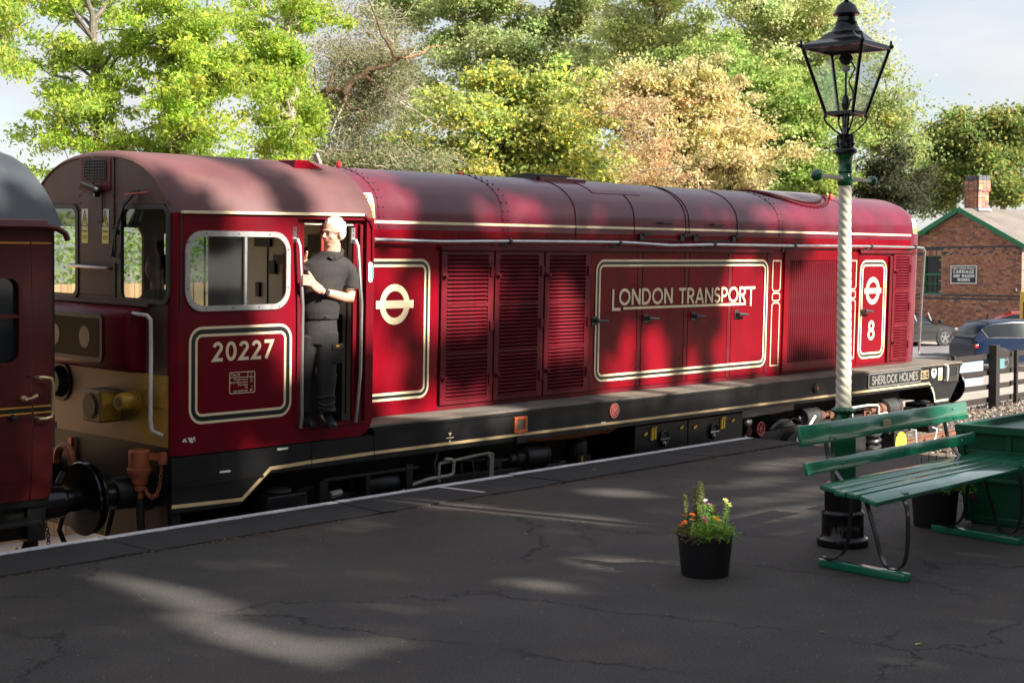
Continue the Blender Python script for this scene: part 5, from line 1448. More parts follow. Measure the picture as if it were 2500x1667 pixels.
# bogies
def bogie(xc, axles, cyls, sand, lid_only=False, right=False):
    bg = MB()
    x0, x1 = xc - 2.1, xc + 2.1
    bg.plate([(x0 + 0.2, 0.70), (x0 + 0.9, 0.66), (xc - 0.6, 0.40), (xc + 0.6, 0.40), (x1 - 0.9, 0.66), (x1 - 0.2, 0.70), (x1 - 0.2, 0.82), (xc + 0.5, 0.86), (xc - 0.5, 0.86), (x0 + 0.2, 0.82)], [], -0.86, -0.80)
    bg.box(x0 + 0.2, x0 + 0.3, -0.86, 0.86, 0.70, 0.84); bg.box(x1 - 0.3, x1 - 0.2, -0.86, 0.86, 0.70, 0.84); bg.box(xc - 0.35, xc + 0.35, -0.80, 0.80, 0.5, 0.85)
    bg.plate([(x0 + 0.2, 0.70), (x1 - 0.2, 0.70), (x1 - 0.2, 0.82), (x0 + 0.2, 0.82)], [], 0.80, 0.86)
    bo = bg.build('bogie', 'grime_black', loco, bevel=0.008)
    for ax in axles:
        for sy in (-1, 1):
            w = MB(); w.lathe([(0.03, 0.03), (0.40, 0.03), (0.455, 0.045), (0.46, 0.0), (0.47, -0.045), (0.44, -0.06), (0.40, -0.05), (0.12, -0.02), (0.11, -0.08), (0.02, -0.08)], (ax, sy * 0.72, 0.46), 36, 'Y')
            w.build('wheel', 'dark_steel', bo, smooth=True, angle=35)
        w = MB(); w.cyl((ax, -0.7, 0.46), (ax, 0.7, 0.46), 0.08, 14); w.build('axle', 'grime_black', bo)
        w = MB(); w.box(ax - 0.15, ax + 0.15, -0.98, -0.86, 0.30, 0.60); w.box(ax - 0.20, ax + 0.20, -0.93, -0.86, 0.56, 0.68)
        for dx in (-0.10, 0.10):
            for dz in (-0.1, 0.1): w.lathe([(0.016, 0), (0.016, -0.02)], (ax + dx, -0.98, 0.45 + dz), 6, 'Y')
        axb = w.build('axle_box', 'grime_black', bo, bevel=0.008)
        if right:
            w = MB(); w.lathe([(0.145, 0), (0.145, -0.012), (0.02, -0.014)], (ax, -0.985, 0.44), 28, 'Y'); w.build('axle_cover', 'sign_yellow' if ax > xc else 'grime_black', axb)
            w = MB(); w.tube([(ax + 0.35, -0.95, 0.58), (ax + 0.35, -1.02, 0.58), (ax + 0.37, -1.02, 0.42), (ax + 0.42, -1.02, 0.39), (ax + 0.85, -1.02, 0.39), (ax + 0.92, -1.02, 0.44), (ax + 0.94, -1.02, 0.55), (ax + 0.88, -0.95, 0.58)], 0.012, 8); w.build('guard_rail', 'white_paint', bo, smooth=True)
    # coil springs
    for sx in ((axles[0] + 0.42, axles[1] - 0.55) if True else ()):
        w = MB()
        pts = []
        turns = 5
        for k in range(turns * 14 + 1):
            t = k * 2 * math.pi / 14
            pts.append((sx + 0.10 * math.cos(t), -0.90 + 0.07 * math.sin(t), 0.20 + 0.42 * k / (turns * 14)))
        w.tube(pts, 0.026, 7)
        w.build('coil_spring', 'dark_steel', bo, smooth=True)
    for (x, z, d, r) in cyls:
        w = MB(); w.lathe([(r * 0.9, -0.01), (r, 0.0), (r, 0.27), (r * 1.06, 0.275), (r * 1.06, 0.295), (r * 0.9, 0.30)], (x - 0.14, -0.83, z), 24, 'X')
        w.sphere((x + 0.19, -0.83, z), 0.03, n=10, m=6) if d < 0 else w.sphere((x - 0.19, -0.83, z), 0.03, n=10, m=6)
        for a in range(0, 360, 60): w.sphere((x - 0.15 if d < 0 else x + 0.16, -0.83 + r * 0.8 * math.cos(R(a)), z + r * 0.8 * math.sin(R(a))), 0.014, n=6, m=4)
        cy = w.build('brake_cylinder', 'dark_steel' if right else 'solebar_black', bo, smooth=True, angle=40)
        w = MB()
        xs0 = x + d * 0.15
        w.lathe([(r * 0.66, 0), (r * 0.66, d * 0.10), (r * 0.5, d * 0.11), (r * 0.5, d * 0.19), (r * 0.25, d * 0.20), (r * 0.25, d * 0.34)], (xs0, -0.83, z), 18, 'X')
        w.box(min(xs0 + d * 0.32, xs0 + d * 0.52), max(xs0 + d * 0.32, xs0 + d * 0.52), -0.87, -0.79, z - 0.045, z + 0.035)
        w.lathe([(0.02, -0.09), (0.02, 0.09)], (xs0 + d * 0.45, -0.83, z - 0.005), 8, 'Y')
        w.build('push_rod', 'rust' if right else 'grime_black', cy, bevel=0.0)
        w = MB(); w.bar((xs0 + d * 0.45, -0.83, z + 0.04), (xs0 + d * 0.52, -0.83, z - 0.45), 0.035, 0.06); w.bar((xs0 + d * 0.45, -0.83, z + 0.02), (xs0 + d * 0.85, -0.83, z + 0.07), 0.03, 0.035); w.build('brake_lever', 'grime_black', bo)
    x, z = sand
    w = MB(); w.plate([(x - 0.20, z), (x + 0.20, z), (x + 0.22, z - 0.15), (x + 0.10, z - 0.40), (x - 0.10, z - 0.40), (x - 0.22, z - 0.15)], [], -0.98, -0.66); sb = w.build('sand_box', 'solebar_black', bo, bevel=0.012)
    w = MB(); w.lathe([(0.10, 0), (0.125, 0.012), (0.125, 0.028), (0.10, 0.036), (0.01, 0.04)], (x, -0.83, z), 22, 'Z'); w.build('sand_lid', 'dark_steel', sb, smooth=True, angle=50)
    # brake blocks
    for ax in axles:
        for d in (-1, 1):
            w = MB(); w.strip([(ax + d * 0.50 * math.cos(R(a)), 0.46 + 0.50 * math.sin(R(a))) for a in (-25, -10, 5, 20)], 0.05, -0.77, -0.67); w.bar((ax + d * 0.52, -0.72, 0.46), (ax + d * 0.50, -0.72, 0.9), 0.04, 0.03); w.build('brake_block', 'rust', bo)
    return bo
bl = bogie(2.85, (1.55, 4.12), [(4.26, 0.925, -1, 0.112)], (1.13, 0.93))
br = bogie(10.10, (8.85, 11.34), [(9.28, 0.92, 1, 0.115), (11.25, 0.885, -1, 0.125)], (12.25, 0.90), right=True)
# left bogie: bracket cage with small cylinder and light pipework
s_ = MB(); s_.box(1.47, 1.56, -0.98, -0.90, 0.55, 1.0); s_.box(1.98, 2.03, -0.98, -0.90, 0.6, 1.0); s_.box(2.45, 2.53, -0.98, -0.90, 0.6, 1.04); s_.box(1.5, 2.6, -0.985, -0.88, 0.99, 1.015); s_.build('bracket_cage', 'solebar_black', bl, bevel=0.004)
s_ = MB(); s_.lathe([(0.11, 0), (0.12, 0.02), (0.12, 0.34), (0.11, 0.36)], (2.05, -0.84, 0.88), 20, 'X'); s_.build('small_cylinder', 'solebar_black', bl, smooth=True, angle=40)
s_ = MB(); s_.tube([(1.62, -0.93, 0.86), (1.74, -0.93, 0.875)], [0.035, 0.028], 8); s_.tube([(2.42, -0.95, 0.80), (2.55, -0.95, 0.85), (2.75, -0.95, 0.88), (3.02, -0.95, 0.885), (3.06, -0.95, 0.90), (3.07, -0.95, 1.0), (3.03, -0.95, 1.03), (2.95, -0.95, 1.035)], 0.016, 8); s_.tube([(2.88, -0.95, 0.84), (2.88, -0.95, 1.0)], 0.013, 8)
s_.tube([(2.9, -0.93, 1.0), (3.4, -0.93, 1.03), (3.55, -0.93, 1.035), (3.60, -0.93, 1.02), (3.60, -0.93, 0.7)], 0.014, 8); s_.tube([(3.53, -0.95, 1.02), (3.555, -0.95, 0.99), (3.555, -0.95, 0.7)], 0.014, 8); s_.tube([(1.62, -0.95, 0.78), (2.0, -0.95, 0.76), (2.3, -0.95, 0.79)], 0.011, 6)
s_.build('pipework', 'dirty_pipe', bl, smooth=True)
s_ = MB(); s_.tube([(3.15, -0.96, 0.98), (3.20, -0.96, 0.7)], 0.007, 5); s_.tube([(3.30, -0.96, 0.99), (3.36, -0.96, 0.7)], 0.007, 5); s_.tube([(2.9, -0.92, 1.15), (2.83, -0.94, 1.0), (2.86, -0.95, 0.85)], 0.012, 6); s_.build('rod', 'dark_steel', bl)
s_ = MB(); s_.tube([(9.05, -0.96, 0.78), (9.2, -0.96, 0.92), (9.24, -0.96, 0.95)], 0.018, 8); s_.tube([(8.85, -0.96, 0.5), (8.85, -0.96, 0.70), (8.88, -0.96, 0.72), (9.6, -0.96, 0.76), (9.66, -0.96, 0.80), (9.66, -0.96, 0.88)], 0.014, 8); s_.tube([(8.90, -0.97, 0.5), (8.90, -0.97, 0.66), (9.5, -0.97, 0.70)], 0.014, 8)
s_.tube([(9.98, -0.95, 1.03), (10.05, -0.95, 1.045), (10.07, -0.95, 1.0), (10.07, -0.95, 0.62)], 0.012, 6); s_.tube([(10.14, -0.95, 1.0), (10.14, -0.95, 0.62)], 0.012, 6)
s_.tube([(9.95, -0.95, 0.985), (10.5, -0.96, 0.99), (10.75, -0.96, 0.975), (10.78, -0.96, 0.95), (10.78, -0.96, 0.86), (10.85, -0.96, 0.85), (11.0, -0.96, 0.86)], 0.014, 8)
s_.build('pipework', 'pipe_white', br, smooth=True)
s_ = MB(); s_.lathe([(0.30, 0), (0.30, 0.02)], (8.88, -0.95, 0.50), 30, 'Y'); s_.build('wheel_guard', 'grime_black', br)
for x in (8.5, 8.75):
    pass
s_ = MB(); s_.tube([(8.32, -0.96, 0.55), (8.45, -0.96, 0.75), (8.55, -0.96, 0.90), (8.75, -0.96, 0.96), (8.92, -0.96, 0.92), (9.05, -0.96, 0.78), (9.2, -0.96, 0.70), (9.3, -0.96, 0.62)], 0.008, 6); s_.build('cable', 'dark_steel', br)
# ================================================================== COACH at the left
coach = empty('railway_coach', (6.66 - 0.99, 10.543, -0.817), (CANT, 0, 0))
tag(coach, 'maroon railway coach end with grey roof coupled left of the locomotive', 'railway coach')
# local: X negative away from the engine, end at X=0
L_ = -9.0
arch_c = [(1.03, 3.05), (1.0, 3.08), (0.95, 3.14), (0.88, 3.225), (0.80, 3.305), (0.70, 3.385), (0.60, 3.45), (0.50, 3.505), (0.36, 3.56), (0.18, 3.60), (0.0, 3.612)]
ac = [(-y, z) for y, z in arch_c] + [(y, z) for y, z in reversed(arch_c[:-1])]
rows = [[(L_, y, z) for y, z in ac], [(-0.9, y, z) for y, z in ac]]
for t in range(1, 7):
    a = R(90 * t / 6)
    k = 1.0 + 0.012 * (1 - math.cos(a)); kz = 1 - 0.03 * (1 - math.cos(a))
    rows.append([(-0.62 + 0.68 * math.sin(a), y * k, 3.04 + (z - 3.04) * kz) for y, z in ac])
s_ = MB(); s_.grid(rows); s_.build('coach_roof', 'coach_roof', coach, smooth=True, angle=60)
# bodyside with curved turn-under, doors separated by a recessed joint
def cside(x0, x1, holes=(), y=-1.0, name='body_panel'):
    zs = [1.15, 1.30, 1.50, 1.72, 2.0, 2.3, 2.6, 2.85, 3.04]
    ys = [0.045, 0.02, 0.007, 0.0, 0.0, 0.0, 0.004, 0.012, 0.022]
    s_ = MB()
    o_ = [(x0, z) for z in reversed(zs)] + [(x1, z) for z in zs]
    s_.plate(o_, holes, 0.0, 0.03)
    # bend the plate to the turn-under
    s_.v = [(a, y + b + float(np.interp(c, zs, ys)), c) for a, b, c in s_.v]
    return s_.build(name, 'coach_maroon', coach)
cside(-0.155, 0.0, name='end_panel')
dw = rrect(-0.78, -0.245, 2.11, 2.70, 0.08)
cd = cside(-0.92, -0.163, [dw], name='coach_door')
cside(L_, -0.928, [rrect(-2.3, -1.05, 2.0, 2.75, 0.1)], name='body_panel')
s_ = MB(); s_.box(-0.80, -0.22, -0.965, -0.96, 2.08, 2.74); s_.build('door_glass', 'car_glass', cd)
s_ = MB(); s_.plate(rrect(-0.795, -0.235, 2.095, 2.715, 0.09), [rrect(-0.77, -0.26, 2.12, 2.69, 0.07)], -1.006, -0.985); s_.build('window_frame', 'coach_maroon', cd)
s_ = MB(); s_.box(-0.78, -0.25, -1.0, -0.97, 2.42, 2.445); s_.build('window_bar', 'coach_maroon', cd)
s_ = MB(); s_.box(-2.3, -1.05, -0.965, -0.96, 1.98, 2.78); s_.build('window', 'car_glass', coach)
s_ = MB(); s_.box(L_, 0.0, -0.94, 0.94, 1.10, 1.2); s_.box(-0.03, -0.01, -0.95, 0.95, 1.15, 3.10); s_.box(-0.93, -0.90, -0.94, 0.94, 1.2, 3.0); s_.build('coach_end', 'solebar_black', coach)
# lining
s_ = MB()
for x0, x1 in ((L_, -0.93), (-0.918, -0.165), (-0.153, -0.002)):
    for z0, z1, mt in ((1.800, 1.811, 0), (1.757, 1.768, 0), (1.769, 1.799, 1), (2.925, 2.937, 0), (2.897, 2.922, 1)):
        s_.cm = mt; yv = -1.002 if z0 < 2.5 else -0.984; s_.box(x0, x1, yv, yv + 0.004, z0, z1)
s_.build('lining', ['coach_line', 'black_line'], coach)
s_ = MB(); s_.tube([(L_, -1.035, 3.045), (-0.06, -1.035, 3.045), (0.02, -1.04, 3.03), (0.07, -1.045, 3.0), (0.09, -1.045, 2.955)], 0.022, 8); s_.tube([(L_, -1.01, 3.065), (-0.06, -1.01, 3.065)], 0.03, 8)
s_.build('gutter', 'coach_maroon', coach, smooth=True)
# handles
s_ = MB(); s_.tube([(-0.135, -1.0, 2.005), (-0.135, -1.06, 2.01), (-0.10, -1.075, 2.01), (-0.055, -1.075, 2.0), (-0.045, -1.075, 1.96), (-0.045, -1.075, 1.77), (-0.055, -1.075, 1.735), (-0.10, -1.075, 1.725), (-0.135, -1.06, 1.725), (-0.135, -1.0, 1.73)], 0.0125, 10); s_.build('door_grab_rail', 'brass', coach, smooth=True)
s_ = MB(); s_.lathe([(0.02, 0), (0.022, -0.03), (0.012, -0.045)], (-0.235, -1.0, 1.868), 12, 'Y'); s_.tube([(-0.245, -1.045, 1.862), (-0.20, -1.05, 1.868), (-0.15, -1.045, 1.885)], [0.017, 0.010, 0.016], 8); s_.build('door_handle', 'brass', cd, smooth=True)
s_ = MB(); s_.lathe([(0.018, 0), (0.024, -0.02), (0.02, -0.05), (0.006, -0.055)], (-0.32, -1.0, 1.742), 12, 'Y'); s_.lathe([(0.010, 0), (0.010, -0.01)], (-0.185, -1.0, 2.02), 10, 'Y'); s_.build('door_stop', 'rubber', cd, smooth=True)
# underframe, step, buffer, gangway, hoses
s_ = MB(); s_.box(L_, -0.02, -0.86, -0.78, 0.86, 1.10); s_.box(-0.14, 0.0, -0.9, 0.9, 0.84, 1.14); s_.build('solebar', 'grime_black', coach, bevel=0.006)
s_ = MB(); s_.box(L_, -0.10, -1.03, -0.86, 0.985, 1.015); s_.build('step_board', 'grime_black', coach, bevel=0.004)
s_ = MB(); s_.plate([(-0.09, 0.98), (0.0, 0.98), (0.0, 0.62), (-0.03, 0.55), (-0.07, 0.7)], [], -0.80, -0.74); s_.bar((-0.02, -0.78, 0.98), (-0.16, -0.74, 0.52), 0.03, 0.05); s_.build('bracket', 'grime_black', coach)
s_ = MB(); s_.lathe([(0.10, 0.0), (0.10, 0.10), (0.085, 0.11)], (0.0, -0.66, 1.05), 20, 'X'); s_.build('buffer_collar', 'copper_rust', coach, smooth=True, angle=40)
buffer(coach, 0.03, -0.66, 1.05, 1, 0.275, 0.42, 'gloss_black', 'gloss_black'); buffer(coach, 0.0, 0.66, 1.05, 1, 0.275, 0.45)
s_ = MB()
ch = []
pts = [(0.08, -0.75, 0.96), (0.10, -0.76, 0.86), (0.10, -0.77, 0.76), (0.06, -0.78, 0.67), (0.0, -0.79, 0.62), (-0.05, -0.80, 0.66)]
for i in range(len(pts) - 1):
    for k in range(4): ch.append(Vector(pts[i]).lerp(Vector(pts[i + 1]), k / 4))
for i, c in enumerate(ch):
    r_ = 0.013
    s_.tube([(c.x + (r_ * math.cos(t) if i % 2 else 0), c.y + (0 if i % 2 else r_ * math.cos(t)), c.z + 1.3 * r_ * math.sin(t)) for t in [k * 6.283 / 8 for k in range(9)]], 0.0042, 5, caps=False)
s_.build('chain', 'grime_black', coach)
s_ = MB(); s_.plate(rrect(-0.42, 0.42, 1.05, 3.02, 0.1), [rrect(-0.36, 0.36, 1.12, 2.95, 0.08)], 0.0, 0.16, 'X'); s_.plate(rrect(-0.42, 0.42, 1.05, 3.02, 0.1), [rrect(-0.36, 0.36, 1.12, 2.95, 0.08)], 0.18, 0.22, 'X'); s_.build('gangway', 'rubber', coach)
s_ = MB(); s_.box(0.0, 0.08, -0.86, -0.80, 1.2, 3.02); s_.box(0.0, 0.05, -0.94, -0.90, 1.5, 3.02); s_.tube([(0.02, -0.75, 2.36), (0.06, -0.78, 2.32), (0.10, -0.80, 2.22), (0.115, -0.80, 2.0), (0.115, -0.80, 1.8), (0.10, -0.80, 1.55), (0.05, -0.80, 1.42), (0.02, -0.78, 1.38)], 0.014, 8); s_.box(0.0, 0.14, -0.82, -0.76, 1.62, 1.66)
s_.build('end_pipework', 'solebar_black', coach)
s_ = MB(); s_.box(-1.1, -0.15, -0.86, -0.80, 0.42, 0.60); s_.box(-1.9, -0.2, -0.84, -0.82, 0.55, 0.68); s_.lathe([(0.46, 0), (0.46, 0.03)], (-1.3, -0.74, 0.46), 24, 'Y'); s_.build('coach_bogie', 'copper_rust', coach, bevel=0.01)
s_ = MB(); s_.box(-0.60, -0.25, -0.93, -0.86, 0.55, 0.72); s_.box(-0.19, -0.12, -0.92, -0.87, 0.62, 0.78); s_.bar((-0.22, -0.9, 0.82), (-0.28, -0.9, 0.6), 0.02, 0.02); s_.build('spring_hanger', 'copper_rust', coach, bevel=0.01)

# ================================================================== LAMP STANDARD
lamp = empty('lamp_post', (9.17, 5.29, 0), (0, 0, 0))
tag(lamp, 'Victorian station lamp post with spiral cream column and black square lantern', 'lamp post')
s_ = MB(); s_.lathe([(0.172, 0.0), (0.176, 0.02), (0.172, 0.05), (0.150, 0.065), (0.142, 0.075), (0.142, 0.215), (0.146, 0.225), (0.132, 0.245)], (0, 0, 0), 40, 'Z')
s_.build('lamp_base', 'gloss_black', lamp, smooth=True, angle=40)
s_ = MB(); s_.lathe([(0.133, 0.245), (0.133, 0.385), (0.138, 0.39), (0.128, 0.41)], (0, 0, 0), 8, 'Z', phase=R(10)); s_.build('octagonal_drum', 'gloss_black', lamp, bevel=0.004)
s_ = MB(); s_.lathe([(0.125, 0.405), (0.128, 0.42), (0.10, 0.44)], (0, 0, 0), 16, 'Z')
s_.build('leaf_collar', 'lamp_green', lamp)
s_ = MB(); s_.lathe([(0.102, 0.43), (0.102, 0.835), (0.106, 0.845), (0.10, 0.86), (0.080, 0.875), (0.066, 0.90), (0.064, 0.915)], (0, 0, 0), 4, 'Z', phase=R(-2.7 + 0)); 
ped = s_.build('pedestal', 'lamp_green', lamp, bevel=0.004)
s_ = MB(); s_.lathe([(0.060, 0.87), (0.060, 0.90), (0.072, 0.915), (0.074, 0.93), (0.066, 0.945), (0.055, 0.95)], (0, 0, 0), 24, 'Z')
for k in range(16): s_.sphere((0.072 * math.cos(k * R(22.5)), 0.072 * math.sin(k * R(22.5)), 0.925), 0.012, n=6, m=4)
s_.build('bead_collar', 'lamp_green', lamp, smooth=True)
# spiral column
rows = []
NZ, NA = 170, 40
for i in range(NZ + 1):
    z = 0.945 + (2.46 - 0.945) * i / NZ
    r0 = 0.0515 - 0.0105 * i / NZ
    ph = -2 * math.pi * 7.2 * (z - 0.945) / 1.0 * 0.62
    row = []
    for k in range(NA):
        t = 2 * math.pi * k / NA
        # four rope strands with sharp grooves between them
        q = ((t - ph) / (2 * math.pi) * 4) % 1.0
        e = 0.0085 * (abs(math.sin(math.pi * q)) ** 0.5)
        row.append(((r0 - 0.0060 + e) * math.cos(t), (r0 - 0.0060 + e) * math.sin(t), z))
    rows.append(row)
s_ = MB(); s_.grid(rows, close=True); s_.build('spiral_column', 'post_white', lamp, smooth=True, angle=60)
s_ = MB(); s_.lathe([(0.045, 2.45), (0.052, 2.46), (0.056, 2.49), (0.048, 2.515), (0.044, 2.53), (0.050, 2.545), (0.046, 2.56), (0.045, 2.60), (0.052, 2.645), (0.060, 2.662)], (0, 0, 0), 20, 'Z'); s_.build('capital', 'lamp_green', lamp, smooth=True)
s_ = MB(); s_.lathe([(0.06, 2.662), (0.078, 2.668), (0.080, 2.685), (0.070, 2.70), (0.058, 2.705), (0.05, 2.71), (0.046, 2.715), (0.046, 2.79), (0.050, 2.795), (0.03, 2.80)], (0, 0, 0), 24, 'Z')
for k in range(6): s_.box(0, 0, 0, 0, 0, 0) if False else s_.sphere((0.055 * math.cos(k * R(60)), 0.055 * math.sin(k * R(60)), 2.73), 0.011, n=8, m=5)
for k in range(4): s_.obox((0.047 * math.cos(k * R(90) + 0.3), 0.047 * math.sin(k * R(90) + 0.3), 2.75), (0.010 * math.cos(k * R(90) + 0.3), 0.010 * math.sin(k * R(90) + 0.3), 0), (-0.008 * math.sin(k * R(90) + .3), 0.008 * math.cos(k * R(90) + .3), 0), (0, 0, 0.04))
s_.build('lamp_collar', 'gloss_black', lamp, smooth=True, angle=45)
ba = Vector((math.cos(R(2)), math.sin(R(2)), -0.012))
s_ = MB(); s_.bar(-ba * 0.385 + Vector((0, 0, 2.50)), ba * 0.385 + Vector((0, 0, 2.50)), 0.026, 0.026); lb_ = s_.build('ladder_bar', 'post_white', lamp, bevel=0.004)
s_ = MB(); s_.sphere(-ba * 0.39 + Vector((0, 0, 2.50)), 0.040, n=16, m=10); s_.build('ball_end', 'lamp_green', lb_, smooth=True)
s_ = MB(); s_.sphere(ba * 0.39 + Vector((0, 0, 2.50)), 0.036, n=16, m=10); s_.build('ball_end', 'lamp_green', lb_, smooth=True)
# lantern (square, turned so one corner points near the camera)
view = math.atan2(-5.29, -9.17)
ph0 = view + R(19)
def corner(k, r, z): return Vector((r * math.cos(ph0 + k * math.pi / 2), r * math.sin(ph0 + k * math.pi / 2), z))
lt = empty('lantern', (0, 0, 0)); lt.parent = lamp
RT, RB, ZT, ZB = 0.305, 0.140, 3.375, 2.935
s_ = MB()
for k in range(4):
    s_.bar(corner(k, RB, ZB), corner(k, RT, ZT), 0.018, 0.018)
    s_.bar(corner(k, RB, ZB), corner(k + 1, RB, ZB), 0.016, 0.022); s_.bar(corner(k, RT, ZT), corner(k + 1, RT, ZT), 0.020, 0.026)
    s_.lathe([(0.012, 0.0), (0.016, 0.01), (0.010, 0.025), (0.006, 0.05)], corner(k, RT + 0.008, ZT), 8, 'Z')
    s_.sphere(corner(k, RT + 0.012, ZT + 0.01), 0.018, 0.018, 0.016, 8, 6); s_.lathe([(0.010, 0), (0.010, -0.03)], corner(k, RB, ZB), 8, 'Z')
s_.build('lantern_frame', 'gloss_black', lt)
for k in range(4):
    g_ = MB(); c = [corner(k, RB - 0.004, ZB + 0.01), corner(k + 1, RB - 0.004, ZB + 0.01), corner(k + 1, RT - 0.008, ZT - 0.01), corner(k, RT - 0.008, ZT - 0.01)]
    g_.add(c, [(0, 1, 2, 3)]); g_.build('glass_pane', 'lamp_glass', lt, fix=False)
s_ = MB()
rows = [[corner(k, RT + 0.012, ZT + 0.012) for k in range(4)], [corner(k, 0.20, 3.425) for k in range(4)], [corner(k, 0.125, 3.475) for k in range(4)]]
s_.grid(rows, close=True)
s_.build('lantern_roof', 'gloss_black', lt)
s_ = MB(); s_.add([corner(k, RT - 0.012, ZT + 0.004) for k in range(4)], [(0, 1, 2, 3)]); s_.build('roof_lining', 'rubber', lt, fix=False)
s_ = MB(); s_.lathe([(0.110, 3.455), (0.113, 3.475), (0.092, 3.495), (0.088, 3.51), (0.080, 3.515), (0.072, 3.54), (0.074, 3.545), (0.064, 3.552), (0.060, 3.58), (0.058, 3.59), (0.088, 3.592), (0.090, 3.60), (0.078, 3.62), (0.062, 3.655), (0.030, 3.68), (0.014, 3.69), (0.014, 3.70), (0.022, 3.705), (0.012, 3.715), (0.026, 3.735), (0.030, 3.755), (0.020, 3.78), (0.008, 3.80), (0.002, 3.82)], (0, 0, 0), 32, 'Z'); s_.build('lantern_vent', 'gloss_black', lt, smooth=True, angle=40)
s_ = MB(); s_.lathe([(0.03, 3.34), (0.05, 3.30), (0.03, 3.27), (0.02, 3.26)], (0, 0, 0), 14, 'Z'); s_.tube([(0, 0, 2.8), (0, 0, 3.26)], 0.008, 8); s_.tube([(0.0, 0.0, 2.98), (0.04, -0.03, 3.04), (0.045, -0.03, 3.08), (0.02, -0.01, 3.15), (0.05, -0.04, 3.24), (0.03, 0.0, 3.32)], 0.006, 6)
s_.lathe([(0.02, 2.96), (0.03, 3.0), (0.022, 3.04), (0.01, 3.06)], (0, 0, 0), 10, 'Z'); s_.tube([(0, 0, 2.72), (0, 0, 2.94)], 0.013, 8); s_.sphere((0, 0, 2.86), 0.022, n=8, m=6); s_.build('gas_fitting', 'iron_black', lt)
s_ = MB(); s_.sphere((0, 0, 3.235), 0.030, 0.030, 0.022, 14, 8); s_.build('mantle', 'white_paint', lt, smooth=True)
s_ = MB()
for k in range(4):
    u_ = corner(k, 1, 0)
    s_.tube([Vector((0, 0, 0)) + u_ * 0.030 + Vector((0, 0, 2.79)), u_ * 0.075 + Vector((0, 0, 2.82)), u_ * 0.135 + Vector((0, 0, 2.875)), u_ * 0.150 + Vector((0, 0, 2.905)), u_ * 0.145 + Vector((0, 0, 2.93)), u_ * 0.125 + Vector((0, 0, 2.932))], 0.0065 if k in (0, 2) else 0.006, 6)
    s_.bar(u_ * 0.02 + Vector((0, 0, 2.76)), u_ * 0.055 + Vector((0, 0, 2.935)), 0.014, 0.020) if k in (0, 2) else None
s_.build('lantern_bracket', 'gloss_black', lt)

# ================================================================== BENCH
bench = empty('platform_bench', (8.1, 4.6, 0), (0, 0, 0))
tag(bench, 'green slatted platform bench on black strap iron legs beside the lamp post', 'bench')
def plank(y0, y1, z0, z1, th, x0=8.08, x1=10.41, name='seat_plank'):
    d = Vector((0, y1 - y0, z1 - z0)); L = d.length; d.normalize(); n = Vector((0, -d.z, d.y))
    if n.z < 0 and abs(n.z) > 0.3: n = -n
    c = Vector(((x0 + x1) / 2, (y0 + y1) / 2, (z0 + z1) / 2)) - n * th / 2
    s_ = MB(); s_.obox(c - Vector((8.1, 4.6, 0)), Vector(((x1 - x0) / 2, 0, 0)), d * L / 2, n * th / 2)
    return s_.build(name, 'bench_green', bench, bevel=0.006, segs=2, smooth=True)
plank(4.725, 4.845, 0.560, 0.574, 0.032, 8.12, 10.42); plank(4.635, 4.710, 0.553, 0.560, 0.032, 8.06, 10.40); plank(4.535, 4.620, 0.553, 0.553, 0.032, 8.05, 10.44); plank(4.405, 4.515, 0.520, 0.550, 0.032, 8.03, 10.46)
bk1 = plank(4.955, 4.975, 0.798, 0.925, 0.028, 8.10, 10.37, 'back_plank'); bk2 = plank(4.900, 4.915, 0.627, 0.704, 0.028, 8.08, 10.385, 'back_plank')
s_ = MB(); s_.box(9.10 - 8.1, 9.20 - 8.1, 4.948 - 4.6, 4.957 - 4.6, 0.842, 0.884); o = s_.build('brass_plaque', 'brass', bk1, bevel=0.002)
s_ = MB()
for x, z, y in ((8.43, 0.895, 4.950), (8.46, 0.825, 4.937), (10.10, 0.890, 4.950), (10.14, 0.828, 4.937), (8.47, 0.665, 4.885), (10.12, 0.665, 4.885)): s_.sphere((x - 8.1, y - 4.6, z), 0.012, 0.006, 0.012, 10, 6)
s_.build('bolts', 'bench_green', bench, smooth=True)
def strap_iron(pts, x0, xd=0.0, w=0.040, th=0.009):
    s_ = MB()
    P = [Vector((x0 - 8.1, y - 4.6, z)) for y, z in pts]
    # resample with smoothing
    Q = []
    for i in range(len(P) - 1):
        p0 = P[max(0, i - 1)]; p1 = P[i]; p2 = P[i + 1]; p3 = P[min(len(P) - 1, i + 2)]
        for k in range(5):
            t = k / 5
            Q.append(0.5 * ((2 * p1) + (p2 - p0) * t + (2 * p0 - 5 * p1 + 4 * p2 - p3) * t * t + (-p0 + 3 * p1 - 3 * p2 + p3) * t ** 3))
    Q.append(P[-1])
    rows = []
    for i, q in enumerate(Q):
        d = (Q[min(i + 1, len(Q) - 1)] - Q[max(i - 1, 0)]).normalized(); n = Vector((0, -d.z, d.y))
        X = Vector((w / 2, 0, 0))
        rows.append([q - X - n * th / 2, q + X - n * th / 2, q + X + n * th / 2, q - X + n * th / 2])
    s_.grid(rows, close=True); s_.add(rows[0], [(0, 1, 2, 3)]); s_.add(rows[-1], [(3, 2, 1, 0)])
    return s_.build('leg', 'iron_black', bench, smooth=True, angle=50)
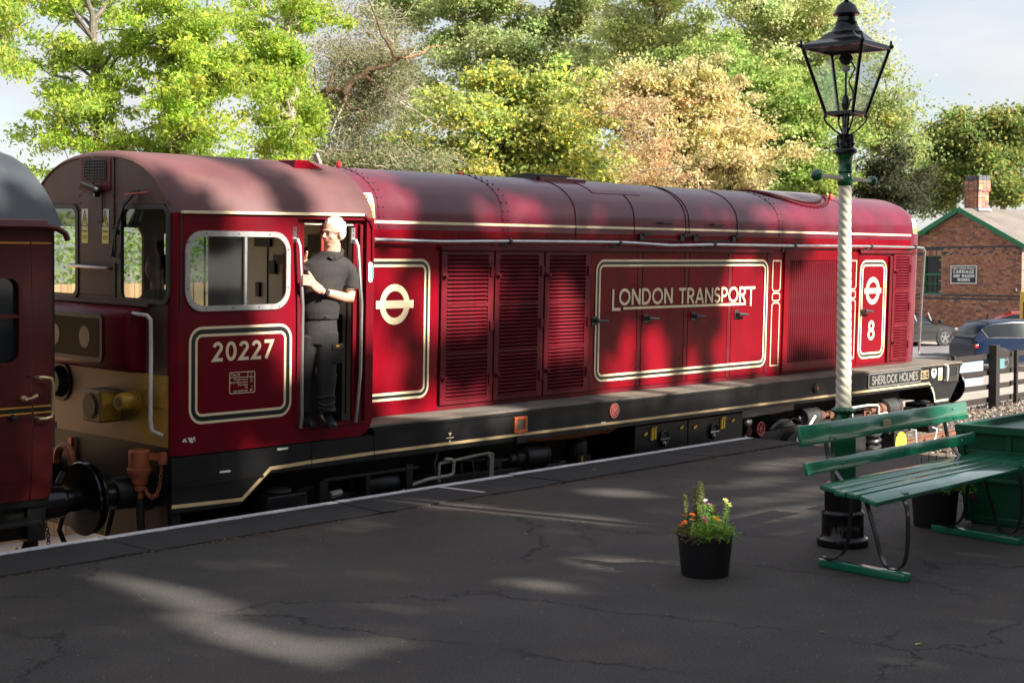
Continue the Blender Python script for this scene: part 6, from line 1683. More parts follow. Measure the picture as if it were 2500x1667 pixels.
for x0, dy in ((8.41, 0.0), (10.03, 0.0)):
    strap_iron([(4.995, 0.905), (4.975, 0.80), (4.945, 0.68), (4.87, 0.575), (4.80, 0.535), (4.79, 0.47), (4.80, 0.30), (4.82, 0.16), (4.87, 0.085), (4.925, 0.062), (4.965, 0.060), (4.99, 0.072)], x0)
    strap_iron([(4.72, 0.515), (4.69, 0.46), (4.62, 0.25), (4.575, 0.11), (4.53, 0.058), (4.47, 0.056), (4.425, 0.10), (4.405, 0.20), (4.402, 0.35), (4.410, 0.43), (4.435, 0.488), (4.50, 0.508)], x0)
    s_ = MB(); s_.obox((x0 - 8.1, 4.62 - 4.6, 0.527), (0.022, 0, 0), (0, 0.21, 0), (0, 0, 0.005)); s_.build('seat_bar', 'iron_black', bench)
for (xa, ya, xb, yb) in ((8.455, 5.03, 8.355, 4.37), (10.095, 5.08, 9.965, 4.37)):
    s_ = MB(); s_.bar((xa - 8.1, ya - 4.6, 0.026), (xb - 8.1, yb - 4.6, 0.026), 0.075, 0.050); s_.build('skid', 'bench_green', bench, bevel=0.008, smooth=True)

# ================================================================== FLOWER TUBS
def leafblob(V, F, T, c, n, s0, length, pal, up=0.5, spread=0.02):
    for _ in range(n):
        p = Vector(c) + Vector((random.gauss(0, spread), random.gauss(0, spread), random.gauss(0, spread * 0.8)))
        a = random.uniform(0, 6.283); el = random.gauss(up, 0.5)
        d = Vector((math.cos(a) * math.cos(el), math.sin(a) * math.cos(el), math.sin(el)))
        w_ = d.cross(Vector((random.gauss(0, 1), random.gauss(0, 1), random.gauss(0, 1)))).normalized()
        L = length * random.uniform(0.6, 1.3); w2 = s0 * random.uniform(0.7, 1.2)
        k = len(V); V += [p, p + d * L * 0.5 + w_ * w2, p + d * L + Vector((0, 0, -L * 0.12)), p + d * L * 0.5 - w_ * w2]; F.append((k, k + 1, k + 2, k + 3))
        cc = random.choice(pal); f = random.uniform(0.7, 1.3); T.append(tuple(min(1, q * f) for q in cc))
def spike(V, F, T, base, top, n, r0, s0, pal, bulge=0.5):
    b0, t0 = Vector(base), Vector(top)
    for i in range(n):
        t = i / n; p = b0.lerp(t0, t); a = i * 2.4
        rr = r0 * (0.5 + math.sin(math.pi * min(1, t * 0.9 + 0.1)) * bulge + 0.2)
        d = Vector((math.cos(a), math.sin(a), random.uniform(0.1, 0.8))).normalized(); w_ = d.cross(Vector((0, 0, 1))).normalized()
        k = len(V); V += [p, p + d * rr * 0.6 + w_ * s0, p + d * rr * 1.2, p + d * rr * 0.6 - w_ * s0]; F.append((k, k + 1, k + 2, k + 3))
        cc = random.choice(pal); f = random.uniform(0.75, 1.25); T.append(tuple(min(1, q * f) for q in cc))
GREEN = [(0.162, 0.306, 0.054), (0.234, 0.396, 0.072), (0.108, 0.216, 0.054), (0.324, 0.468, 0.09)]
DULL = [(0.17, 0.187, 0.068), (0.238, 0.17, 0.085), (0.136, 0.153, 0.068), (0.272, 0.255, 0.102)]
def tub(name, x, y, rt_, rb, h, label, oval=1.0):
    r0 = empty(name, (x, y, 0)); tag(r0, label, 'flower tub')
    s_ = MB(); s_.lathe([(rb * 0.97, 0.0), (rb, 0.012), (rt_ * 0.955, h * 0.93), (rt_ * 0.965, h * 0.95), (rt_, h * 0.955), (rt_ * 1.02, h * 0.985), (rt_, h), (rt_ * 0.94, h * 0.99), (rt_ * 0.92, h * 0.80)], (0, 0, 0), 48, 'Z', caps=False); s_.add([(rb * 0.9 * math.cos(k), rb * 0.9 * math.sin(k), 0.004) for k in [i * 6.283 / 16 for i in range(16)]], [tuple(range(16))])
    s_.build('pot', 'pot_black', r0, smooth=True, angle=50)
    s_ = MB(); s_.add([(rt_ * 0.93 * math.cos(i * 6.2832 / 24), rt_ * 0.93 * math.sin(i * 6.2832 / 24), h * 0.88) for i in range(24)], [tuple(range(24))]); s_.build('soil', 'soil', r0)
    return r0
PX_, PY_ = 7.73, 5.42
PH = 0.262
t1 = tub('flower_tub', PX_, PY_, 0.178, 0.148, PH, 'black plastic tub of snapdragons and marigolds standing alone on the open platform')
vr = Vector((0.673, -0.740, 0)); vf = Vector((0.740, 0.673, 0))
def tp(u, v, z): return vr * u + vf * v + Vector((0, 0, z))
V, F, T = [], [], []
for i in range(120):
    a = random.uniform(0, 6.283); r_ = 0.165 * math.sqrt(random.random())
    u_, v_ = r_ * math.cos(a), r_ * math.sin(a)
    hh = PH - 0.02 + 0.07 * random.random() * (1 - r_ / 0.25)
    pal = DULL if (u_ < -0.07 or (0.0 < u_ < 0.08 and random.random() < 0.6)) else GREEN
    leafblob(V, F, T, tp(u_, v_, hh), 11, 0.004, 0.045, pal, 0.6, 0.018)
for i in range(26):   # sprays hanging over the rim
    a = random.uniform(0, 6.283); u_, v_ = 0.17 * math.cos(a), 0.17 * math.sin(a)
    leafblob(V, F, T, tp(u_ * 1.05, v_ * 1.05, PH - 0.005), 10, 0.004, 0.045, GREEN if u_ > -0.05 else DULL, -0.1, 0.014)
for (u_, v_, z0, z1, n) in ((0.0, -0.10, PH - 0.03, PH + 0.20, 120), (0.02, -0.13, PH - 0.05, PH + 0.13, 110), (-0.07, -0.12, PH - 0.02, PH + 0.10, 60), (0.05, -0.08, PH, PH + 0.12, 80)):
    for i in range(n):
        z = z0 + (z1 - z0) * i / n
        leafblob(V, F, T, tp(u_ + random.gauss(0, 0.012), v_, z), 1, 0.0035, 0.055, [(0.22, 0.40, 0.09), (0.18, 0.32, 0.08), (0.28, 0.46, 0.10)], -0.3, 0.008)
lf_ = tinted('leaves', V, F, T, 'leaf', t1)
tag(lf_, kind='stuff')
# seed spikes
V, F, T = [], [], []
for (u_, v_, z0, z1) in ((-0.125, 0.0, PH, PH + 0.235), (-0.065, 0.02, PH, PH + 0.285), (-0.035, 0.0, PH, PH + 0.32), (-0.018, 0.03, PH, PH + 0.305), (0.045, 0.02, PH + 0.03, PH + 0.17), (-0.05, -0.03, PH, PH + 0.19)):
    b_ = tp(u_ + 0.02, v_, z0); t_ = tp(u_, v_, z1)
    m_ = MB(); m_.tube([b_, b_.lerp(t_, 0.5) + Vector((0.004, 0, 0)), t_], 0.0025, 5); m_.build('stem', 'leaf' if False else 'planter_green', t1)
    V, F, T = [], [], []
    spike(V, F, T, b_.lerp(t_, 0.35), t_, 110, 0.019, 0.008, [(0.26, 0.32, 0.10), (0.20, 0.26, 0.08), (0.30, 0.26, 0.12)])
    spike(V, F, T, b_, b_.lerp(t_, 0.5), 70, 0.04, 0.007, [(0.14, 0.22, 0.08), (0.12, 0.19, 0.09)])
    tinted('seed_spike', V, F, T, 'leaf', t1)
# yellow-white snapdragon on the right
b_, t_ = tp(0.115, -0.02, PH), tp(0.135, -0.02, PH + 0.185)
m_ = MB(); m_.tube([b_, t_], 0.004, 5); m_.build('stem', 'planter_green', t1)
V, F, T = [], [], []; spike(V, F, T, b_, t_, 130, 0.032, 0.004, [(0.30, 0.48, 0.10), (0.38, 0.55, 0.12)], 0.3); tinted('snapdragon_leaves', V, F, T, 'leaf', t1)
def bloom(c, r, pal, n=16, name='bloom'):
    V, F, T = [], [], []
    for i in range(n):
        a = i * 2.4; el = random.uniform(-0.2, 1.2)
        d = Vector((math.cos(a) * math.cos(el), math.sin(a) * math.cos(el), math.sin(el) * 0.8)); w_ = d.cross(Vector((0.1, 0.2, 1))).normalized()
        k = len(V); V += [Vector(c), Vector(c) + d * r * 0.6 + w_ * r * 0.38, Vector(c) + d * r, Vector(c) + d * r * 0.6 - w_ * r * 0.38]; F.append((k, k + 1, k + 2, k + 3))
        f = random.uniform(0.85, 1.15); T.append(tuple(min(1, q * f) for q in random.choice(pal)))
    return tinted(name, V, F, T, 'leaf', t1)
for c in ((0.13, -0.02, PH + 0.195), (0.145, -0.03, PH + 0.18), (0.12, -0.02, PH + 0.205), (0.15, -0.02, PH + 0.165)): bloom(tp(*c), 0.02, [(0.80, 0.80, 0.45), (0.75, 0.72, 0.30)])
bloom(tp(-0.003, -0.02, PH + 0.195), 0.022, [(0.82, 0.82, 0.84)]); bloom(tp(0.0, -0.03, PH + 0.205), 0.018, [(0.8, 0.8, 0.84)]); bloom(tp(0.022, -0.02, PH + 0.175), 0.020, [(0.65, 0.16, 0.42)]); bloom(tp(-0.022, -0.14, PH + 0.11), 0.022, [(0.62, 0.14, 0.38)]); bloom(tp(-0.018, -0.14, PH + 0.088), 0.020, [(0.62, 0.14, 0.38)])
for c in ((-0.15, -0.11, PH + 0.075), (-0.135, -0.12, PH + 0.085), (-0.162, -0.1, PH + 0.06), (-0.085, -0.10, PH + 0.125), (-0.095, -0.10, PH + 0.128)): bloom(tp(*c), 0.019, [(0.85, 0.33, 0.01), (0.80, 0.24, 0.01)])
for c in ((0.045, -0.12, PH + 0.11), (0.06, -0.13, PH + 0.10), (0.07, -0.12, PH + 0.092)): bloom(tp(*c), 0.018, [(0.85, 0.48, 0.01)])
bloom(tp(-0.135, -0.06, PH + 0.115), 0.018, [(0.45, 0.05, 0.02)]); bloom(tp(-0.09, -0.10, PH + 0.10), 0.014, [(0.5, 0.10, 0.02)]); bloom(tp(0.083, -0.10, PH + 0.09), 0.010, [(0.8, 0.7, 0.6)])
t2 = tub('flower_tub', 10.30, 5.18, 0.178, 0.150, 0.275, 'black plastic tub of trailing flowers tucked behind the green bench')
V, F, T = [], [], []
for i in range(90):
    a = random.uniform(0, 6.283); r_ = 0.18 * math.sqrt(random.random())
    leafblob(V, F, T, tp(r_ * math.cos(a), r_ * math.sin(a), 0.29 + random.uniform(0, 0.05)), 9, 0.008, 0.05, GREEN, 0.3, 0.02)
for i in range(30): leafblob(V, F, T, tp(random.uniform(0.10, 0.24), random.uniform(-0.15, 0.1), 0.30 + random.uniform(-0.05, 0.08)), 8, 0.010, 0.045, GREEN, 0.2, 0.02)
tag(tinted('leaves', V, F, T, 'leaf', t2), kind='stuff')
for (u_, z) in ((-0.11, 0.50), (-0.055, 0.54), (0.0, 0.52), (0.07, 0.53), (-0.14, 0.47)):
    m_ = MB(); m_.tube([tp(u_, 0, 0.28), tp(u_ + 0.01, 0, z)], 0.0028, 5); m_.build('stem', 'planter_green', t2)
    V, F, T = [], [], []; spike(V, F, T, tp(u_, 0, z - 0.12), tp(u_ + 0.01, 0, z), 40, 0.012, 0.004, [(0.14, 0.12, 0.05), (0.20, 0.08, 0.05)]); tinted('seed_spike', V, F, T, 'leaf', t2)
V, F, T = [], [], []
for c in ((0.24, -0.1, 0.22), (0.26, -0.1, 0.235), (0.25, -0.12, 0.21), (0.23, -0.1, 0.36)): leafblob(V, F, T, tp(*c), 10, 0.012, 0.026, [(0.16, 0.01, 0.10), (0.2, 0.015, 0.12)], 0.3, 0.01)
tinted('bloom', V, F, T, 'leaf', t2)

# ================================================================== GREEN PLANTER / STORE BOX at the right edge
pl = empty('timber_planter', (10.62, 4.62, 0), (0, 0, 0))
tag(pl, 'large dark green tapered timber box with panelled end at the right edge', 'planter')
# faces -X; spans y from 5.10 down to 3.6, x from 10.6 to 11.7; tapers towards the base
s_ = MB()
yt, yb, h = 0.50, 0.42, 0.735
vs = [(0.0, 0.425, 0.0), (0.0, -1.0, 0.0), (1.1, -1.0, 0), (1.1, 0.425, 0), (-0.05, 0.49, h - 0.05), (-0.05, -1.06, h - 0.05), (1.15, -1.06, h - 0.05), (1.15, 0.49, h - 0.05)]
s_.add(vs, [(0, 1, 2, 3), (0, 4, 5, 1), (1, 5, 6, 2), (2, 6, 7, 3), (3, 7, 4, 0), (4, 7, 6, 5)]); s_.build('box_body', 'planter_green', pl)
s_ = MB(); s_.box(-0.085, -0.03, -1.10, 0.525, h - 0.06, h); s_.box(-0.03, 1.2, 0.47, 0.525, h - 0.06, h); s_.box(1.15, 1.2, -1.1, 0.47, h - 0.06, h); s_.build('rim', 'planter_green', pl, bevel=0.006)
s_ = MB()
s_.bar((-0.066, 0.49, 0.70), (-0.018, 0.43, 0.02), 0.05, 0.06, (1, 0, 0)); s_.build('corner_stile', 'planter_green', pl, bevel=0.005)
for z, t_ in ((0.535, 0.035), (0.33, 0.03), (0.03, 0.05)):
    s_ = MB(); x = -0.05 * z / h; s_.box(x - 0.025, x + 0.005, -1.0, 0.42 + 0.07 * z, z - t_ / 2, z + t_ / 2); s_.build('panel_rail', 'planter_green', pl, bevel=0.005)
s_ = MB(); s_.box(-0.06, -0.035, 0.10, 0.14, 0.55, 0.68); s_.box(-0.06, -0.035, -0.32, -0.28, 0.55, 0.68); s_.build('panel_muntin', 'planter_green', pl, bevel=0.004)

# ================================================================== THE MAN IN THE DOORWAY
ML = Matrix.Rotation(CANT, 4, 'X'); ML.translation = Vector((6.66, 10.543, -0.817))
foot = Vector((1.50, -1.0, 1.466))
man = empty('person', ML @ foot, (CANT, 0, 0))
tag(man, 'white haired man in black polo shirt leaning from the cab doorway', 'person')
def Q(*p): return Vector(p) - foot
def rings(s_, items, n=20):
    """items: (center, ax, ay) half-axis vectors, lofted closed"""
    rows = [[Vector(c) + Vector(a) * math.cos(2 * math.pi * k / n) + Vector(b) * math.sin(2 * math.pi * k / n) for k in range(n)] for c, a, b in items]
    s_.grid(rows, close=True)
    s_.add(rows[0], [tuple(range(n - 1, -1, -1))]); s_.add(rows[-1], [tuple(range(n))])
W_ = Vector((0.78, -0.625, 0)); D_ = Vector((-0.625, -0.78, 0))     # shoulder axis, facing
Hf = Vector((-0.985, -0.06, -0.05)).normalized(); Hs = Vector((0.06, -0.985, 0)).normalized(); Hu = Hf.cross(Hs) * -1
if Hu.z < 0: Hu = -Hu
# skin: head, neck, arms and hands in one continuous surface
s_ = MB()
hc = Q(1.535, -1.035, 3.035)
def HP(f, s, u): return hc + Hf * f + Hs * s + Hu * u
RM = Matrix((Hf, Hs, Hu)).transposed()
s_.sphere(HP(-0.012, 0, 0.028), 0.098, 0.076, 0.088, 24, 16, RM)          # skull
s_.sphere(HP(0.030, 0, -0.030), 0.066, 0.060, 0.080, 20, 12, RM)          # face
s_.sphere(HP(0.050, 0, -0.088), 0.034, 0.036, 0.026, 16, 10, RM)          # chin
s_.sphere(HP(0.010, 0, -0.070), 0.058, 0.056, 0.042, 16, 10, RM)          # jaw
s_.sphere(HP(0.078, 0, 0.022), 0.020, 0.046, 0.014, 14, 8, RM)            # brow
s_.tube([HP(0.086, 0, 0.012), HP(0.100, 0, -0.008), HP(0.112, 0, -0.024), HP(0.102, 0, -0.034)], [0.009, 0.011, 0.014, 0.010], 8)
s_.sphere(HP(0.098, 0.011, -0.030), 0.011, 0.009, 0.008, 8, 6); s_.sphere(HP(0.098, -0.011, -0.030), 0.011, 0.009, 0.008, 8, 6)
s_.sphere(HP(0.086, 0, -0.052), 0.012, 0.024, 0.007, 12, 6, RM); s_.sphere(HP(0.083, 0, -0.064), 0.012, 0.021, 0.007, 12, 6, RM)
for sg in (-1, 1):
    s_.sphere(HP(-0.008, sg * 0.076, -0.006), 0.020, 0.010, 0.032, 12, 8, RM); s_.sphere(HP(0.060, sg * 0.042, -0.030), 0.022, 0.018, 0.022, 12, 8, RM)
s_.tube([Q(1.530, -1.015, 2.78), Q(1.535, -1.02, 2.86), Q(1.540, -1.025, 2.96)], [0.082, 0.072, 0.064], 16)
s_.sphere(HP(0.045, 0, -0.055), 0.045, 0.050, 0.045, 16, 10, RM)
# left arm (nearest), forearm and hand on the rail
arm = [Q(1.69, -1.06, 2.62), Q(1.675, -1.09, 2.545), Q(1.655, -1.105, 2.505), Q(1.58, -1.115, 2.515), Q(1.47, -1.12, 2.54), Q(1.375, -1.115, 2.562), Q(1.32, -1.105, 2.585)]
s_.tube(arm, [0.048, 0.045, 0.044, 0.043, 0.038, 0.028, 0.030], 14)
palm = [Q(1.345, -1.11, 2.575), Q(1.295, -1.10, 2.605), Q(1.255, -1.095, 2.640)]
for dz in (-0.014, 0.014): s_.tube([p + Vector((dz * 0.6, 0, dz)) for p in palm], [0.022, 0.025, 0.022], 10)
for i in range(4):
    z = 2.690 - i * 0.0225; ln_ = (0.92, 1.0, 0.96, 0.82)[i]
    a0 = Q(1.262 + 0.002 * i, -1.093, z - 0.008)
    s_.tube([Q(1.28, -1.098, z - 0.028 + 0.004 * i), a0, Q(1.222, -1.090, z), Q(1.196 - 0.006 * ln_, -1.076, z + 0.002), Q(1.190, -1.056, z), Q(1.202, -1.040, z)], [0.012, 0.0118, 0.0112, 0.0105, 0.0098, 0.0085], 8)
s_.tube([Q(1.30, -1.10, 2.615), Q(1.285, -1.085, 2.66), Q(1.268, -1.068, 2.70), Q(1.262, -1.05, 2.725)], [0.017, 0.015, 0.013, 0.010], 8)
# right hand closing on the door edge behind
s_.tube([Q(1.42, -0.86, 2.72), Q(1.38, -0.875, 2.78), Q(1.35, -0.885, 2.82)], [0.036, 0.030, 0.030], 10)
for i in range(4): s_.tube([Q(1.345, -0.885, 2.80 + i * 0.02), Q(1.318, -0.895, 2.805 + i * 0.02), Q(1.296, -0.915, 2.808 + i * 0.02), Q(1.288, -0.935, 2.808 + i * 0.02)], [0.012, 0.011, 0.010, 0.009], 7)
s_.tube([Q(1.355, -0.90, 2.82), Q(1.345, -0.925, 2.85), Q(1.338, -0.945, 2.885)], [0.015, 0.013, 0.010], 8)
body = remeshed(s_, 'body', 'skin', man, 0.0045, 2)
# upper right arm, chest and legs inside the clothes are part of the garments
s_ = MB()
def TB(x, y, z, w, d, lean=0): return (Q(x, y, z), W_ * w, D_ * d)
rings(s_, [TB(1.452, -0.965, 2.335, 0.158, 0.118), TB(1.450, -0.968, 2.40, 0.165, 0.128), TB(1.455, -0.972, 2.50, 0.168, 0.132), TB(1.470, -0.98, 2.62, 0.178, 0.130), TB(1.485, -0.985, 2.72, 0.192, 0.120), TB(1.495, -0.99, 2.785, 0.190, 0.100), TB(1.505, -0.998, 2.825, 0.145, 0.080), TB(1.520, -1.005, 2.862, 0.105, 0.084), TB(1.528, -1.008, 2.89, 0.086, 0.080)], 28)
s_.tube([Q(1.635, -1.045, 2.775), Q(1.685, -1.065, 2.72), Q(1.70, -1.075, 2.65), Q(1.692, -1.080, 2.585)], [0.070, 0.070, 0.066, 0.067], 18)
s_.sphere(Q(1.63, -1.045, 2.78), 0.065, n=16, m=10)
s_.tube([Q(1.36, -0.92, 2.77), Q(1.37, -0.88, 2.70), Q(1.40, -0.86, 2.68)], [0.07, 0.066, 0.062], 16)
# folds
for (xa, za, xb, zb, r_) in ((1.42, 2.60, 1.62, 2.67, 0.007), (1.33, 2.37, 1.55, 2.362, 0.006)):
    s_.tube([Q(xa, -1.085 + (1.47 - xa) * -0.22 + 0.01, za), Q((xa + xb) / 2, -1.095, (za + zb) / 2 - 0.01), Q(xb, -1.095 - (xb - 1.47) * 0.10, zb)], [r_ * 0.4, r_, r_ * 0.4], 7)
shirt = remeshed(s_, 'polo_shirt', 'polo_black', man, 0.006, 9)
s_ = MB()
s_.tube([Q(1.455, -1.075, 2.845), Q(1.475, -1.088, 2.83), Q(1.50, -1.090, 2.815)], [0.010, 0.013, 0.008], 8); s_.tube([Q(1.50, -1.092, 2.825), Q(1.56, -1.095, 2.85), Q(1.605, -1.065, 2.89), Q(1.62, -1.01, 2.915), Q(1.595, -0.955, 2.92)], [0.014, 0.020, 0.021, 0.019, 0.014], 8)
remeshed(s_, 'collar', 'polo_black', shirt, 0.0035, 1)
s_ = MB(); s_.tube([Q(1.635 + 0.068 * math.cos(t) + 0.055, -1.082 + 0.068 * math.sin(t), 2.588) for t in [k * 6.283 / 20 for k in range(21)]], 0.006, 6, caps=False); s_.build('sleeve_hem', 'polo_black', shirt, smooth=True)
lg = Q(1.545, -1.105, 2.735)
s_ = MB(); s_.sphere(lg + Vector((-0.004, -0.010, -0.016)), 0.024, 0.010, 0.014, 12, 6); o = s_.build('badge_lower', 'pale_label', shirt, smooth=True)
s_ = MB(); s_.sphere(lg + Vector((0.0, -0.010, 0.008)), 0.017, 0.009, 0.009, 12, 6); s_.tube([lg + Vector((0.0, -0.016, 0.015)), lg + Vector((0.012, -0.016, 0.024)), lg + Vector((0.022, -0.014, 0.012)), lg + Vector((0.016, -0.014, -0.002))], 0.003, 6); s_.build('badge_upper', 'orange_paint', shirt, smooth=True)
# trousers
s_ = MB()
rings(s_, [TB(1.452, -0.96, 2.36, 0.148, 0.108), TB(1.452, -0.96, 2.28, 0.152, 0.112), TB(1.455, -0.96, 2.20, 0.155, 0.115), TB(1.458, -0.96, 2.13, 0.150, 0.110)], 26)
s_.tube([Q(1.500, -0.995, 2.22), Q(1.492, -1.015, 2.08), Q(1.484, -1.03, 1.93), Q(1.484, -1.03, 1.85), Q(1.490, -1.02, 1.74), Q(1.497, -1.01, 1.64), Q(1.500, -1.02, 1.572)], [0.105, 0.094, 0.080, 0.077, 0.072, 0.068, 0.073], 20)
s_.tube([Q(1.40, -0.925, 2.20), Q(1.39, -0.90, 2.05), Q(1.385, -0.875, 1.88), Q(1.385, -0.86, 1.70), Q(1.385, -0.855, 1.57)], [0.10, 0.09, 0.076, 0.068, 0.068], 18)
for (z, r_) in ((1.60, 0.078), (1.645, 0.073), (1.70, 0.075), (1.83, 0.080), (1.89, 0.083)):
    s_.tube([Q(1.492 + r_ * math.cos(t), -1.02 + r_ * math.sin(t), z + 0.012 * math.sin(t * 2 + z * 40)) for t in [k * 6.283 / 16 for k in range(17)]], 0.007, 6, caps=False)
tr_ = remeshed(s_, 'trousers', 'trouser_black', man, 0.0065, 4)
s_ = MB(); s_.obox(Q(1.53, -1.103, 2.055), Vector((0.052, -0.006, 0)), Vector((0.006, 0.012, 0)), (0, 0, 0.075)); s_.obox(Q(1.53, -1.113, 2.115), Vector((0.055, -0.006, 0)), Vector((0.004, 0.008, 0)), (0, 0, 0.026)); pk = s_.build('cargo_pocket', 'trouser_black', tr_, bevel=0.006, smooth=True)
s_ = MB(); s_.obox(Q(1.518, -1.1245, 2.122), Vector((0.015, -0.002, 0)), (0, 0.001, 0), (0, 0, 0.007)); s_.build('pocket_tag', 'coach_line', tr_)
# shoes
for (x, y, main) in ((1.490, -1.035, True), (1.385, -0.87, False)):
    s_ = MB(); d = Vector((-0.42, -0.9, 0)).normalized() if main else Vector((-0.2, -0.95, 0)).normalized(); e = Vector((-d.y, d.x, 0))
    c = Q(x, y, 1.466)
    rows = []
    for t, w_, h in ((-0.085, 0.028, 0.05), (-0.07, 0.040, 0.105), (-0.02, 0.043, 0.115), (0.04, 0.046, 0.085), (0.10, 0.050, 0.062), (0.15, 0.044, 0.050), (0.175, 0.024, 0.032)):
        rows.append([c + d * t + e * w_ * math.cos(a) + Vector((0, 0, max(0.012, 0.0 + (h * 0.5) + h * 0.5 * math.sin(a)))) for a in [k * 6.283 / 14 for k in range(14)]])
    s_.grid(rows, close=True); s_.add(rows[0], [tuple(range(13, -1, -1))]); s_.add(rows[-1], [tuple(range(14))])
    sh = s_.build('shoe', 'shoe_black', man, smooth=True, angle=60)
    s_ = MB(); s_.plate([(0, 0)] and [((c + d * t + e * w_).x, (c + d * t + e * w_).y) for t, w_ in ((-0.09, 0.02), (-0.07, 0.042), (0.04, 0.048), (0.12, 0.052), (0.175, 0.03), (0.182, 0.0), (0.175, -0.03), (0.12, -0.052), (0.04, -0.048), (-0.07, -0.042), (-0.09, -0.02))], [], 0.0, 0.018, 'Z'); s_.build('sole', 'rubber', sh)
# hair: cap over skull
s_ = MB()
s_.sphere(HP(-0.022, 0, 0.042), 0.101, 0.080, 0.084, 24, 16, RM)
s_.sphere(HP(-0.050, 0, 0.005), 0.068, 0.074, 0.075, 20, 12, RM)
for i in range(60):
    a = random.uniform(0, 6.283); el = random.uniform(0.0, 1.4)
    p = HP(-0.022 + 0.100 * math.cos(el) * math.cos(a), 0.080 * math.cos(el) * math.sin(a), 0.046 + 0.083 * math.sin(el))
    if (p - hc).dot(Hf) > 0.055: continue
    s_.sphere(p, random.uniform(0.006, 0.011), n=6, m=4)
hair = remeshed(s_, 'hair', 'hair_white', man, 0.0045, 1)
# cut the hair away from the face by clipping below the hairline
bm = bmesh.new(); bm.from_mesh(hair.data)
dl = []
for f_ in bm.faces:
    p = f_.calc_center_median() - hc
    ff, uu = p.dot(Hf), p.dot(Hu)
    if ff > 0.052 and uu < 0.085: dl.append(f_)
    elif ff > -0.004 and uu < 0.018: dl.append(f_)
    elif ff > -0.03 and uu < -0.028: dl.append(f_)
bmesh.ops.delete(bm, geom=dl, context='FACES'); bm.to_mesh(hair.data); bm.free()
# glasses, eyes, mouth line, watch, ring
s_ = MB()
for sg in (-1, 1):
    cc = HP(0.092, sg * 0.034, 0.004)
    s_.tube([cc + Hs * 0.026 * math.cos(t) + Hu * 0.018 * math.sin(t) - Hf * 0.012 * abs(math.cos(t)) * (1 if (math.cos(t) * sg) > 0 else 0) for t in [k * 6.283 / 18 for k in range(19)]], 0.0021, 5, caps=False)
    s_.tube([HP(0.082, sg * 0.060, 0.008), HP(0.05, sg * 0.078, 0.008), HP(-0.005, sg * 0.083, 0.006)], 0.0022, 5)
s_.tube([HP(0.094, -0.009, 0.008), HP(0.098, 0, 0.011), HP(0.094, 0.009, 0.008)], 0.002, 5)
s_.build('glasses', 'iron_black', man)
s_ = MB()
for sg in (-1, 1): s_.sphere(HP(0.078, sg * 0.030, 0.004), 0.010, n=10, m=6)
s_.build('eyes', 'dark_steel', man, smooth=True)
s_ = MB(); s_.tube([HP(0.090, -0.022, -0.060), HP(0.100, 0, -0.0585), HP(0.090, 0.022, -0.060)], 0.0022, 5); s_.build('mouth', 'rust', man)
s_ = MB(); s_.lathe([(0.034, -0.014), (0.036, 0), (0.034, 0.014)], (0, 0, 0), 18, 'X'); s_.box(-0.017, 0.017, -0.044, -0.033, -0.019, 0.019)
wt = s_.build('watch', 'navy', man, smooth=True, angle=40); wt.location = Q(1.382, -1.115, 2.560); wt.rotation_euler = (0, R(14), 0)

# second person seated inside the cab
p2r = ML @ Vector((0.62, 0.06, 1.40))
m2 = empty('person', p2r, (CANT, 0, 0)); tag(m2, 'dark haired person in olive top seated in the cab, seen through the end window', 'person')
def Z(*p): return Vector(p)
s_ = MB()
rings(s_, [(Z(0, 0, 0.55), (0.16, 0, 0), (0, 0.20, 0)), (Z(0, 0, 0.8), (0.14, 0, 0), (0, 0.19, 0)), (Z(-0.02, 0, 1.02), (0.13, 0, 0), (0, 0.21, 0)), (Z(-0.02, 0, 1.10), (0.10, 0, 0), (0, 0.18, 0)), (Z(-0.02, 0, 1.15), (0.07, 0, 0), (0, 0.08, 0))], 20)
for sg in (-1, 1): s_.tube([Z(-0.02, sg * 0.19, 1.07), Z(0.0, sg * 0.24, 0.85), Z(-0.20, sg * 0.22, 0.78), Z(-0.36, sg * 0.18, 0.82)], [0.06, 0.05, 0.045, 0.04], 12)
s_.tube([Z(0, -0.1, 0.56), Z(-0.35, -0.12, 0.55), Z(-0.40, -0.12, 0.05)], [0.10, 0.08, 0.06], 12); s_.tube([Z(0, 0.1, 0.56), Z(-0.35, 0.12, 0.55), Z(-0.40, 0.12, 0.05)], [0.10, 0.08, 0.06], 12)
remeshed(s_, 'olive_top', 'vest_olive', m2, 0.012, 2)
s_ = MB(); s_.tube([Z(-0.02, 0, 1.10), Z(-0.02, 0, 1.24)], 0.055, 12); s_.sphere(Z(-0.03, 0, 1.32), 0.095, 0.075, 0.115, 18, 12); s_.sphere(Z(-0.115, 0, 1.31), 0.02, 0.014, 0.018, 8, 6)
for sg in (-1, 1): s_.sphere(Z(-0.02, sg * 0.078, 1.31), 0.018, 0.01, 0.03, 8, 6); s_.tube([Z(-0.34, sg * 0.18, 0.82), Z(-0.44, sg * 0.16, 0.84)], [0.03, 0.035], 10)
remeshed(s_, 'head', 'skin', m2, 0.008, 2)
s_ = MB(); s_.sphere(Z(-0.012, 0, 1.35), 0.105, 0.09, 0.105, 18, 12); s_.sphere(Z(0.03, 0, 1.28), 0.07, 0.08, 0.10, 16, 10); remeshed(s_, 'hair', 'dark_hair', m2, 0.008, 1)
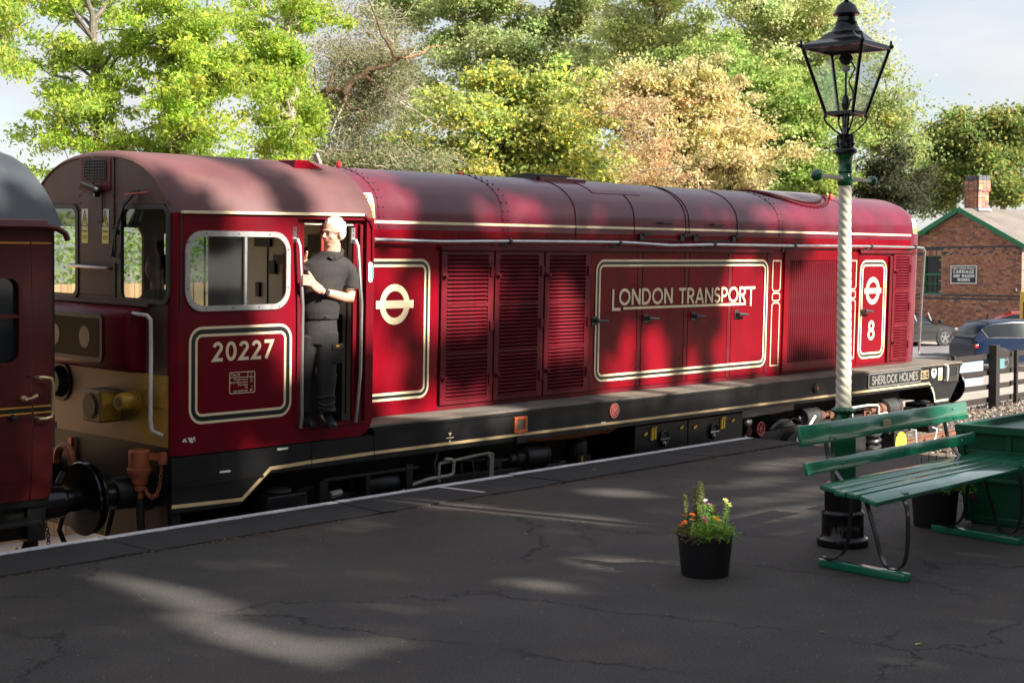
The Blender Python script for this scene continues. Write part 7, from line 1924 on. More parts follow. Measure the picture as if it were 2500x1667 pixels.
# ================================================================== BRICK WORKS BUILDING
BX = Vector((60.23, 26.55, GZ)); BANG = math.atan2(-0.985, -0.174)
bld = empty('brick_building', BX, (0, 0, BANG))
tag(bld, 'single storey red brick railway works building with green bargeboards and chimney', 'building')
GW = 5.84; EZ = 2.75 - GZ; PZ = 4.22 - GZ; DEEP = 22.0
s_ = MB(); wx0, wx1, wz0, wz1 = -4.85, -3.97, 0.63 - GZ, 2.27 - GZ
s_.plate([(-GW, 0), (0, 0), (0, EZ), (-GW / 2, PZ - 0.05), (-GW, EZ)], [[(wx0, wz0), (wx1, wz0), (wx1, wz1), (wx0, wz1)]], 0.01, 0.25)
s_.box(-0.24, -0.005, 0.26, DEEP, 0, EZ); s_.box(-GW + 0.005, -GW + 0.24, 0.26, DEEP, 0, EZ)
wall = s_.build('wall', 'mortar', bld)
def brick_mesh(w, h, d, c):
    V = [(x, y, z) for z in (0, h) for y in (0, d) for x in (0, w)]
    F = [(0, 2, 3, 1), (4, 5, 7, 6), (0, 1, 5, 4), (2, 6, 7, 3), (0, 4, 6, 2), (1, 3, 7, 5)]
    return V, F, [c] * 6
PAL = [(0.404, 0.185, 0.122), (0.357, 0.164, 0.114), (0.452, 0.227, 0.147), (0.297, 0.142, 0.105), (0.19, 0.121, 0.114), (0.38, 0.213, 0.162), (0.476, 0.27, 0.179)]
def in_gable(x, z): return z < EZ + (PZ - 0.08 - EZ) * (1 - abs(x + GW / 2) / (GW / 2)) - 0.02
VV, FF, TT = [], [], []
variants = {}
count = 0
row = 0; z = 0.02
while z < PZ:
    zw = z + GZ
    band = any(abs(zw - q) < 0.05 for q in (2.56, 2.33, 0.53, 0.40))
    x = -GW + (0.0 if row % 2 else 0.11)
    k = 0
    while x < -0.02:
        w = 0.222 if (k + row) % 3 else 0.112
        if x + w > -0.0: w = -x
        if w > 0.04 and in_gable(x + w / 2, z + 0.07) and not (wx0 - 0.02 < x + w / 2 < wx1 + 0.02 and wz0 - 0.08 < z < wz1 + 0.18):
            f = random.uniform(0.75, 1.2)
            low = 1.0 + 0.25 * max(0, (0.2 - zw))
            c = (0.075, 0.08, 0.095) if band else tuple(min(1, q * f) for q in random.choices(PAL, [5, 5, 3, 3, 2.2, 2, 1])[0])
            if band: c = tuple(q * f for q in c)
            near = (-3.9 < x < -0.15) and (0.75 < zw < 2.55) and w > 0.2 and count < 300 and not (-3.5 < x < -2.05 and 1.0 < zw < 1.88)
            if near:
                key = random.randint(0, 9)
                if key not in variants:
                    me_o = tinted('brick', *brick_mesh(0.212, 0.066, 0.03, random.choices(PAL, [5, 5, 3, 3, 2.5, 2, 1])[0]), 'brick_mat', wall)
                    me_o.location = (x, -0.004 - random.uniform(0, 0.004), z); variants[key] = me_o
                else:
                    o = variants[key].copy(); col.objects.link(o); o.location = (x, -0.004 - random.uniform(0, 0.004), z)
                count += 1
            else:
                V, F, T = brick_mesh(w - 0.010, 0.066, 0.03, c)
                n = len(VV); oy = -0.004 - random.uniform(0, 0.004)
                VV += [(a + x, b + oy, q + z) for a, b, q in V]; FF += [tuple(i + n for i in f_) for f_ in F]; TT += T
        x += w; k += 1
    z += 0.0755; row += 1
# sunlit return wall
z = 0.02; row = 0
while z < EZ - 0.05:
    y = 0.05 + (0.0 if row % 2 else 0.11)
    while y < 3.0:
        f = random.uniform(0.8, 1.2); c = tuple(min(1, q * f) for q in random.choice(PAL))
        n = len(VV); V, F, T = brick_mesh(0.03, 0.066, 0.212, c); VV += [(a - 0.028, b + y, q + z) for a, b, q in V]; FF += [tuple(i + n for i in f_) for f_ in F]; TT += T
        y += 0.222
    z += 0.0755; row += 1
tag(tinted('brickwork', VV, FF, TT, 'brick_mat', wall), kind='stuff')
# soldier arch over the window
s_ = MB()
for i in range(9):
    x = wx0 - 0.02 + i * 0.103
    V, F, T = brick_mesh(0.09, 0.21, 0.03, random.choice(PAL))
    o = tinted('brick', V, F, T, 'brick_mat', wall); o.location = (x, -0.006, wz1 + 0.01)
s_ = MB(); s_.box(wx0 - 0.08, wx1 + 0.08, -0.06, 0.10, wz0 - 0.10, wz0); s_.build('sill', 'stone_sill', bld, bevel=0.008)
s_ = MB(); s_.plate([(wx0, wz0), (wx1, wz0), (wx1, wz1), (wx0, wz1)], [[(wx0 + 0.06, wz0 + 0.07), (wx1 - 0.06, wz0 + 0.07), (wx1 - 0.06, wz0 + 0.80), (wx0 + 0.06, wz0 + 0.80)], [(wx0 + 0.05, wz0 + 0.88), (wx1 - 0.05, wz0 + 0.88), (wx1 - 0.05, wz1 - 0.04), (wx0 + 0.05, wz1 - 0.04)]], 0.08, 0.12)
w_ = s_.build('window', 'green_trim', bld)
s_ = MB()
for i in (1, 2): s_.box(wx0 + 0.06 + i * 0.253 - 0.012, wx0 + 0.06 + i * 0.253 + 0.012, 0.09, 0.11, wz0 + 0.07, wz0 + 0.80)
s_.box(wx0 + 0.06, wx1 - 0.06, 0.088, 0.112, wz0 + 0.42, wz0 + 0.445); s_.build('glazing_bar', 'green_trim', w_)
s_ = MB(); s_.box(wx0 + 0.02, wx1 - 0.02, 0.125, 0.13, wz0 + 0.02, wz1 - 0.02); s_.build('pane', 'car_glass', w_)
# roof
OV = 0.28
def rz(x): return PZ - (PZ - EZ) * abs(x + GW / 2) / (GW / 2)
asphalt('slate', (0.13, 0.115, 0.105), (0.20, 0.175, 0.16), (0.17, 0.145, 0.12), crack=False, speck=0.3)
rf = empty('roof', (0, 0, 0)); rf.parent = bld
for sgn in (1, -1):
    n_c = 16
    sl = math.hypot(GW / 2 + 0.3, (PZ - EZ) * (GW / 2 + 0.3) / (GW / 2))
    for i in range(n_c):
        t0, t1 = i / n_c, (i + 1) / n_c + 0.02
        xa, xb = -GW / 2 + sgn * (GW / 2 + 0.3) * t0, -GW / 2 + sgn * (GW / 2 + 0.3) * t1
        q = MB(); za, zb = rz(xa) + 0.06, rz(xb) + 0.09
        q.add([(xa, -OV, za), (xb, -OV, zb), (xb, DEEP, zb), (xa, DEEP, za), (xa, -OV, za - 0.03), (xb, -OV, zb - 0.03), (xb, DEEP, zb - 0.03), (xa, DEEP, za - 0.03)], [(0, 1, 2, 3), (4, 7, 6, 5), (0, 4, 5, 1), (1, 5, 6, 2), (2, 6, 7, 3), (3, 7, 4, 0)])
        q.build('slate_course', 'slate', rf)
s_ = MB()
for sgn in (1, -1):
    xe = -GW / 2 + sgn * (GW / 2 + 0.32)
    s_.bar((-GW / 2, -OV - 0.02, PZ + 0.0), (xe, -OV - 0.02, rz(xe) + 0.0), 0.035, 0.20, (0, 0, 1))
s_.build('bargeboard', 'green_trim', rf)
s_ = MB()
for x in (-GW / 2 - 1.75, -GW / 2 + 1.75, -GW / 2): s_.box(x - 0.06, x + 0.06, -OV, 0.05, rz(x) - 0.16, rz(x) - 0.02)
s_.build('purlin_end', 'green_trim', rf)
# chimney
chx, chy = -GW / 2 - 0.08, 1.1
chim = empty('chimney', (0, 0, 0)); chim.parent = rf
V_, F_, T_ = [], [], []
z = PZ - 0.35; r_i = 0
while z < 5.62 - GZ:
    grow = 0.05 if z > 5.62 - GZ - 0.62 and z < 5.62 - GZ - 0.22 else (0.0 if z < 5.62 - GZ - 0.6 else 0.03)
    hx, hy = 0.36 + grow, 0.36 + grow
    dark = z > 5.62 - GZ - 0.17
    for side in range(4):
        n = 3
        for i in range(n):
            c = (0.11, 0.11, 0.12) if dark else tuple(min(1, q * random.uniform(0.85, 1.3)) for q in random.choice(PAL))
            a = -hx + (2 * hx) * i / n + (0.03 if r_i % 2 and i else 0); b = -hx + 2 * hx * (i + 1) / n - 0.008
            if side == 0: bx = (a, b, -hy, -hy + 0.1)
            elif side == 1: bx = (a, b, hy - 0.1, hy)
            elif side == 2: bx = (-hx, -hx + 0.1, a * hy / hx, b * hy / hx)
            else: bx = (hx - 0.1, hx, a * hy / hx, b * hy / hx)
            V = [(x + chx, y + chy, q + z) for q in (0, 0.067) for y in (bx[2], bx[3]) for x in (bx[0], bx[1])]
            k = len(V_); V_ += V; F_ += [tuple(j + k for j in f_) for f_ in [(0, 2, 3, 1), (4, 5, 7, 6), (0, 1, 5, 4), (2, 6, 7, 3), (0, 4, 6, 2), (1, 3, 7, 5)]]; T_ += [c] * 6
    z += 0.0755; r_i += 1
# chimney bricks as parts: split every brick out (they show largest)
proto = {}
for i in range(0, len(F_), 6):
    if i // 6 >= 290: break
    vs = V_[i // 6 * 8:i // 6 * 8 + 8]
tag(tinted('brick_stack', V_, F_, T_, 'brick_mat', chim), kind='stuff')
s_ = MB(); s_.box(chx - 0.33, chx + 0.33, chy - 0.33, chy + 0.33, PZ - 0.4, 5.6 - GZ); s_.build('chimney_core', 'mortar', chim)
s_ = MB(); s_.box(chx - 0.46, chx + 0.46, chy - 0.46, chy + 0.46, PZ - 0.05, PZ + 0.06); s_.build('flashing', 'frame_alloy', chim)
# sign
SX0, SX1, SZ0, SZ1 = -3.42, -2.12, 1.07 - GZ, 1.85 - GZ
wsn = tag(empty('works_sign', BX, (0, 0, BANG)), 'black and white carriage and wagon works sign on the brick gable', 'sign')
s_ = MB(); s_.box(SX0, SX1, -0.07, -0.03, SZ0, SZ1); s_.build('board', 'white_paint', wsn)
s_ = MB(); s_.box(SX0 + 0.045, SX1 - 0.045, -0.076, -0.0705, SZ0 + 0.045, SZ1 - 0.045); s_.build('field', 'navy', wsn)
s_ = MB()
word(s_, 'GREAT CENTRAL RAILWAY', SX0 + 0.10, SX1 - 0.10, SZ1 - 0.150, 0.062, 0.018, -0.0765, -0.080, gapf=0.2)
word(s_, 'CARRIAGE', SX0 + 0.13, SX1 - 0.13, SZ1 - 0.335, 0.135, 0.036, -0.0765, -0.080, gapf=0.22)
word(s_, 'AND WAGON', SX0 + 0.14, SX1 - 0.12, SZ1 - 0.505, 0.120, 0.033, -0.0765, -0.080, gapf=0.22, spw=0.7)
word(s_, 'WORKS', SX0 + 0.36, SX1 - 0.34, SZ1 - 0.670, 0.120, 0.035, -0.0765, -0.080, gapf=0.22)
s_.build('lettering', 'white_paint', wsn)
s_ = MB(); s_.tube([(-0.12, -0.02, 1.0 - GZ), (-0.12, -0.22, 1.05 - GZ), (-0.12, -0.25, 0.95 - GZ)], 0.02, 8); s_.lathe([(0.08, 0.80), (0.03, 0.92)], (-0.12, -0.25, -GZ), 12, 'Z'); o = tag(s_.build('wall_lamp', 'iron_black'), 'small black lamp on the right corner of the brick gable', 'wall lamp'); o.location = BX; o.rotation_euler = (0, 0, BANG)

# ================================================================== CARS
def car(name, label, loc, heading, body, kind='hatch', L=4.25, H=1.58, Wd=1.82):
    """heading: azimuth of the nose from +Y towards +X; local +X is forward"""
    r0 = empty(name, loc, (0, 0, R(90) - heading)); tag(r0, label, 'car')
    hw = Wd / 2
    # stations: x, sill z, shoulder z, roof z (None = no cabin), half width
    rear, front = -L * 0.5, L * 0.5
    if kind == 'hatch':
        st = [(rear, 0.45, 0.80, None, 0.80), (rear + 0.08, 0.34, 0.95, 1.02, 0.88), (rear + 0.30, 0.27, 1.02, 1.36, 0.93), (rear + 0.62, 0.24, 1.03, 1.52, 0.98), (rear + 1.3, 0.22, 1.02, 1.58, 1.0), (rear + 2.2, 0.22, 1.00, 1.56, 1.0), (rear + 2.75, 0.22, 0.98, 1.36, 0.99), (rear + 3.25, 0.22, 0.96, 1.02, 0.98), (front - 0.35, 0.24, 0.86, None, 0.94), (front - 0.06, 0.30, 0.72, None, 0.84), (front, 0.42, 0.60, None, 0.76)]
    else:
        st = [(rear, 0.45, 0.78, None, 0.80), (rear + 0.1, 0.32, 0.95, None, 0.90), (rear + 0.6, 0.24, 0.98, 1.10, 0.97), (rear + 1.2, 0.2, 0.96, 1.36, 1.0), (rear + 2.0, 0.2, 0.94, 1.42, 1.0), (rear + 2.5, 0.2, 0.92, 1.30, 1.0), (rear + 3.1, 0.2, 0.90, 0.96, 0.99), (front - 0.5, 0.22, 0.80, None, 0.95), (front - 0.08, 0.28, 0.66, None, 0.84), (front, 0.40, 0.55, None, 0.74)]
    rows = []
    for x, zs, zb, zr, k in st:
        w_ = hw * k; has = zr is not None and zr > zb + 0.03
        tw = w_ * (0.74 if has else 0.86); zt = (zr if zr else zb + 0.03) * H / 1.58 if has else zb + 0.035
        half = [(w_ * 0.90, zs), (w_ * 0.985, zs + 0.10), (w_, zs + (zb - zs) * 0.55), (w_ * 0.97, zb - 0.03), (w_ * 0.93, zb), (w_ * 0.93 + (tw - w_ * 0.93) * 0.9, zb + (zt - zb) * 0.88), (tw * 0.86, zt - 0.01), (0, zt + 0.015)]
        rows.append([(x, -y, z) for y, z in half] + [(x, y, z) for y, z in reversed(half[:-1])])
    s_ = MB(); s_.grid(rows, close=True); s_.add(rows[0], [tuple(range(len(rows[0])))]); s_.add(rows[-1], [tuple(range(len(rows[-1])))])
    s_.build('body', body, r0, smooth=True, angle=32)
    # side glass
    for sg in (-1, 1):
        pts = []
        cab = [q for q in st if q[3] is not None and q[3] > q[2] + 0.2]
        lo = [(x, zb + 0.035, hw * k * 0.935) for x, zs, zb, zr, k in cab]; hi = [(x, zb + (zr * H / 1.58 - zb) * 0.84, hw * k * (0.93 + (0.74 - 0.93) * 0.84)) for x, zs, zb, zr, k in cab]
        lo2 = [(lo[0][0] + 0.12, lo[0][1], lo[0][2])] + lo[1:-1] + [(lo[-1][0] + 0.20, lo[-1][1], lo[-1][2])]
        s_ = MB(); s_.grid([[(x, sg * (y + 0.012), z) for x, z, y in lo2], [(x, sg * (y + 0.014), z) for x, z, y in hi]]); s_.build('side_glass', 'car_glass', r0, smooth=True)
        s_ = MB(); s_.tube([(x, sg * (y + 0.016), z - 0.01) for x, z, y in lo2], 0.009, 5); s_.tube([(lo2[0][0], sg * (lo2[0][2] + 0.016), lo2[0][1]), (hi[0][0] - 0.02, sg * (hi[0][2] + 0.016), hi[0][1])], 0.012, 5); s_.build('window_trim', 'chrome', r0)
        s_ = MB()
        for xx in (-0.15, 0.85 if kind == 'hatch' else 0.6): s_.bar((xx, sg * (hw * 0.935 + 0.02), 1.03), (xx - 0.06, sg * (hw * 0.80 + 0.016), 1.42 * H / 1.58), 0.05, 0.012, (0, 1, 0))
        s_.build('pillar', 'car_trim', r0)
        s_ = MB(); s_.box(-0.32, -0.14, sg * (hw + 0.0), sg * (hw + 0.025), 0.82, 0.85) if sg > 0 else s_.box(-0.32, -0.14, -hw - 0.025, -hw, 0.82, 0.85); s_.build('door_handle', body, r0)
        s_ = MB(); s_.obox((0.95, sg * (hw + 0.08), 1.0), (0.06, 0, 0), (0, 0.10, 0), (0, 0, 0.06)); s_.build('mirror', body, r0, bevel=0.02)
        for xx in (rear + 0.82, front - 0.85):
            s_ = MB(); s_.lathe([(0.02, 0.10), (0.40, 0.10), (0.40, 0.125)], (xx, sg * (hw - 0.115), 0.36), 28, 'Y') if sg > 0 else s_.lathe([(0.02, -0.10), (0.40, -0.10), (0.40, -0.125)], (xx, sg * (hw - 0.115), 0.36), 28, 'Y'); s_.build('wheel_arch', 'car_trim', r0)
            s_ = MB(); y0 = sg * (hw - 0.20); d = sg
            s_.lathe([(0.20, 0), (0.32, 0), (0.34, d * 0.03), (0.34, d * 0.19), (0.32, d * 0.225), (0.235, d * 0.225), (0.23, d * 0.20)], (xx, y0, 0.34), 28, 'Y'); wh = s_.build('wheel', 'tyre', r0, smooth=True, angle=40)
            s_ = MB(); s_.lathe([(0.235, d * 0.205), (0.235, d * 0.222), (0.215, d * 0.222), (0.21, d * 0.19)], (xx, y0, 0.34), 28, 'Y', caps=False); s_.lathe([(0.05, d * 0.18), (0.05, d * 0.215)], (xx, y0, 0.34), 12, 'Y')
            for a in range(5):
                t = a * 2 * math.pi / 5 + 0.3; s_.bar((xx + 0.04 * math.cos(t), y0 + d * 0.205, 0.34 + 0.04 * math.sin(t)), (xx + 0.22 * math.cos(t), y0 + d * 0.212, 0.34 + 0.22 * math.sin(t)), 0.05, 0.02, (0, 1, 0))
            s_.build('rim', 'alloy', wh)
        s_ = MB(); s_.obox((rear + 0.07, sg * hw * 0.72, 0.80), (0.06, 0, 0), (0, 0.14, 0), (0, 0, 0.05)); s_.build('tail_light', 'tail_red', r0, bevel=0.01)
        s_ = MB(); s_.obox((front - 0.14, sg * hw * 0.70, 0.66), (0.10, 0, 0), (0, 0.13, 0), (0, 0, 0.055)); s_.build('headlight', 'chrome', r0, bevel=0.02)
        s_ = MB(); s_.box(rear + 0.5, front - 0.5, sg * hw * 0.95 - 0.02, sg * hw * 0.95 + 0.02, 0.21, 0.33); s_.build('sill', 'car_trim', r0)
    def screen(name_, a, b):
        xa, _, za, ra, ka = a; xb, _, zb_, rb, kb = b
        s_ = MB(); ya = hw * ka * 0.80; yb_ = hw * kb * 0.66
        s_.add([(xa, -ya, za + 0.05), (xa, ya, za + 0.05), (xb, yb_, rb * H / 1.58 - 0.03), (xb, -yb_, rb * H / 1.58 - 0.03)], [(0, 1, 2, 3)])
        o = s_.build(name_, 'car_glass', r0, fix=False); o.location = (0.03 if xa > xb else -0.03, 0, 0.045); return o
    if kind == 'hatch': screen('rear_window', st[1], st[3]); screen('windscreen', st[7], st[5])
    else: screen('rear_window', st[2], st[4]); screen('windscreen', st[6], st[4])
    return r0
hd = R(124)
rw = Vector((43.76, 20.13, GZ)); f_ = Vector((math.sin(hd), math.cos(hd), 0))
car('blue_car', 'dark blue hatchback parked behind the post and rail fence', rw + f_ * 1.30 + Vector((0.5, 0.5, 0)), hd, 'car_blue')
hd2 = R(-30); f2 = Vector((math.sin(hd2), math.cos(hd2), 0))
car('red_car', 'dark red car facing left behind the dark blue hatchback', Vector((51.3, 23.9, GZ)) - f2 * 0.9, hd2, 'car_red', H=1.62)
hd3 = R(112); f3 = Vector((math.sin(hd3), math.cos(hd3), 0))
car('black_car', 'black saloon parked by the brick wall partly hidden by the locomotive', Vector((56.6, 29.0, GZ)) - f3 * 1.0, hd3, 'car_black', 'saloon', H=1.50)
# yellow van at the far right edge
yv = tag(empty('yellow_van', (49.3, 20.9, GZ), (0, 0, R(-35))), 'yellow van just entering the frame at the far right', 'van')
s_ = MB(); s_.plate([(-0.4, 0.35), (4.4, 0.35), (4.5, 0.9), (3.6, 1.25), (3.0, 2.3), (-0.4, 2.35)], [], -0.95, 0.95); s_.build('body', 'yellow_paint', yv, bevel=0.06)
s_ = MB(); s_.box(0.0, 1.2, -0.965, -0.952, 1.25, 2.0); s_.box(-0.41, -0.402, -0.7, 0.7, 1.3, 2.0); s_.build('window', 'car_glass', yv)
for xx in (0.5, 3.5):
    s_ = MB(); s_.lathe([(0.2, 0), (0.34, 0), (0.34, -0.2), (0.2, -0.2)], (xx, -0.80, 0.34), 24, 'Y'); s_.build('wheel', 'tyre', yv)

# painted strips of the car park and low dark posts beyond the buffer
s_ = MB(); s_.box(30, 75, 17.5, 24.0, GZ + 0.002, GZ + 0.006)
asphalt('tarmac_grey', (0.15, 0.14, 0.15), (0.20, 0.19, 0.20), (0.17, 0.15, 0.14), crack=False, speck=0.2)
o = s_.build('car_park_tarmac', 'tarmac_grey'); tag(o, kind='structure'); o.rotation_euler = (0, 0, R(5)); o.location = (2.0, 0.0, 0)

# ================================================================== TREES
TREES = {
    'ashA': ([(18.29, 29.98, 7.23, 1.05, 0.92), (18.47, 31.26, 6.1, 0.64, 0.55), (18.35, 28.86, 5.02, 1.01, 0.82), (19.18, 28.97, 6.78, 0.73, 1.01), (19.7, 31.21, 8.65, 1.46, 0.82), (18.5, 30.91, 4.79, 0.64, 0.73), (18.8, 27.96, 5.6, 0.55, 0.73), (17.61, 29.14, 3.77, 0.82, 0.55), (18.05, 31.12, 6.87, 0.46, 0.37)], [(19.07, 29.71, -1.4), (19.09, 29.87, 5.5), (19.09, 29.98, 6.96), (19.06, 30.12, 8.42)]),
    'ashB': ([(19.39, 27.28, 7.24, 1.15, 0.98), (18.74, 26.54, 5.57, 1.07, 0.98), (19.29, 27.2, 4.62, 1.24, 0.71), (19.64, 26.49, 6.24, 0.8, 0.89), (19.42, 28.09, 6.54, 0.71, 0.8)], [(19.56, 27.69, -1.4), (19.65, 27.71, 4.76), (19.62, 27.86, 6.36), (19.83, 27.74, 7.87)]),
    'ashC': ([(22.33, 27.49, 7.42, 1.22, 1.04), (21.79, 28.01, 6.3, 1.04, 0.94), (21.11, 26.86, 4.89, 1.32, 0.85), (22.16, 26.29, 6.73, 0.85, 1.04), (23.16, 28.23, 5.68, 0.75, 0.75), (22.34, 29.31, 8.0, 0.85, 0.75), (23.89, 27.58, 7.61, 0.57, 0.57)], [(22.48, 27.45, -1.4), (22.59, 27.47, 4.93), (22.72, 27.42, 6.15), (22.65, 27.59, 7.47), (22.83, 27.48, 8.6)]),
    'dead': ([(27.05, 29.62, 7.87, 1.15, 1.26), (26.43, 31.04, 5.7, 0.63, 0.73), (27.96, 28.44, 5.31, 0.73, 0.73), (26.1, 29.21, 6.18, 1.36, 1.26), (26.36, 27.98, 5.49, 1.26, 1.15), (25.37, 29.02, 4.88, 1.15, 0.63), (26.25, 27.27, 6.44, 0.84, 0.94)], [(25.41, 30.34, 5.27), (26.31, 29.45, 6.52), (27.06, 28.7, 7.57)]),
    'poplarA': ([(42.85, 45.45, 12.02, 1.5, 1.84), (43.47, 46.86, 10.23, 1.34, 1.5), (44.2, 45.87, 13.56, 1.5, 1.0)], [(43.03, 45.11, -1.4), (43.13, 45.4, 9.4), (43.08, 45.68, 12.4)]),
    'poplarB': ([(44.38, 43.0, 11.6, 2.26, 1.78), (43.09, 42.89, 9.19, 1.94, 1.62), (43.76, 40.41, 9.67, 1.78, 1.94), (44.55, 42.02, 12.97, 2.42, 1.13)], [(43.76, 41.32, -1.4), (43.99, 41.4, 8.34), (43.4, 42.27, 11.41)]),
    'poplarC': ([(46.41, 39.54, 11.13, 2.46, 2.13), (45.09, 39.47, 8.76, 1.97, 1.48), (46.88, 38.45, 9.47, 1.81, 1.81), (46.34, 38.84, 12.81, 2.46, 1.15), (45.18, 40.4, 10.44, 1.64, 1.64)], [(45.71, 40.68, -1.4), (46.24, 40.48, 9.26), (47.24, 39.6, 12.21)]),
    'willowA': ([(45.38, 34.11, 10.9, 2.26, 1.66), (44.23, 34.36, 9.32, 1.66, 1.21), (47.34, 33.66, 9.86, 1.81, 1.36), (44.9, 33.38, 12.09, 2.41, 0.9)], [(45.2, 33.77, -1.4), (45.5, 33.81, 8.64), (45.4, 34.12, 11.35)]),
    'willowB': ([(46.27, 30.58, 10.62, 2.18, 1.6), (47.41, 30.11, 9.09, 2.18, 1.31), (46.24, 28.38, 10.65, 1.74, 1.31), (46.91, 27.16, 10.18, 1.45, 1.16), (48.27, 28.26, 9.0, 1.31, 1.16), (45.74, 29.9, 11.76, 2.33, 0.87), (49.15, 28.1, 7.9, 1.16, 0.87)], [(46.43, 29.45, -1.4), (46.71, 29.49, 8.39), (46.5, 29.88, 10.71)]),
    'maple': ([(30.52, 27.74, 5.75, 2.1, 1.32), (29.04, 28.46, 5.48, 1.32, 1.21), (31.85, 26.7, 5.55, 1.55, 1.32), (31.14, 28.31, 4.6, 2.76, 0.77), (29.69, 29.89, 4.49, 0.99, 0.66), (29.96, 28.42, 6.64, 1.43, 0.66), (30.99, 26.84, 6.6, 1.21, 0.55), (31.47, 25.26, 4.37, 0.88, 0.66)], [(30.35, 27.75, -1.4), (30.5, 27.72, 5.2), (30.32, 28.0, 6.3)]),
    'gold': ([(34.91, 25.52, 6.7, 1.74, 0.93), (34.46, 26.47, 6.97, 1.39, 0.69), (35.83, 24.9, 6.04, 1.5, 1.04), (35.25, 23.68, 5.02, 1.27, 0.93), (34.61, 25.29, 5.18, 1.74, 1.04), (35.65, 23.28, 5.58, 0.69, 0.69), (33.76, 27.24, 6.86, 1.04, 0.58), (34.34, 25.52, 4.39, 1.85, 0.58), (32.44, 27.34, 6.64, 0.81, 0.46), (35.59, 22.85, 4.88, 0.69, 0.69)], [(35.41, 25.16, -1.4), (35.41, 25.31, 5.23), (35.14, 25.69, 6.5)]),
    'russet': ([(30.67, 23.56, 5.7, 0.77, 0.46), (30.67, 24.48, 6.07, 0.51, 0.41), (30.33, 22.54, 5.1, 0.72, 0.46), (29.82, 21.91, 4.1, 1.13, 0.23), (30.36, 22.93, 4.72, 0.61, 0.41)], [(30.54, 23.07, -1.4), (30.59, 23.11, 4.64), (30.49, 23.29, 5.46)]),
    'green': ([(38.98, 26.8, 8.0, 1.55, 0.9), (40.72, 26.6, 7.25, 1.42, 1.03), (40.32, 25.16, 5.86, 1.42, 1.29), (41.49, 25.57, 4.68, 1.55, 0.9), (41.46, 27.85, 4.77, 1.03, 0.78), (41.45, 24.4, 6.26, 1.16, 1.16), (42.27, 24.72, 4.81, 1.03, 1.03), (39.98, 28.43, 8.75, 1.16, 0.65), (43.17, 26.18, 7.68, 1.16, 1.03), (38.83, 27.59, 4.53, 2.07, 0.65)], [(41.27, 26.18, -1.4), (41.35, 26.25, 5.73), (41.06, 26.67, 7.15)]),
    'birch': ([(46.21, 25.04, 7.3, 0.96, 1.24), (46.33, 25.7, 5.98, 1.24, 1.24), (47.53, 25.27, 5.89, 0.82, 1.24), (46.64, 26.35, 7.29, 0.82, 0.96)], [(46.15, 25.27, -1.4), (46.29, 25.3, 5.96), (46.46, 25.25, 7.74)]),
    'darkshrub': ([(44.39, 23.6, 5.11, 0.81, 1.08), (44.74, 24.51, 4.37, 0.94, 0.81), (47.2, 24.48, 4.32, 0.67, 0.67)], [(45.6, 24.37, -1.4), (45.66, 24.42, 4.8)]),
    'backA': ([(77.62, 38.11, 9.12, 1.77, 1.32), (75.84, 38.15, 7.26, 1.99, 1.77), (76.33, 36.3, 7.63, 1.99, 1.77), (76.16, 39.01, 5.55, 1.32, 1.32)], [(76.72, 37.85, -1.4), (77.01, 37.8, 7.74), (77.23, 37.69, 9.5)]),
    'backB': ([(76.49, 35.03, 8.85, 1.29, 1.29), (78.3, 35.15, 7.24, 1.29, 1.94), (75.82, 35.14, 6.48, 1.72, 1.51), (76.93, 34.12, 9.25, 0.86, 0.86)], [(76.73, 34.85, -1.4), (76.85, 34.95, 7.16), (77.06, 34.84, 8.88)]),
    'fir': ([(33.99, 38.07, 5.84, 1.68, 1.26), (35.25, 40.75, 6.49, 1.12, 0.98), (35.3, 37.48, 5.34, 1.54, 0.98), (35.44, 38.83, 7.5, 0.98, 0.84)], [(35.09, 38.91, -1.4), (35.18, 38.98, 5.68), (35.31, 38.99, 7.78)]),
    'thicket': ([(26.16, 29.3, 4.32, 1.43, 0.46), (26.1, 27.13, 4.32, 1.02, 0.51), (24.28, 28.69, 4.41, 0.61, 0.41)], [(25.63, 28.43, -1.4), (25.72, 28.43, 4.05)]),
    'leftA': ([(14.94, 26.77, 6.5, 0.48, 0.57), (15.83, 28.05, 6.99, 0.32, 0.4)], [(14.42, 28.94, 3.96), (15.26, 28.16, 5.89), (15.6, 27.82, 6.45)]),
}
DEADLIMB = [(24.81, 29.53, 5.49), (24.82, 28.83, 6.2), (24.86, 28.05, 6.24), (25.25, 27.66, 6.73), (25.66, 27.22, 6.88), (25.93, 26.93, 6.98)]

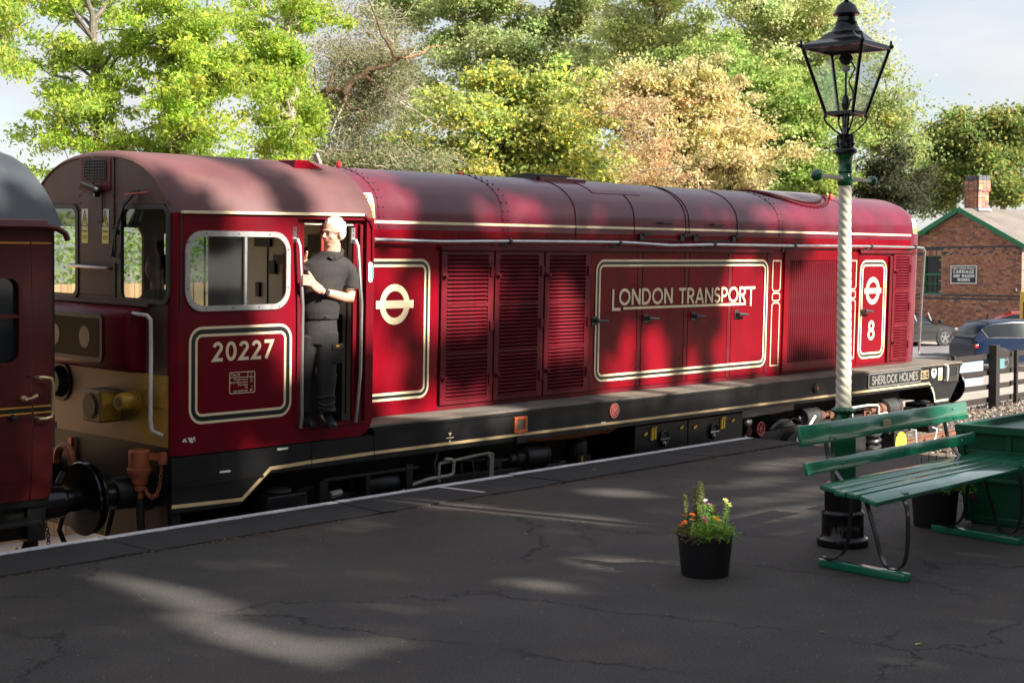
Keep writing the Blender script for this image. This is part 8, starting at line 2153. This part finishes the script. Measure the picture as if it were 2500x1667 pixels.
PALS = {
    'ash': [(0.33, 0.44, 0.06), (0.4, 0.48, 0.07), (0.24, 0.35, 0.055), (0.46, 0.48, 0.08), (0.2, 0.29, 0.06), (0.28, 0.4, 0.08)],
    'dead': [(0.224, 0.25, 0.121), (0.328, 0.293, 0.172), (0.172, 0.207, 0.103)],
    'poplar': [(0.29, 0.345, 0.138), (0.373, 0.428, 0.193), (0.207, 0.262, 0.11), (0.455, 0.483, 0.248), (0.331, 0.373, 0.138)],
    'willow': [(0.414, 0.469, 0.193), (0.511, 0.538, 0.248), (0.317, 0.386, 0.152), (0.58, 0.58, 0.304)],
    'maple': [(0.359, 0.414, 0.124), (0.276, 0.345, 0.11), (0.193, 0.262, 0.083), (0.635, 0.58, 0.11), (0.442, 0.469, 0.166)],
    'gold': [(0.6, 0.52, 0.27), (0.52, 0.46, 0.22), (0.66, 0.6, 0.36), (0.4, 0.37, 0.17), (0.56, 0.45, 0.22), (0.34, 0.33, 0.14)],
    'russet': [(0.5, 0.33, 0.18), (0.42, 0.26, 0.14), (0.56, 0.44, 0.24), (0.48, 0.42, 0.22)],
    'green': [(0.26, 0.36, 0.09), (0.31, 0.4, 0.11), (0.19, 0.28, 0.07), (0.38, 0.42, 0.14)],
    'birch': [(0.306, 0.37, 0.145), (0.241, 0.306, 0.113), (0.37, 0.386, 0.129)],
    'fir': [(0.06, 0.085, 0.07), (0.045, 0.07, 0.06), (0.09, 0.11, 0.08)],
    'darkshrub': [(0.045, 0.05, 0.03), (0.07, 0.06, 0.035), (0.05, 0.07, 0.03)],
    'back': [(0.172, 0.241, 0.069), (0.121, 0.19, 0.061), (0.259, 0.293, 0.086), (0.345, 0.31, 0.086)],
    'shade': [(0.042, 0.063, 0.017), (0.056, 0.077, 0.021), (0.035, 0.049, 0.014)],
}
def leaf_cloud(P, size, aspect, pal, clump_tint=None, droop=0.3, face_up=0.4):
    """P: (n,3) leaf positions. Each leaf is a folded rhombus of two triangles sharing a midrib."""
    n = len(P)
    a = rng.uniform(0, 2 * np.pi, n); el = rng.normal(-droop, 0.55, n)
    d = np.stack([np.cos(a) * np.cos(el), np.sin(a) * np.cos(el), np.sin(el)], 1)
    r_ = rng.normal(0, 1, (n, 3)); r_[:, 2] += face_up * 2
    w = np.cross(d, r_); w /= np.linalg.norm(w, axis=1, keepdims=True) + 1e-9
    L = size * rng.uniform(0.6, 1.35, n)[:, None]; W = L * aspect * rng.uniform(0.7, 1.2, n)[:, None]
    V = np.empty((n, 4, 3)); V[:, 0] = P - d * L * 0.5; V[:, 1] = P + w * W * 0.5; V[:, 2] = P + d * L * 0.5; V[:, 3] = P - w * W * 0.5
    palA = np.array(pal); c = palA[rng.integers(0, len(palA), n)] * rng.uniform(0.72, 1.28, (n, 1))
    if clump_tint is not None: c = c * clump_tint
    return V.reshape(-1, 3), c
def mesh_leaves(name, V, c, parent):
    n = len(c)
    me = bpy.data.meshes.new(name)
    me.vertices.add(len(V)); me.vertices.foreach_set('co', V.astype(np.float32).ravel())
    me.loops.add(4 * n); me.loops.foreach_set('vertex_index', np.arange(4 * n, dtype=np.int32))
    me.polygons.add(n); me.polygons.foreach_set('loop_start', np.arange(0, 4 * n, 4, dtype=np.int32)); me.polygons.foreach_set('loop_total', np.full(n, 4, dtype=np.int32))
    me.update()
    at = me.attributes.new('tint', 'FLOAT_COLOR', 'FACE')
    arr = np.ones((n, 4), dtype=np.float32); arr[:, :3] = np.clip(c, 0, 1)
    at.data.foreach_set('color', arr.ravel())
    me.materials.append(MATS['leaf'])
    return link_mesh(name, me, parent)
VIEWR = np.array([0.673, -0.740, 0.0]); VIEWF = np.array([0.740, 0.673, 0.0])
def bough(s_, a, b, r0, r1, sag=0.15, n=6, wob=0.08):
    a = Vector(a); b = Vector(b); L = (b - a).length
    pts = []; rr = []
    for i in range(n + 1):
        t = i / n
        p = a.lerp(b, t) + Vector((random.gauss(0, wob), random.gauss(0, wob), random.gauss(0, wob))) * L * 0.35 * math.sin(math.pi * t) + Vector((0, 0, sag * L * math.sin(math.pi * t) * 0.5))
        pts.append(p); rr.append(r0 + (r1 - r0) * t)
    s_.tube(pts, rr, 6 if r0 > 0.04 else 4)
    return pts
def tree(key, label, pal, nleaf, size, aspect, clump_r, n_clump, bark='bark', trunk_r=0.18, depthk=0.9, group=None, twig=0.5, drp=0.3, name='tree', fill=0.0, tw_r=0.02):
    E, TP = TREES[key]
    root = empty(name, TP[0]); tag(root, label, 'tree', group)
    base = Vector(TP[0])
    vol = np.array([e[3] * e[3] * e[4] for e in E]); vol = vol ** 0.75; vol /= vol.sum()
    def pick(lo=0.25):
        while True:
            e = E[rng.choice(len(E), p=vol)]
            q = rng.normal(0, 1, 3); q /= np.linalg.norm(q); r_ = rng.uniform(lo, 1.0) ** 0.5 * rng.choice([0.9, 1.0, 1.1, 1.25])
            p = np.array(e[:3]) + r_ * (VIEWR * q[0] * e[3] + VIEWF * q[1] * e[3] * depthk + np.array([0, 0, 1]) * q[2] * e[4])
            if p[2] > 0.2: return p
    TPn = [np.array(q) for q in TP]
    C = []; tips = []; starts = []
    per = 7
    while len(C) < n_clump:
        tip = pick(0.35)
        # origin of the bough on the trunk, lower than its tip
        zt = tip[2] - 0.5 * np.linalg.norm((tip - TPn[-1])[:2]) - 0.2
        zt = min(max(zt, TPn[0][2] + 1.5), TPn[-1][2])
        for i in range(len(TPn) - 1):
            if TPn[i][2] <= zt <= TPn[i + 1][2]: break
        st = TPn[i] + (TPn[i + 1] - TPn[i]) * ((zt - TPn[i][2]) / max(0.01, TPn[i + 1][2] - TPn[i][2]))
        tips.append(tip); starts.append(st)
        L = np.linalg.norm(tip - st)
        for k in range(per):
            f = rng.uniform(0.45, 1.04)
            p = st + (tip - st) * f + rng.normal(0, 1, 3) * np.array([1, 1, 0.6]) * (0.10 * L * f + 0.15)
            p[2] += 0.10 * L * math.sin(math.pi * min(1, f))
            if p[2] > 0.2: C.append(p)
    C = np.array(C[:n_clump])
    ids = rng.integers(0, n_clump, nleaf)
    crs = rng.uniform(0.5, 1.4, (n_clump, 1)) * clump_r
    off = rng.normal(0, 1, (nleaf, 3)) * crs[ids] * np.array([1, 1, 0.55])
    P = C[ids] + off
    ct = rng.uniform(0.85, 1.15, (n_clump, 1))[ids] * (1 + 0.05 * rng.normal(0, 1, (n_clump, 3))[ids])
    V, c = leaf_cloud(P, size, aspect, pal, ct, drp)
    V = V - np.array(base)
    cr_ = mesh_leaves('crown', V, c, root); tag(cr_, kind='stuff')
    # trunk and limbs
    s_ = MB()
    T = [Vector(t) - base for t in TP]
    pts = []; rr = []
    for i in range(len(T) - 1):
        for k in range(5):
            t = k / 5; pts.append(T[i].lerp(T[i + 1], t) + Vector((random.gauss(0, 0.04), random.gauss(0, 0.04), 0)) * (1 if k else 0)); rr.append(trunk_r * (1 - 0.75 * (i + t) / (len(T) - 1)))
    pts.append(T[-1]); rr.append(trunk_r * 0.25)
    s_.tube(pts, rr, 9)
    tag(s_.build('trunk', bark, root, smooth=True), None)
    s_ = MB()
    for tip, st in list(zip(tips, starts))[:int(70 * max(1, twig))]:
        a = Vector(st) - base; c_ = Vector(tip) - base; L = (c_ - a).length
        bp = bough(s_, a, c_, min(trunk_r * 0.5, 0.02 + 0.016 * L), tw_r * 0.5, 0.14)
        for q in range(int(3 * max(1, twig))):
            s0 = bp[random.randint(2, 5)]; e_ = s0 + Vector((random.gauss(0, 0.5), random.gauss(0, 0.5), random.gauss(0.15, 0.35))) * (0.3 + 0.22 * L)
            bq = bough(s_, s0, e_, tw_r, tw_r * 0.25, 0.1, 4)
            if twig > 1.5:
                for _ in range(4):
                    s1 = bq[random.randint(1, 4)]; e1 = s1 + Vector((random.gauss(0, 0.5), random.gauss(0, 0.5), random.gauss(0.0, 0.45))) * 0.9
                    bough(s_, s1, e1, tw_r * 0.6, tw_r * 0.2, 0.1, 3)
    tag(s_.build('branches', bark, root, smooth=True), kind='stuff')
    return root
GA = 'bright yellow green ash trees behind the cab'
tree('ashA', 'sunlit yellow green ash tree furthest left behind the coach roof', PALS['ash'], 27000, 0.12, 0.42, 0.165, 190, 'bark', 0.16, group=GA, drp=0.5, name='ash_tree')
tree('ashB', 'sunlit yellow green ash tree directly above the cab roof', PALS['ash'], 30000, 0.12, 0.42, 0.165, 210, 'bark', 0.16, group=GA, drp=0.5, name='ash_tree')
tree('ashC', 'sunlit yellow green ash tree with pale trunk left of the bare twiggy tree', PALS['ash'], 34000, 0.12, 0.42, 0.165, 230, 'bark_pale', 0.17, group=GA, drp=0.5, name='ash_tree')
tree('leftA', 'tip of a tree reaching into the top left corner', PALS['ash'][2:], 6000, 0.11, 0.42, 0.18, 40, 'bark_dark', 0.06, name='ash_tree', drp=0.6)
dt = tree('dead', 'mostly bare twiggy tree with long orange brown limb beside the ash trees', PALS['dead'], 26000, 0.07, 0.5, 0.35, 320, 'bark_pale', 0.16, twig=2.2, name='bare_tree', tw_r=0.014)
tree('poplarA', 'slim grey green poplar left of the tall poplars', PALS['poplar'], 26000, 0.14, 0.8, 0.26, 170, 'bark', 0.25, name='poplar_tree', drp=0.2)
tree('poplarB', 'tall dark grey green poplar with sky showing between its trunks', PALS['poplar'], 30000, 0.14, 0.8, 0.26, 200, 'bark', 0.28, name='poplar_tree', drp=0.2)
tree('poplarC', 'tall grey green poplar with leaning pale limbs above the golden tree', PALS['poplar'], 42000, 0.14, 0.8, 0.26, 270, 'bark_pale', 0.30, name='poplar_tree', drp=0.2)
tree('willowA', 'pale grey green willow above the golden tree', PALS['willow'], 60000, 0.14, 0.5, 0.28, 420, 'bark_pale', 0.25, name='willow_tree', drp=0.4)
tree('willowB', 'broad pale willow behind the lantern at the top right', PALS['willow'], 85000, 0.14, 0.5, 0.28, 600, 'bark_pale', 0.28, name='willow_tree', drp=0.4)
tree('maple', 'low spreading maple speckled with yellow leaves above the louvred doors', PALS['maple'], 80000, 0.11, 0.85, 0.22, 620, 'bark_dark', 0.16, name='maple_tree', drp=0.1)
tree('gold', 'golden cream autumn tree above the middle of the bonnet', PALS['gold'], 76000, 0.11, 0.75, 0.20, 640, 'bark_dark', 0.18, name='autumn_tree', drp=0.4)
tree('russet', 'russet brown leaved tree in front of the golden one', PALS['russet'], 6500, 0.09, 0.6, 0.18, 150, 'bark_pale', 0.08, name='autumn_tree', drp=0.3)
tree('green', 'dense bright green tree right of the golden tree', PALS['green'], 76000, 0.13, 0.65, 0.24, 560, 'bark_dark', 0.2, name='sycamore_tree', drp=0.4)
tree('birch', 'feathery light green birch right of the lamp post', PALS['birch'], 20000, 0.11, 0.6, 0.30, 190, 'bark_pale', 0.12, name='birch_tree', drp=0.4, twig=1.0)
tree('fir', 'dark blue green conifer behind the bare twiggy tree', PALS['fir'], 26000, 0.11, 0.4, 0.24, 230, 'bark_dark', 0.2, name='conifer_tree', drp=0.3)
tree('thicket', 'scrubby undergrowth of pale twigs and leaves below the bare tree', PALS['dead'], 20000, 0.09, 0.5, 0.26, 190, 'bark_pale', 0.08, name='shrub', twig=1.6)
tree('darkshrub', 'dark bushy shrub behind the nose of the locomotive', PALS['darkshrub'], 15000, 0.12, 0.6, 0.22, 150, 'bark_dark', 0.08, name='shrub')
GB = 'trees behind the brick building'
tree('backA', 'broad green tree behind the building chimney', PALS['back'], 30000, 0.24, 0.6, 0.45, 240, 'bark_pale', 0.25, name='back_tree', group=GB)
tree('backB', 'green and yellowing tree at the far right behind the slate roof', PALS['back'], 26000, 0.24, 0.6, 0.42, 220, 'bark_pale', 0.25, name='back_tree', group=GB)
# the long orange limb of the bare tree
s_ = MB(); b0_ = Vector(TREES['dead'][1][0])
LIMB = [Vector(p) - b0_ for p in DEADLIMB]
LP = []
for i in range(len(LIMB) - 1):
    for k in range(4): LP.append(LIMB[i].lerp(LIMB[i + 1], k / 4) + Vector((random.gauss(0, 0.035), random.gauss(0, 0.035), random.gauss(0, 0.04))))
LP.append(LIMB[-1])
s_.tube(LP, [0.125 - 0.105 * i / (len(LP) - 1) for i in range(len(LP))], 8)
for i in range(3, len(LP) - 1, 2):
    e_ = LP[i] + Vector((random.gauss(0.2, 0.4), random.gauss(-0.2, 0.4), random.gauss(0.0, 0.6))) * 1.6; bough(s_, LP[i], e_, 0.045, 0.008, 0.1, 7); s_.build('limb', 'bark_orange', dt, smooth=True)

# hedge standing behind the boarded fence
nh = 60000
Pk = np.stack([rng.uniform(-8, 15.5, nh), 18.6 + rng.normal(0, 0.7, nh), GZ + (4.0) * rng.uniform(0, 1, nh) ** 0.8], 1)
V, c = leaf_cloud(Pk, 0.085, 0.7, PALS['green'], None, 0.2)
hg = mesh_leaves('hedge', V, c, None); tag(hg, 'green hedge behind the boarded fence, glimpsed through the cab windows', 'hedge', kind='stuff')

# ================================================================== TREES BEHIND THE CAMERA whose shade falls on the platform and engine
def shade_val(X, Z):
    """X,Z in the plane of the engine side: + shaded, - sunlit (as read off the shadows)"""
    v = np.where(Z < 0.35, 1.0, 0.0)
    kx, kz = SUN.x / -SUN.y, SUN.z / -SUN.y
    gy = 9.457 + Z / kz; gx = X + kx * (9.457 - gy)      # where the same ray meets the platform
    def el(cx, cz, rx, rz_, amp, ang=0.0):
        c, s = math.cos(R(ang)), math.sin(R(ang))
        dx, dz = X - cx, Z - cz
        u, w = (dx * c + dz * s) / rx, (-dx * s + dz * c) / rz_
        return amp * np.exp(-(u * u + w * w) ** 1.5)
    e0, z0 = 6.66, -0.85     # engine x offset, height offset
    DK = [(-2.2, 1.7, 1.5, 1.15, 1.3), (-2.2, 3.0, 2.0, 0.35, 1.0), (0.0, 2.0, 0.62, 1.3, 2.2), (0.50, 1.85, 0.42, 0.42, 1.6), (0.85, 1.60, 0.25, 0.25, 1.2), (1.65, 1.62, 0.52, 0.50, 2.2), (1.2, 3.35, 0.22, 0.4, 1.0), (2.35, 1.65, 0.22, 0.30, 1.1), (2.95, 2.1, 0.12, 0.6, 0.6),
          (3.55, 2.15, 0.38, 0.28, 1.3), (4.3, 2.1, 0.45, 0.75, 1.3), (5.1, 1.75, 0.5, 0.35, 1.0), (4.2, 3.1, 1.6, 0.22, 1.3), (6.3, 3.15, 1.5, 0.35, 1.3), (5.75, 2.45, 0.45, 0.5, 1.4), (6.6, 2.60, 0.5, 0.30, 1.2), (7.35, 2.55, 0.42, 0.50, 1.4), (6.25, 1.75, 0.10, 0.4, 1.2), (6.95, 1.9, 0.16, 0.35, 1.0), (7.5, 1.75, 0.14, 0.3, 0.9), (8.3, 1.55, 0.5, 0.2, 0.9), (9.7, 1.65, 0.75, 0.35, 1.5), (8.7, 3.2, 0.7, 0.3, 0.8), (5.3, 1.35, 6.5, 0.08, 0.9), (6.2, 4.0, 2.6, 0.42, 1.4), (3.3, 3.7, 0.35, 0.5, 0.9), (8.9, 4.1, 0.5, 0.35, 0.9), (1.1, 4.2, 0.3, 0.5, 0.9)]
    for cx, cz, rx, rz_, a in DK: v = v + el(e0 + cx, z0 + cz, rx, rz_, a)
    LT_ = [(0.35, 1.40, 0.45, 0.14, 1.4), (1.6, 2.70, 0.5, 0.38, 1.6), (6.05, 2.0, 0.09, 0.5, 1.3), (6.55, 1.9, 0.12, 0.45, 1.2), (3.55, 2.62, 0.25, 0.2, 1.0), (3.5, 1.6, 0.3, 0.1, 0.7), (5.0, 2.2, 0.2, 0.12, 0.8), (8.3, 2.6, 0.35, 0.35, 1.2), (7.2, 1.8, 0.12, 0.3, 0.8), (4.6, 1.40, 0.7, 0.03, 1.0), (7.0, 1.40, 1.2, 0.03, 1.0)]
    for cx, cz, rx, rz_, a in LT_: v = v - el(e0 + cx, z0 + cz, rx * 1.35, rz_ * 1.2, a)
    v = v - el(8.44, -0.95, 0.13, 0.95, 1.0)
    v = np.where(X > e0 + 10.35, np.where(Z > 0.0, -1.0, v), v)
    v = np.where(X > e0 + 9.0, np.where((Z < 0.3) & (Z > -0.9), -0.3, v), v)
    for cx, cy, rx, ry, ang, a in GLIT:
        c_, s_c = math.cos(R(ang)), math.sin(R(ang)); dx, dy = gx - cx, gy - cy
        u, w = (dx * c_ + dy * s_c) / rx, (-dx * s_c + dy * c_) / ry
        v = v - np.where(Z < 0.1, a * np.exp(-(u * u + w * w) ** 1.5), 0)
    return v
GLIT = [
    (5.20, 7.60, 0.17, 0.95, -4, 1.4), (4.87, 6.30, 0.18, 0.75, -6, 1.5), (4.95, 5.72, 0.30, 0.24, 0, 1.3), (5.40, 5.78, 0.36, 0.13, 10, 1.1), (4.45, 7.0, 0.10, 0.35, 0, 0.7),
    (6.14, 7.86, 0.14, 0.22, 0, 0.8), (6.37, 7.0, 0.15, 0.20, 0, 0.8), (6.83, 5.94, 0.14, 0.30, 0, 1.0), (7.86, 5.89, 0.12, 0.12, 0, 0.8), (7.3, 8.35, 0.6, 0.14, 0, 0.8), (8.4, 8.4, 0.5, 0.10, 0, 0.7),
    (10.0, 7.95, 0.30, 0.50, 0, 1.0), (10.9, 6.75, 1.3, 0.15, -8, 1.4), (11.3, 7.4, 0.8, 0.14, -6, 1.1), (7.62, 6.08, 0.26, 0.30, 0, 1.5), (10.1, 6.30, 0.7, 0.18, 0, 1.2), (9.9, 5.50, 0.5, 0.06, 0, 1.0), (2.9, 6.4, 0.10, 0.25, 0, 0.7), (3.6, 7.6, 0.12, 0.3, 0, 0.6), (8.5, 7.6, 0.5, 0.10, -5, 0.8), (8.0, 6.9, 0.3, 0.08, 0, 0.6), (9.6, 5.75, 0.5, 0.10, 0, 1.1), (12.6, 7.9, 0.8, 0.3, 0, 1.0), (9.0, 7.3, 0.12, 0.25, 0, 0.6),
]
shade_pts = []
NS = 190000
X = rng.uniform(-6.5, 20.0, NS); Z = rng.uniform(-9.5, 3.6, NS)
nv = 0.22 * (np.sin(X * 9.1 + 1.7 * np.sin(Z * 5.3)) * np.sin(Z * 11.0 + 1.3 * np.sin(X * 7.7))) * (Z > -0.3) + 0.16 * (np.sin(X * 2.3 + Z * 1.1) * np.sin(Z * 3.1 - X * 0.7) + np.sin(X * 5.1 + 1.3) * np.sin(Z * 4.3 + X))
v = shade_val(X, Z) + nv
ok = rng.uniform(0, 1, NS) < np.clip((v - 0.18) / 0.62, 0, 1)
X, Z = X[ok], Z[ok]
D = rng.uniform(21.0, 31.0, len(X))
sv = np.array(SUN)
P = np.stack([X, np.full(len(X), 9.457), Z], 1) + sv[None] * (D / 1.0)[:, None]
# share the leaves between three big trees standing on the platform side behind the photographer
tb = [Vector((2.5, -13.0, -0.0)), Vector((11.5, -12.5, -0.0)), Vector((20.0, -13.5, -0.0))]
which = np.argmin(np.stack([np.abs(P[:, 0] - t.x) for t in tb], 1), axis=1)
SL = ['tall leafy tree behind the photographer shading the coach end and near platform', 'tall leafy tree behind the photographer shading the cab and bench', 'tall leafy tree behind the photographer shading the engine doors']
for k in range(3):
    root = tag(empty('shade_tree', tb[k]), SL[k], 'tree', 'trees behind the photographer')
    Pk = P[which == k]
    V, c = leaf_cloud(Pk, 0.215, 0.80, PALS['shade'], None, 0.2)
    tag(mesh_leaves('crown', V - np.array(tb[k]), c, root), kind='stuff')
    s_ = MB(); s_.tube([(0, 0, -0.05), (0.1, 0, 3), (0.0, 0.2, 7), (0.2, 0.1, 12)], [0.32, 0.26, 0.2, 0.06], 10)
    s_.build('trunk', 'bark', root, smooth=True)
# unseen tree belt added to block sky light and darken reflections in the paint
BELT = [(-30, 6, 1.3), (-27, -8, 1.5), (-20, -18, 1.6), (-9, -22, 1.5), (2, -30, 1.05), (13, -32, 0.95), (24, -34, 0.95), (36, -32, 1.0), (47, -28, 1.0), (56, -20, 1.05), (62, -10, 1.0)]
for i, (x0, y0, kz) in enumerate(BELT):
    root = tag(empty('sky_blocker_tree', (x0, y0, GZ)), 'unseen dark tree added behind the photographer to block sky light', 'tree', 'tree belt added out of view to block sky light')
    n = int(3200 * kz)
    q = rng.normal(0, 1, (n, 3)); q /= np.linalg.norm(q, axis=1, keepdims=True)
    Pk = q * rng.uniform(0.4, 1, (n, 1)) ** 0.5 * np.array([6.8, 5.0, 5.6 * kz]) + np.array([0, 0, 6.6 * kz])
    V, c = leaf_cloud(Pk, 0.8, 0.8, PALS['shade'], None, 0.2); tag(mesh_leaves('crown', V, c, root), kind='stuff')
    s_ = MB(); s_.tube([(0, 0, 0), (0, 0, 6)], [0.3, 0.2], 8); s_.build('trunk', 'bark', root)
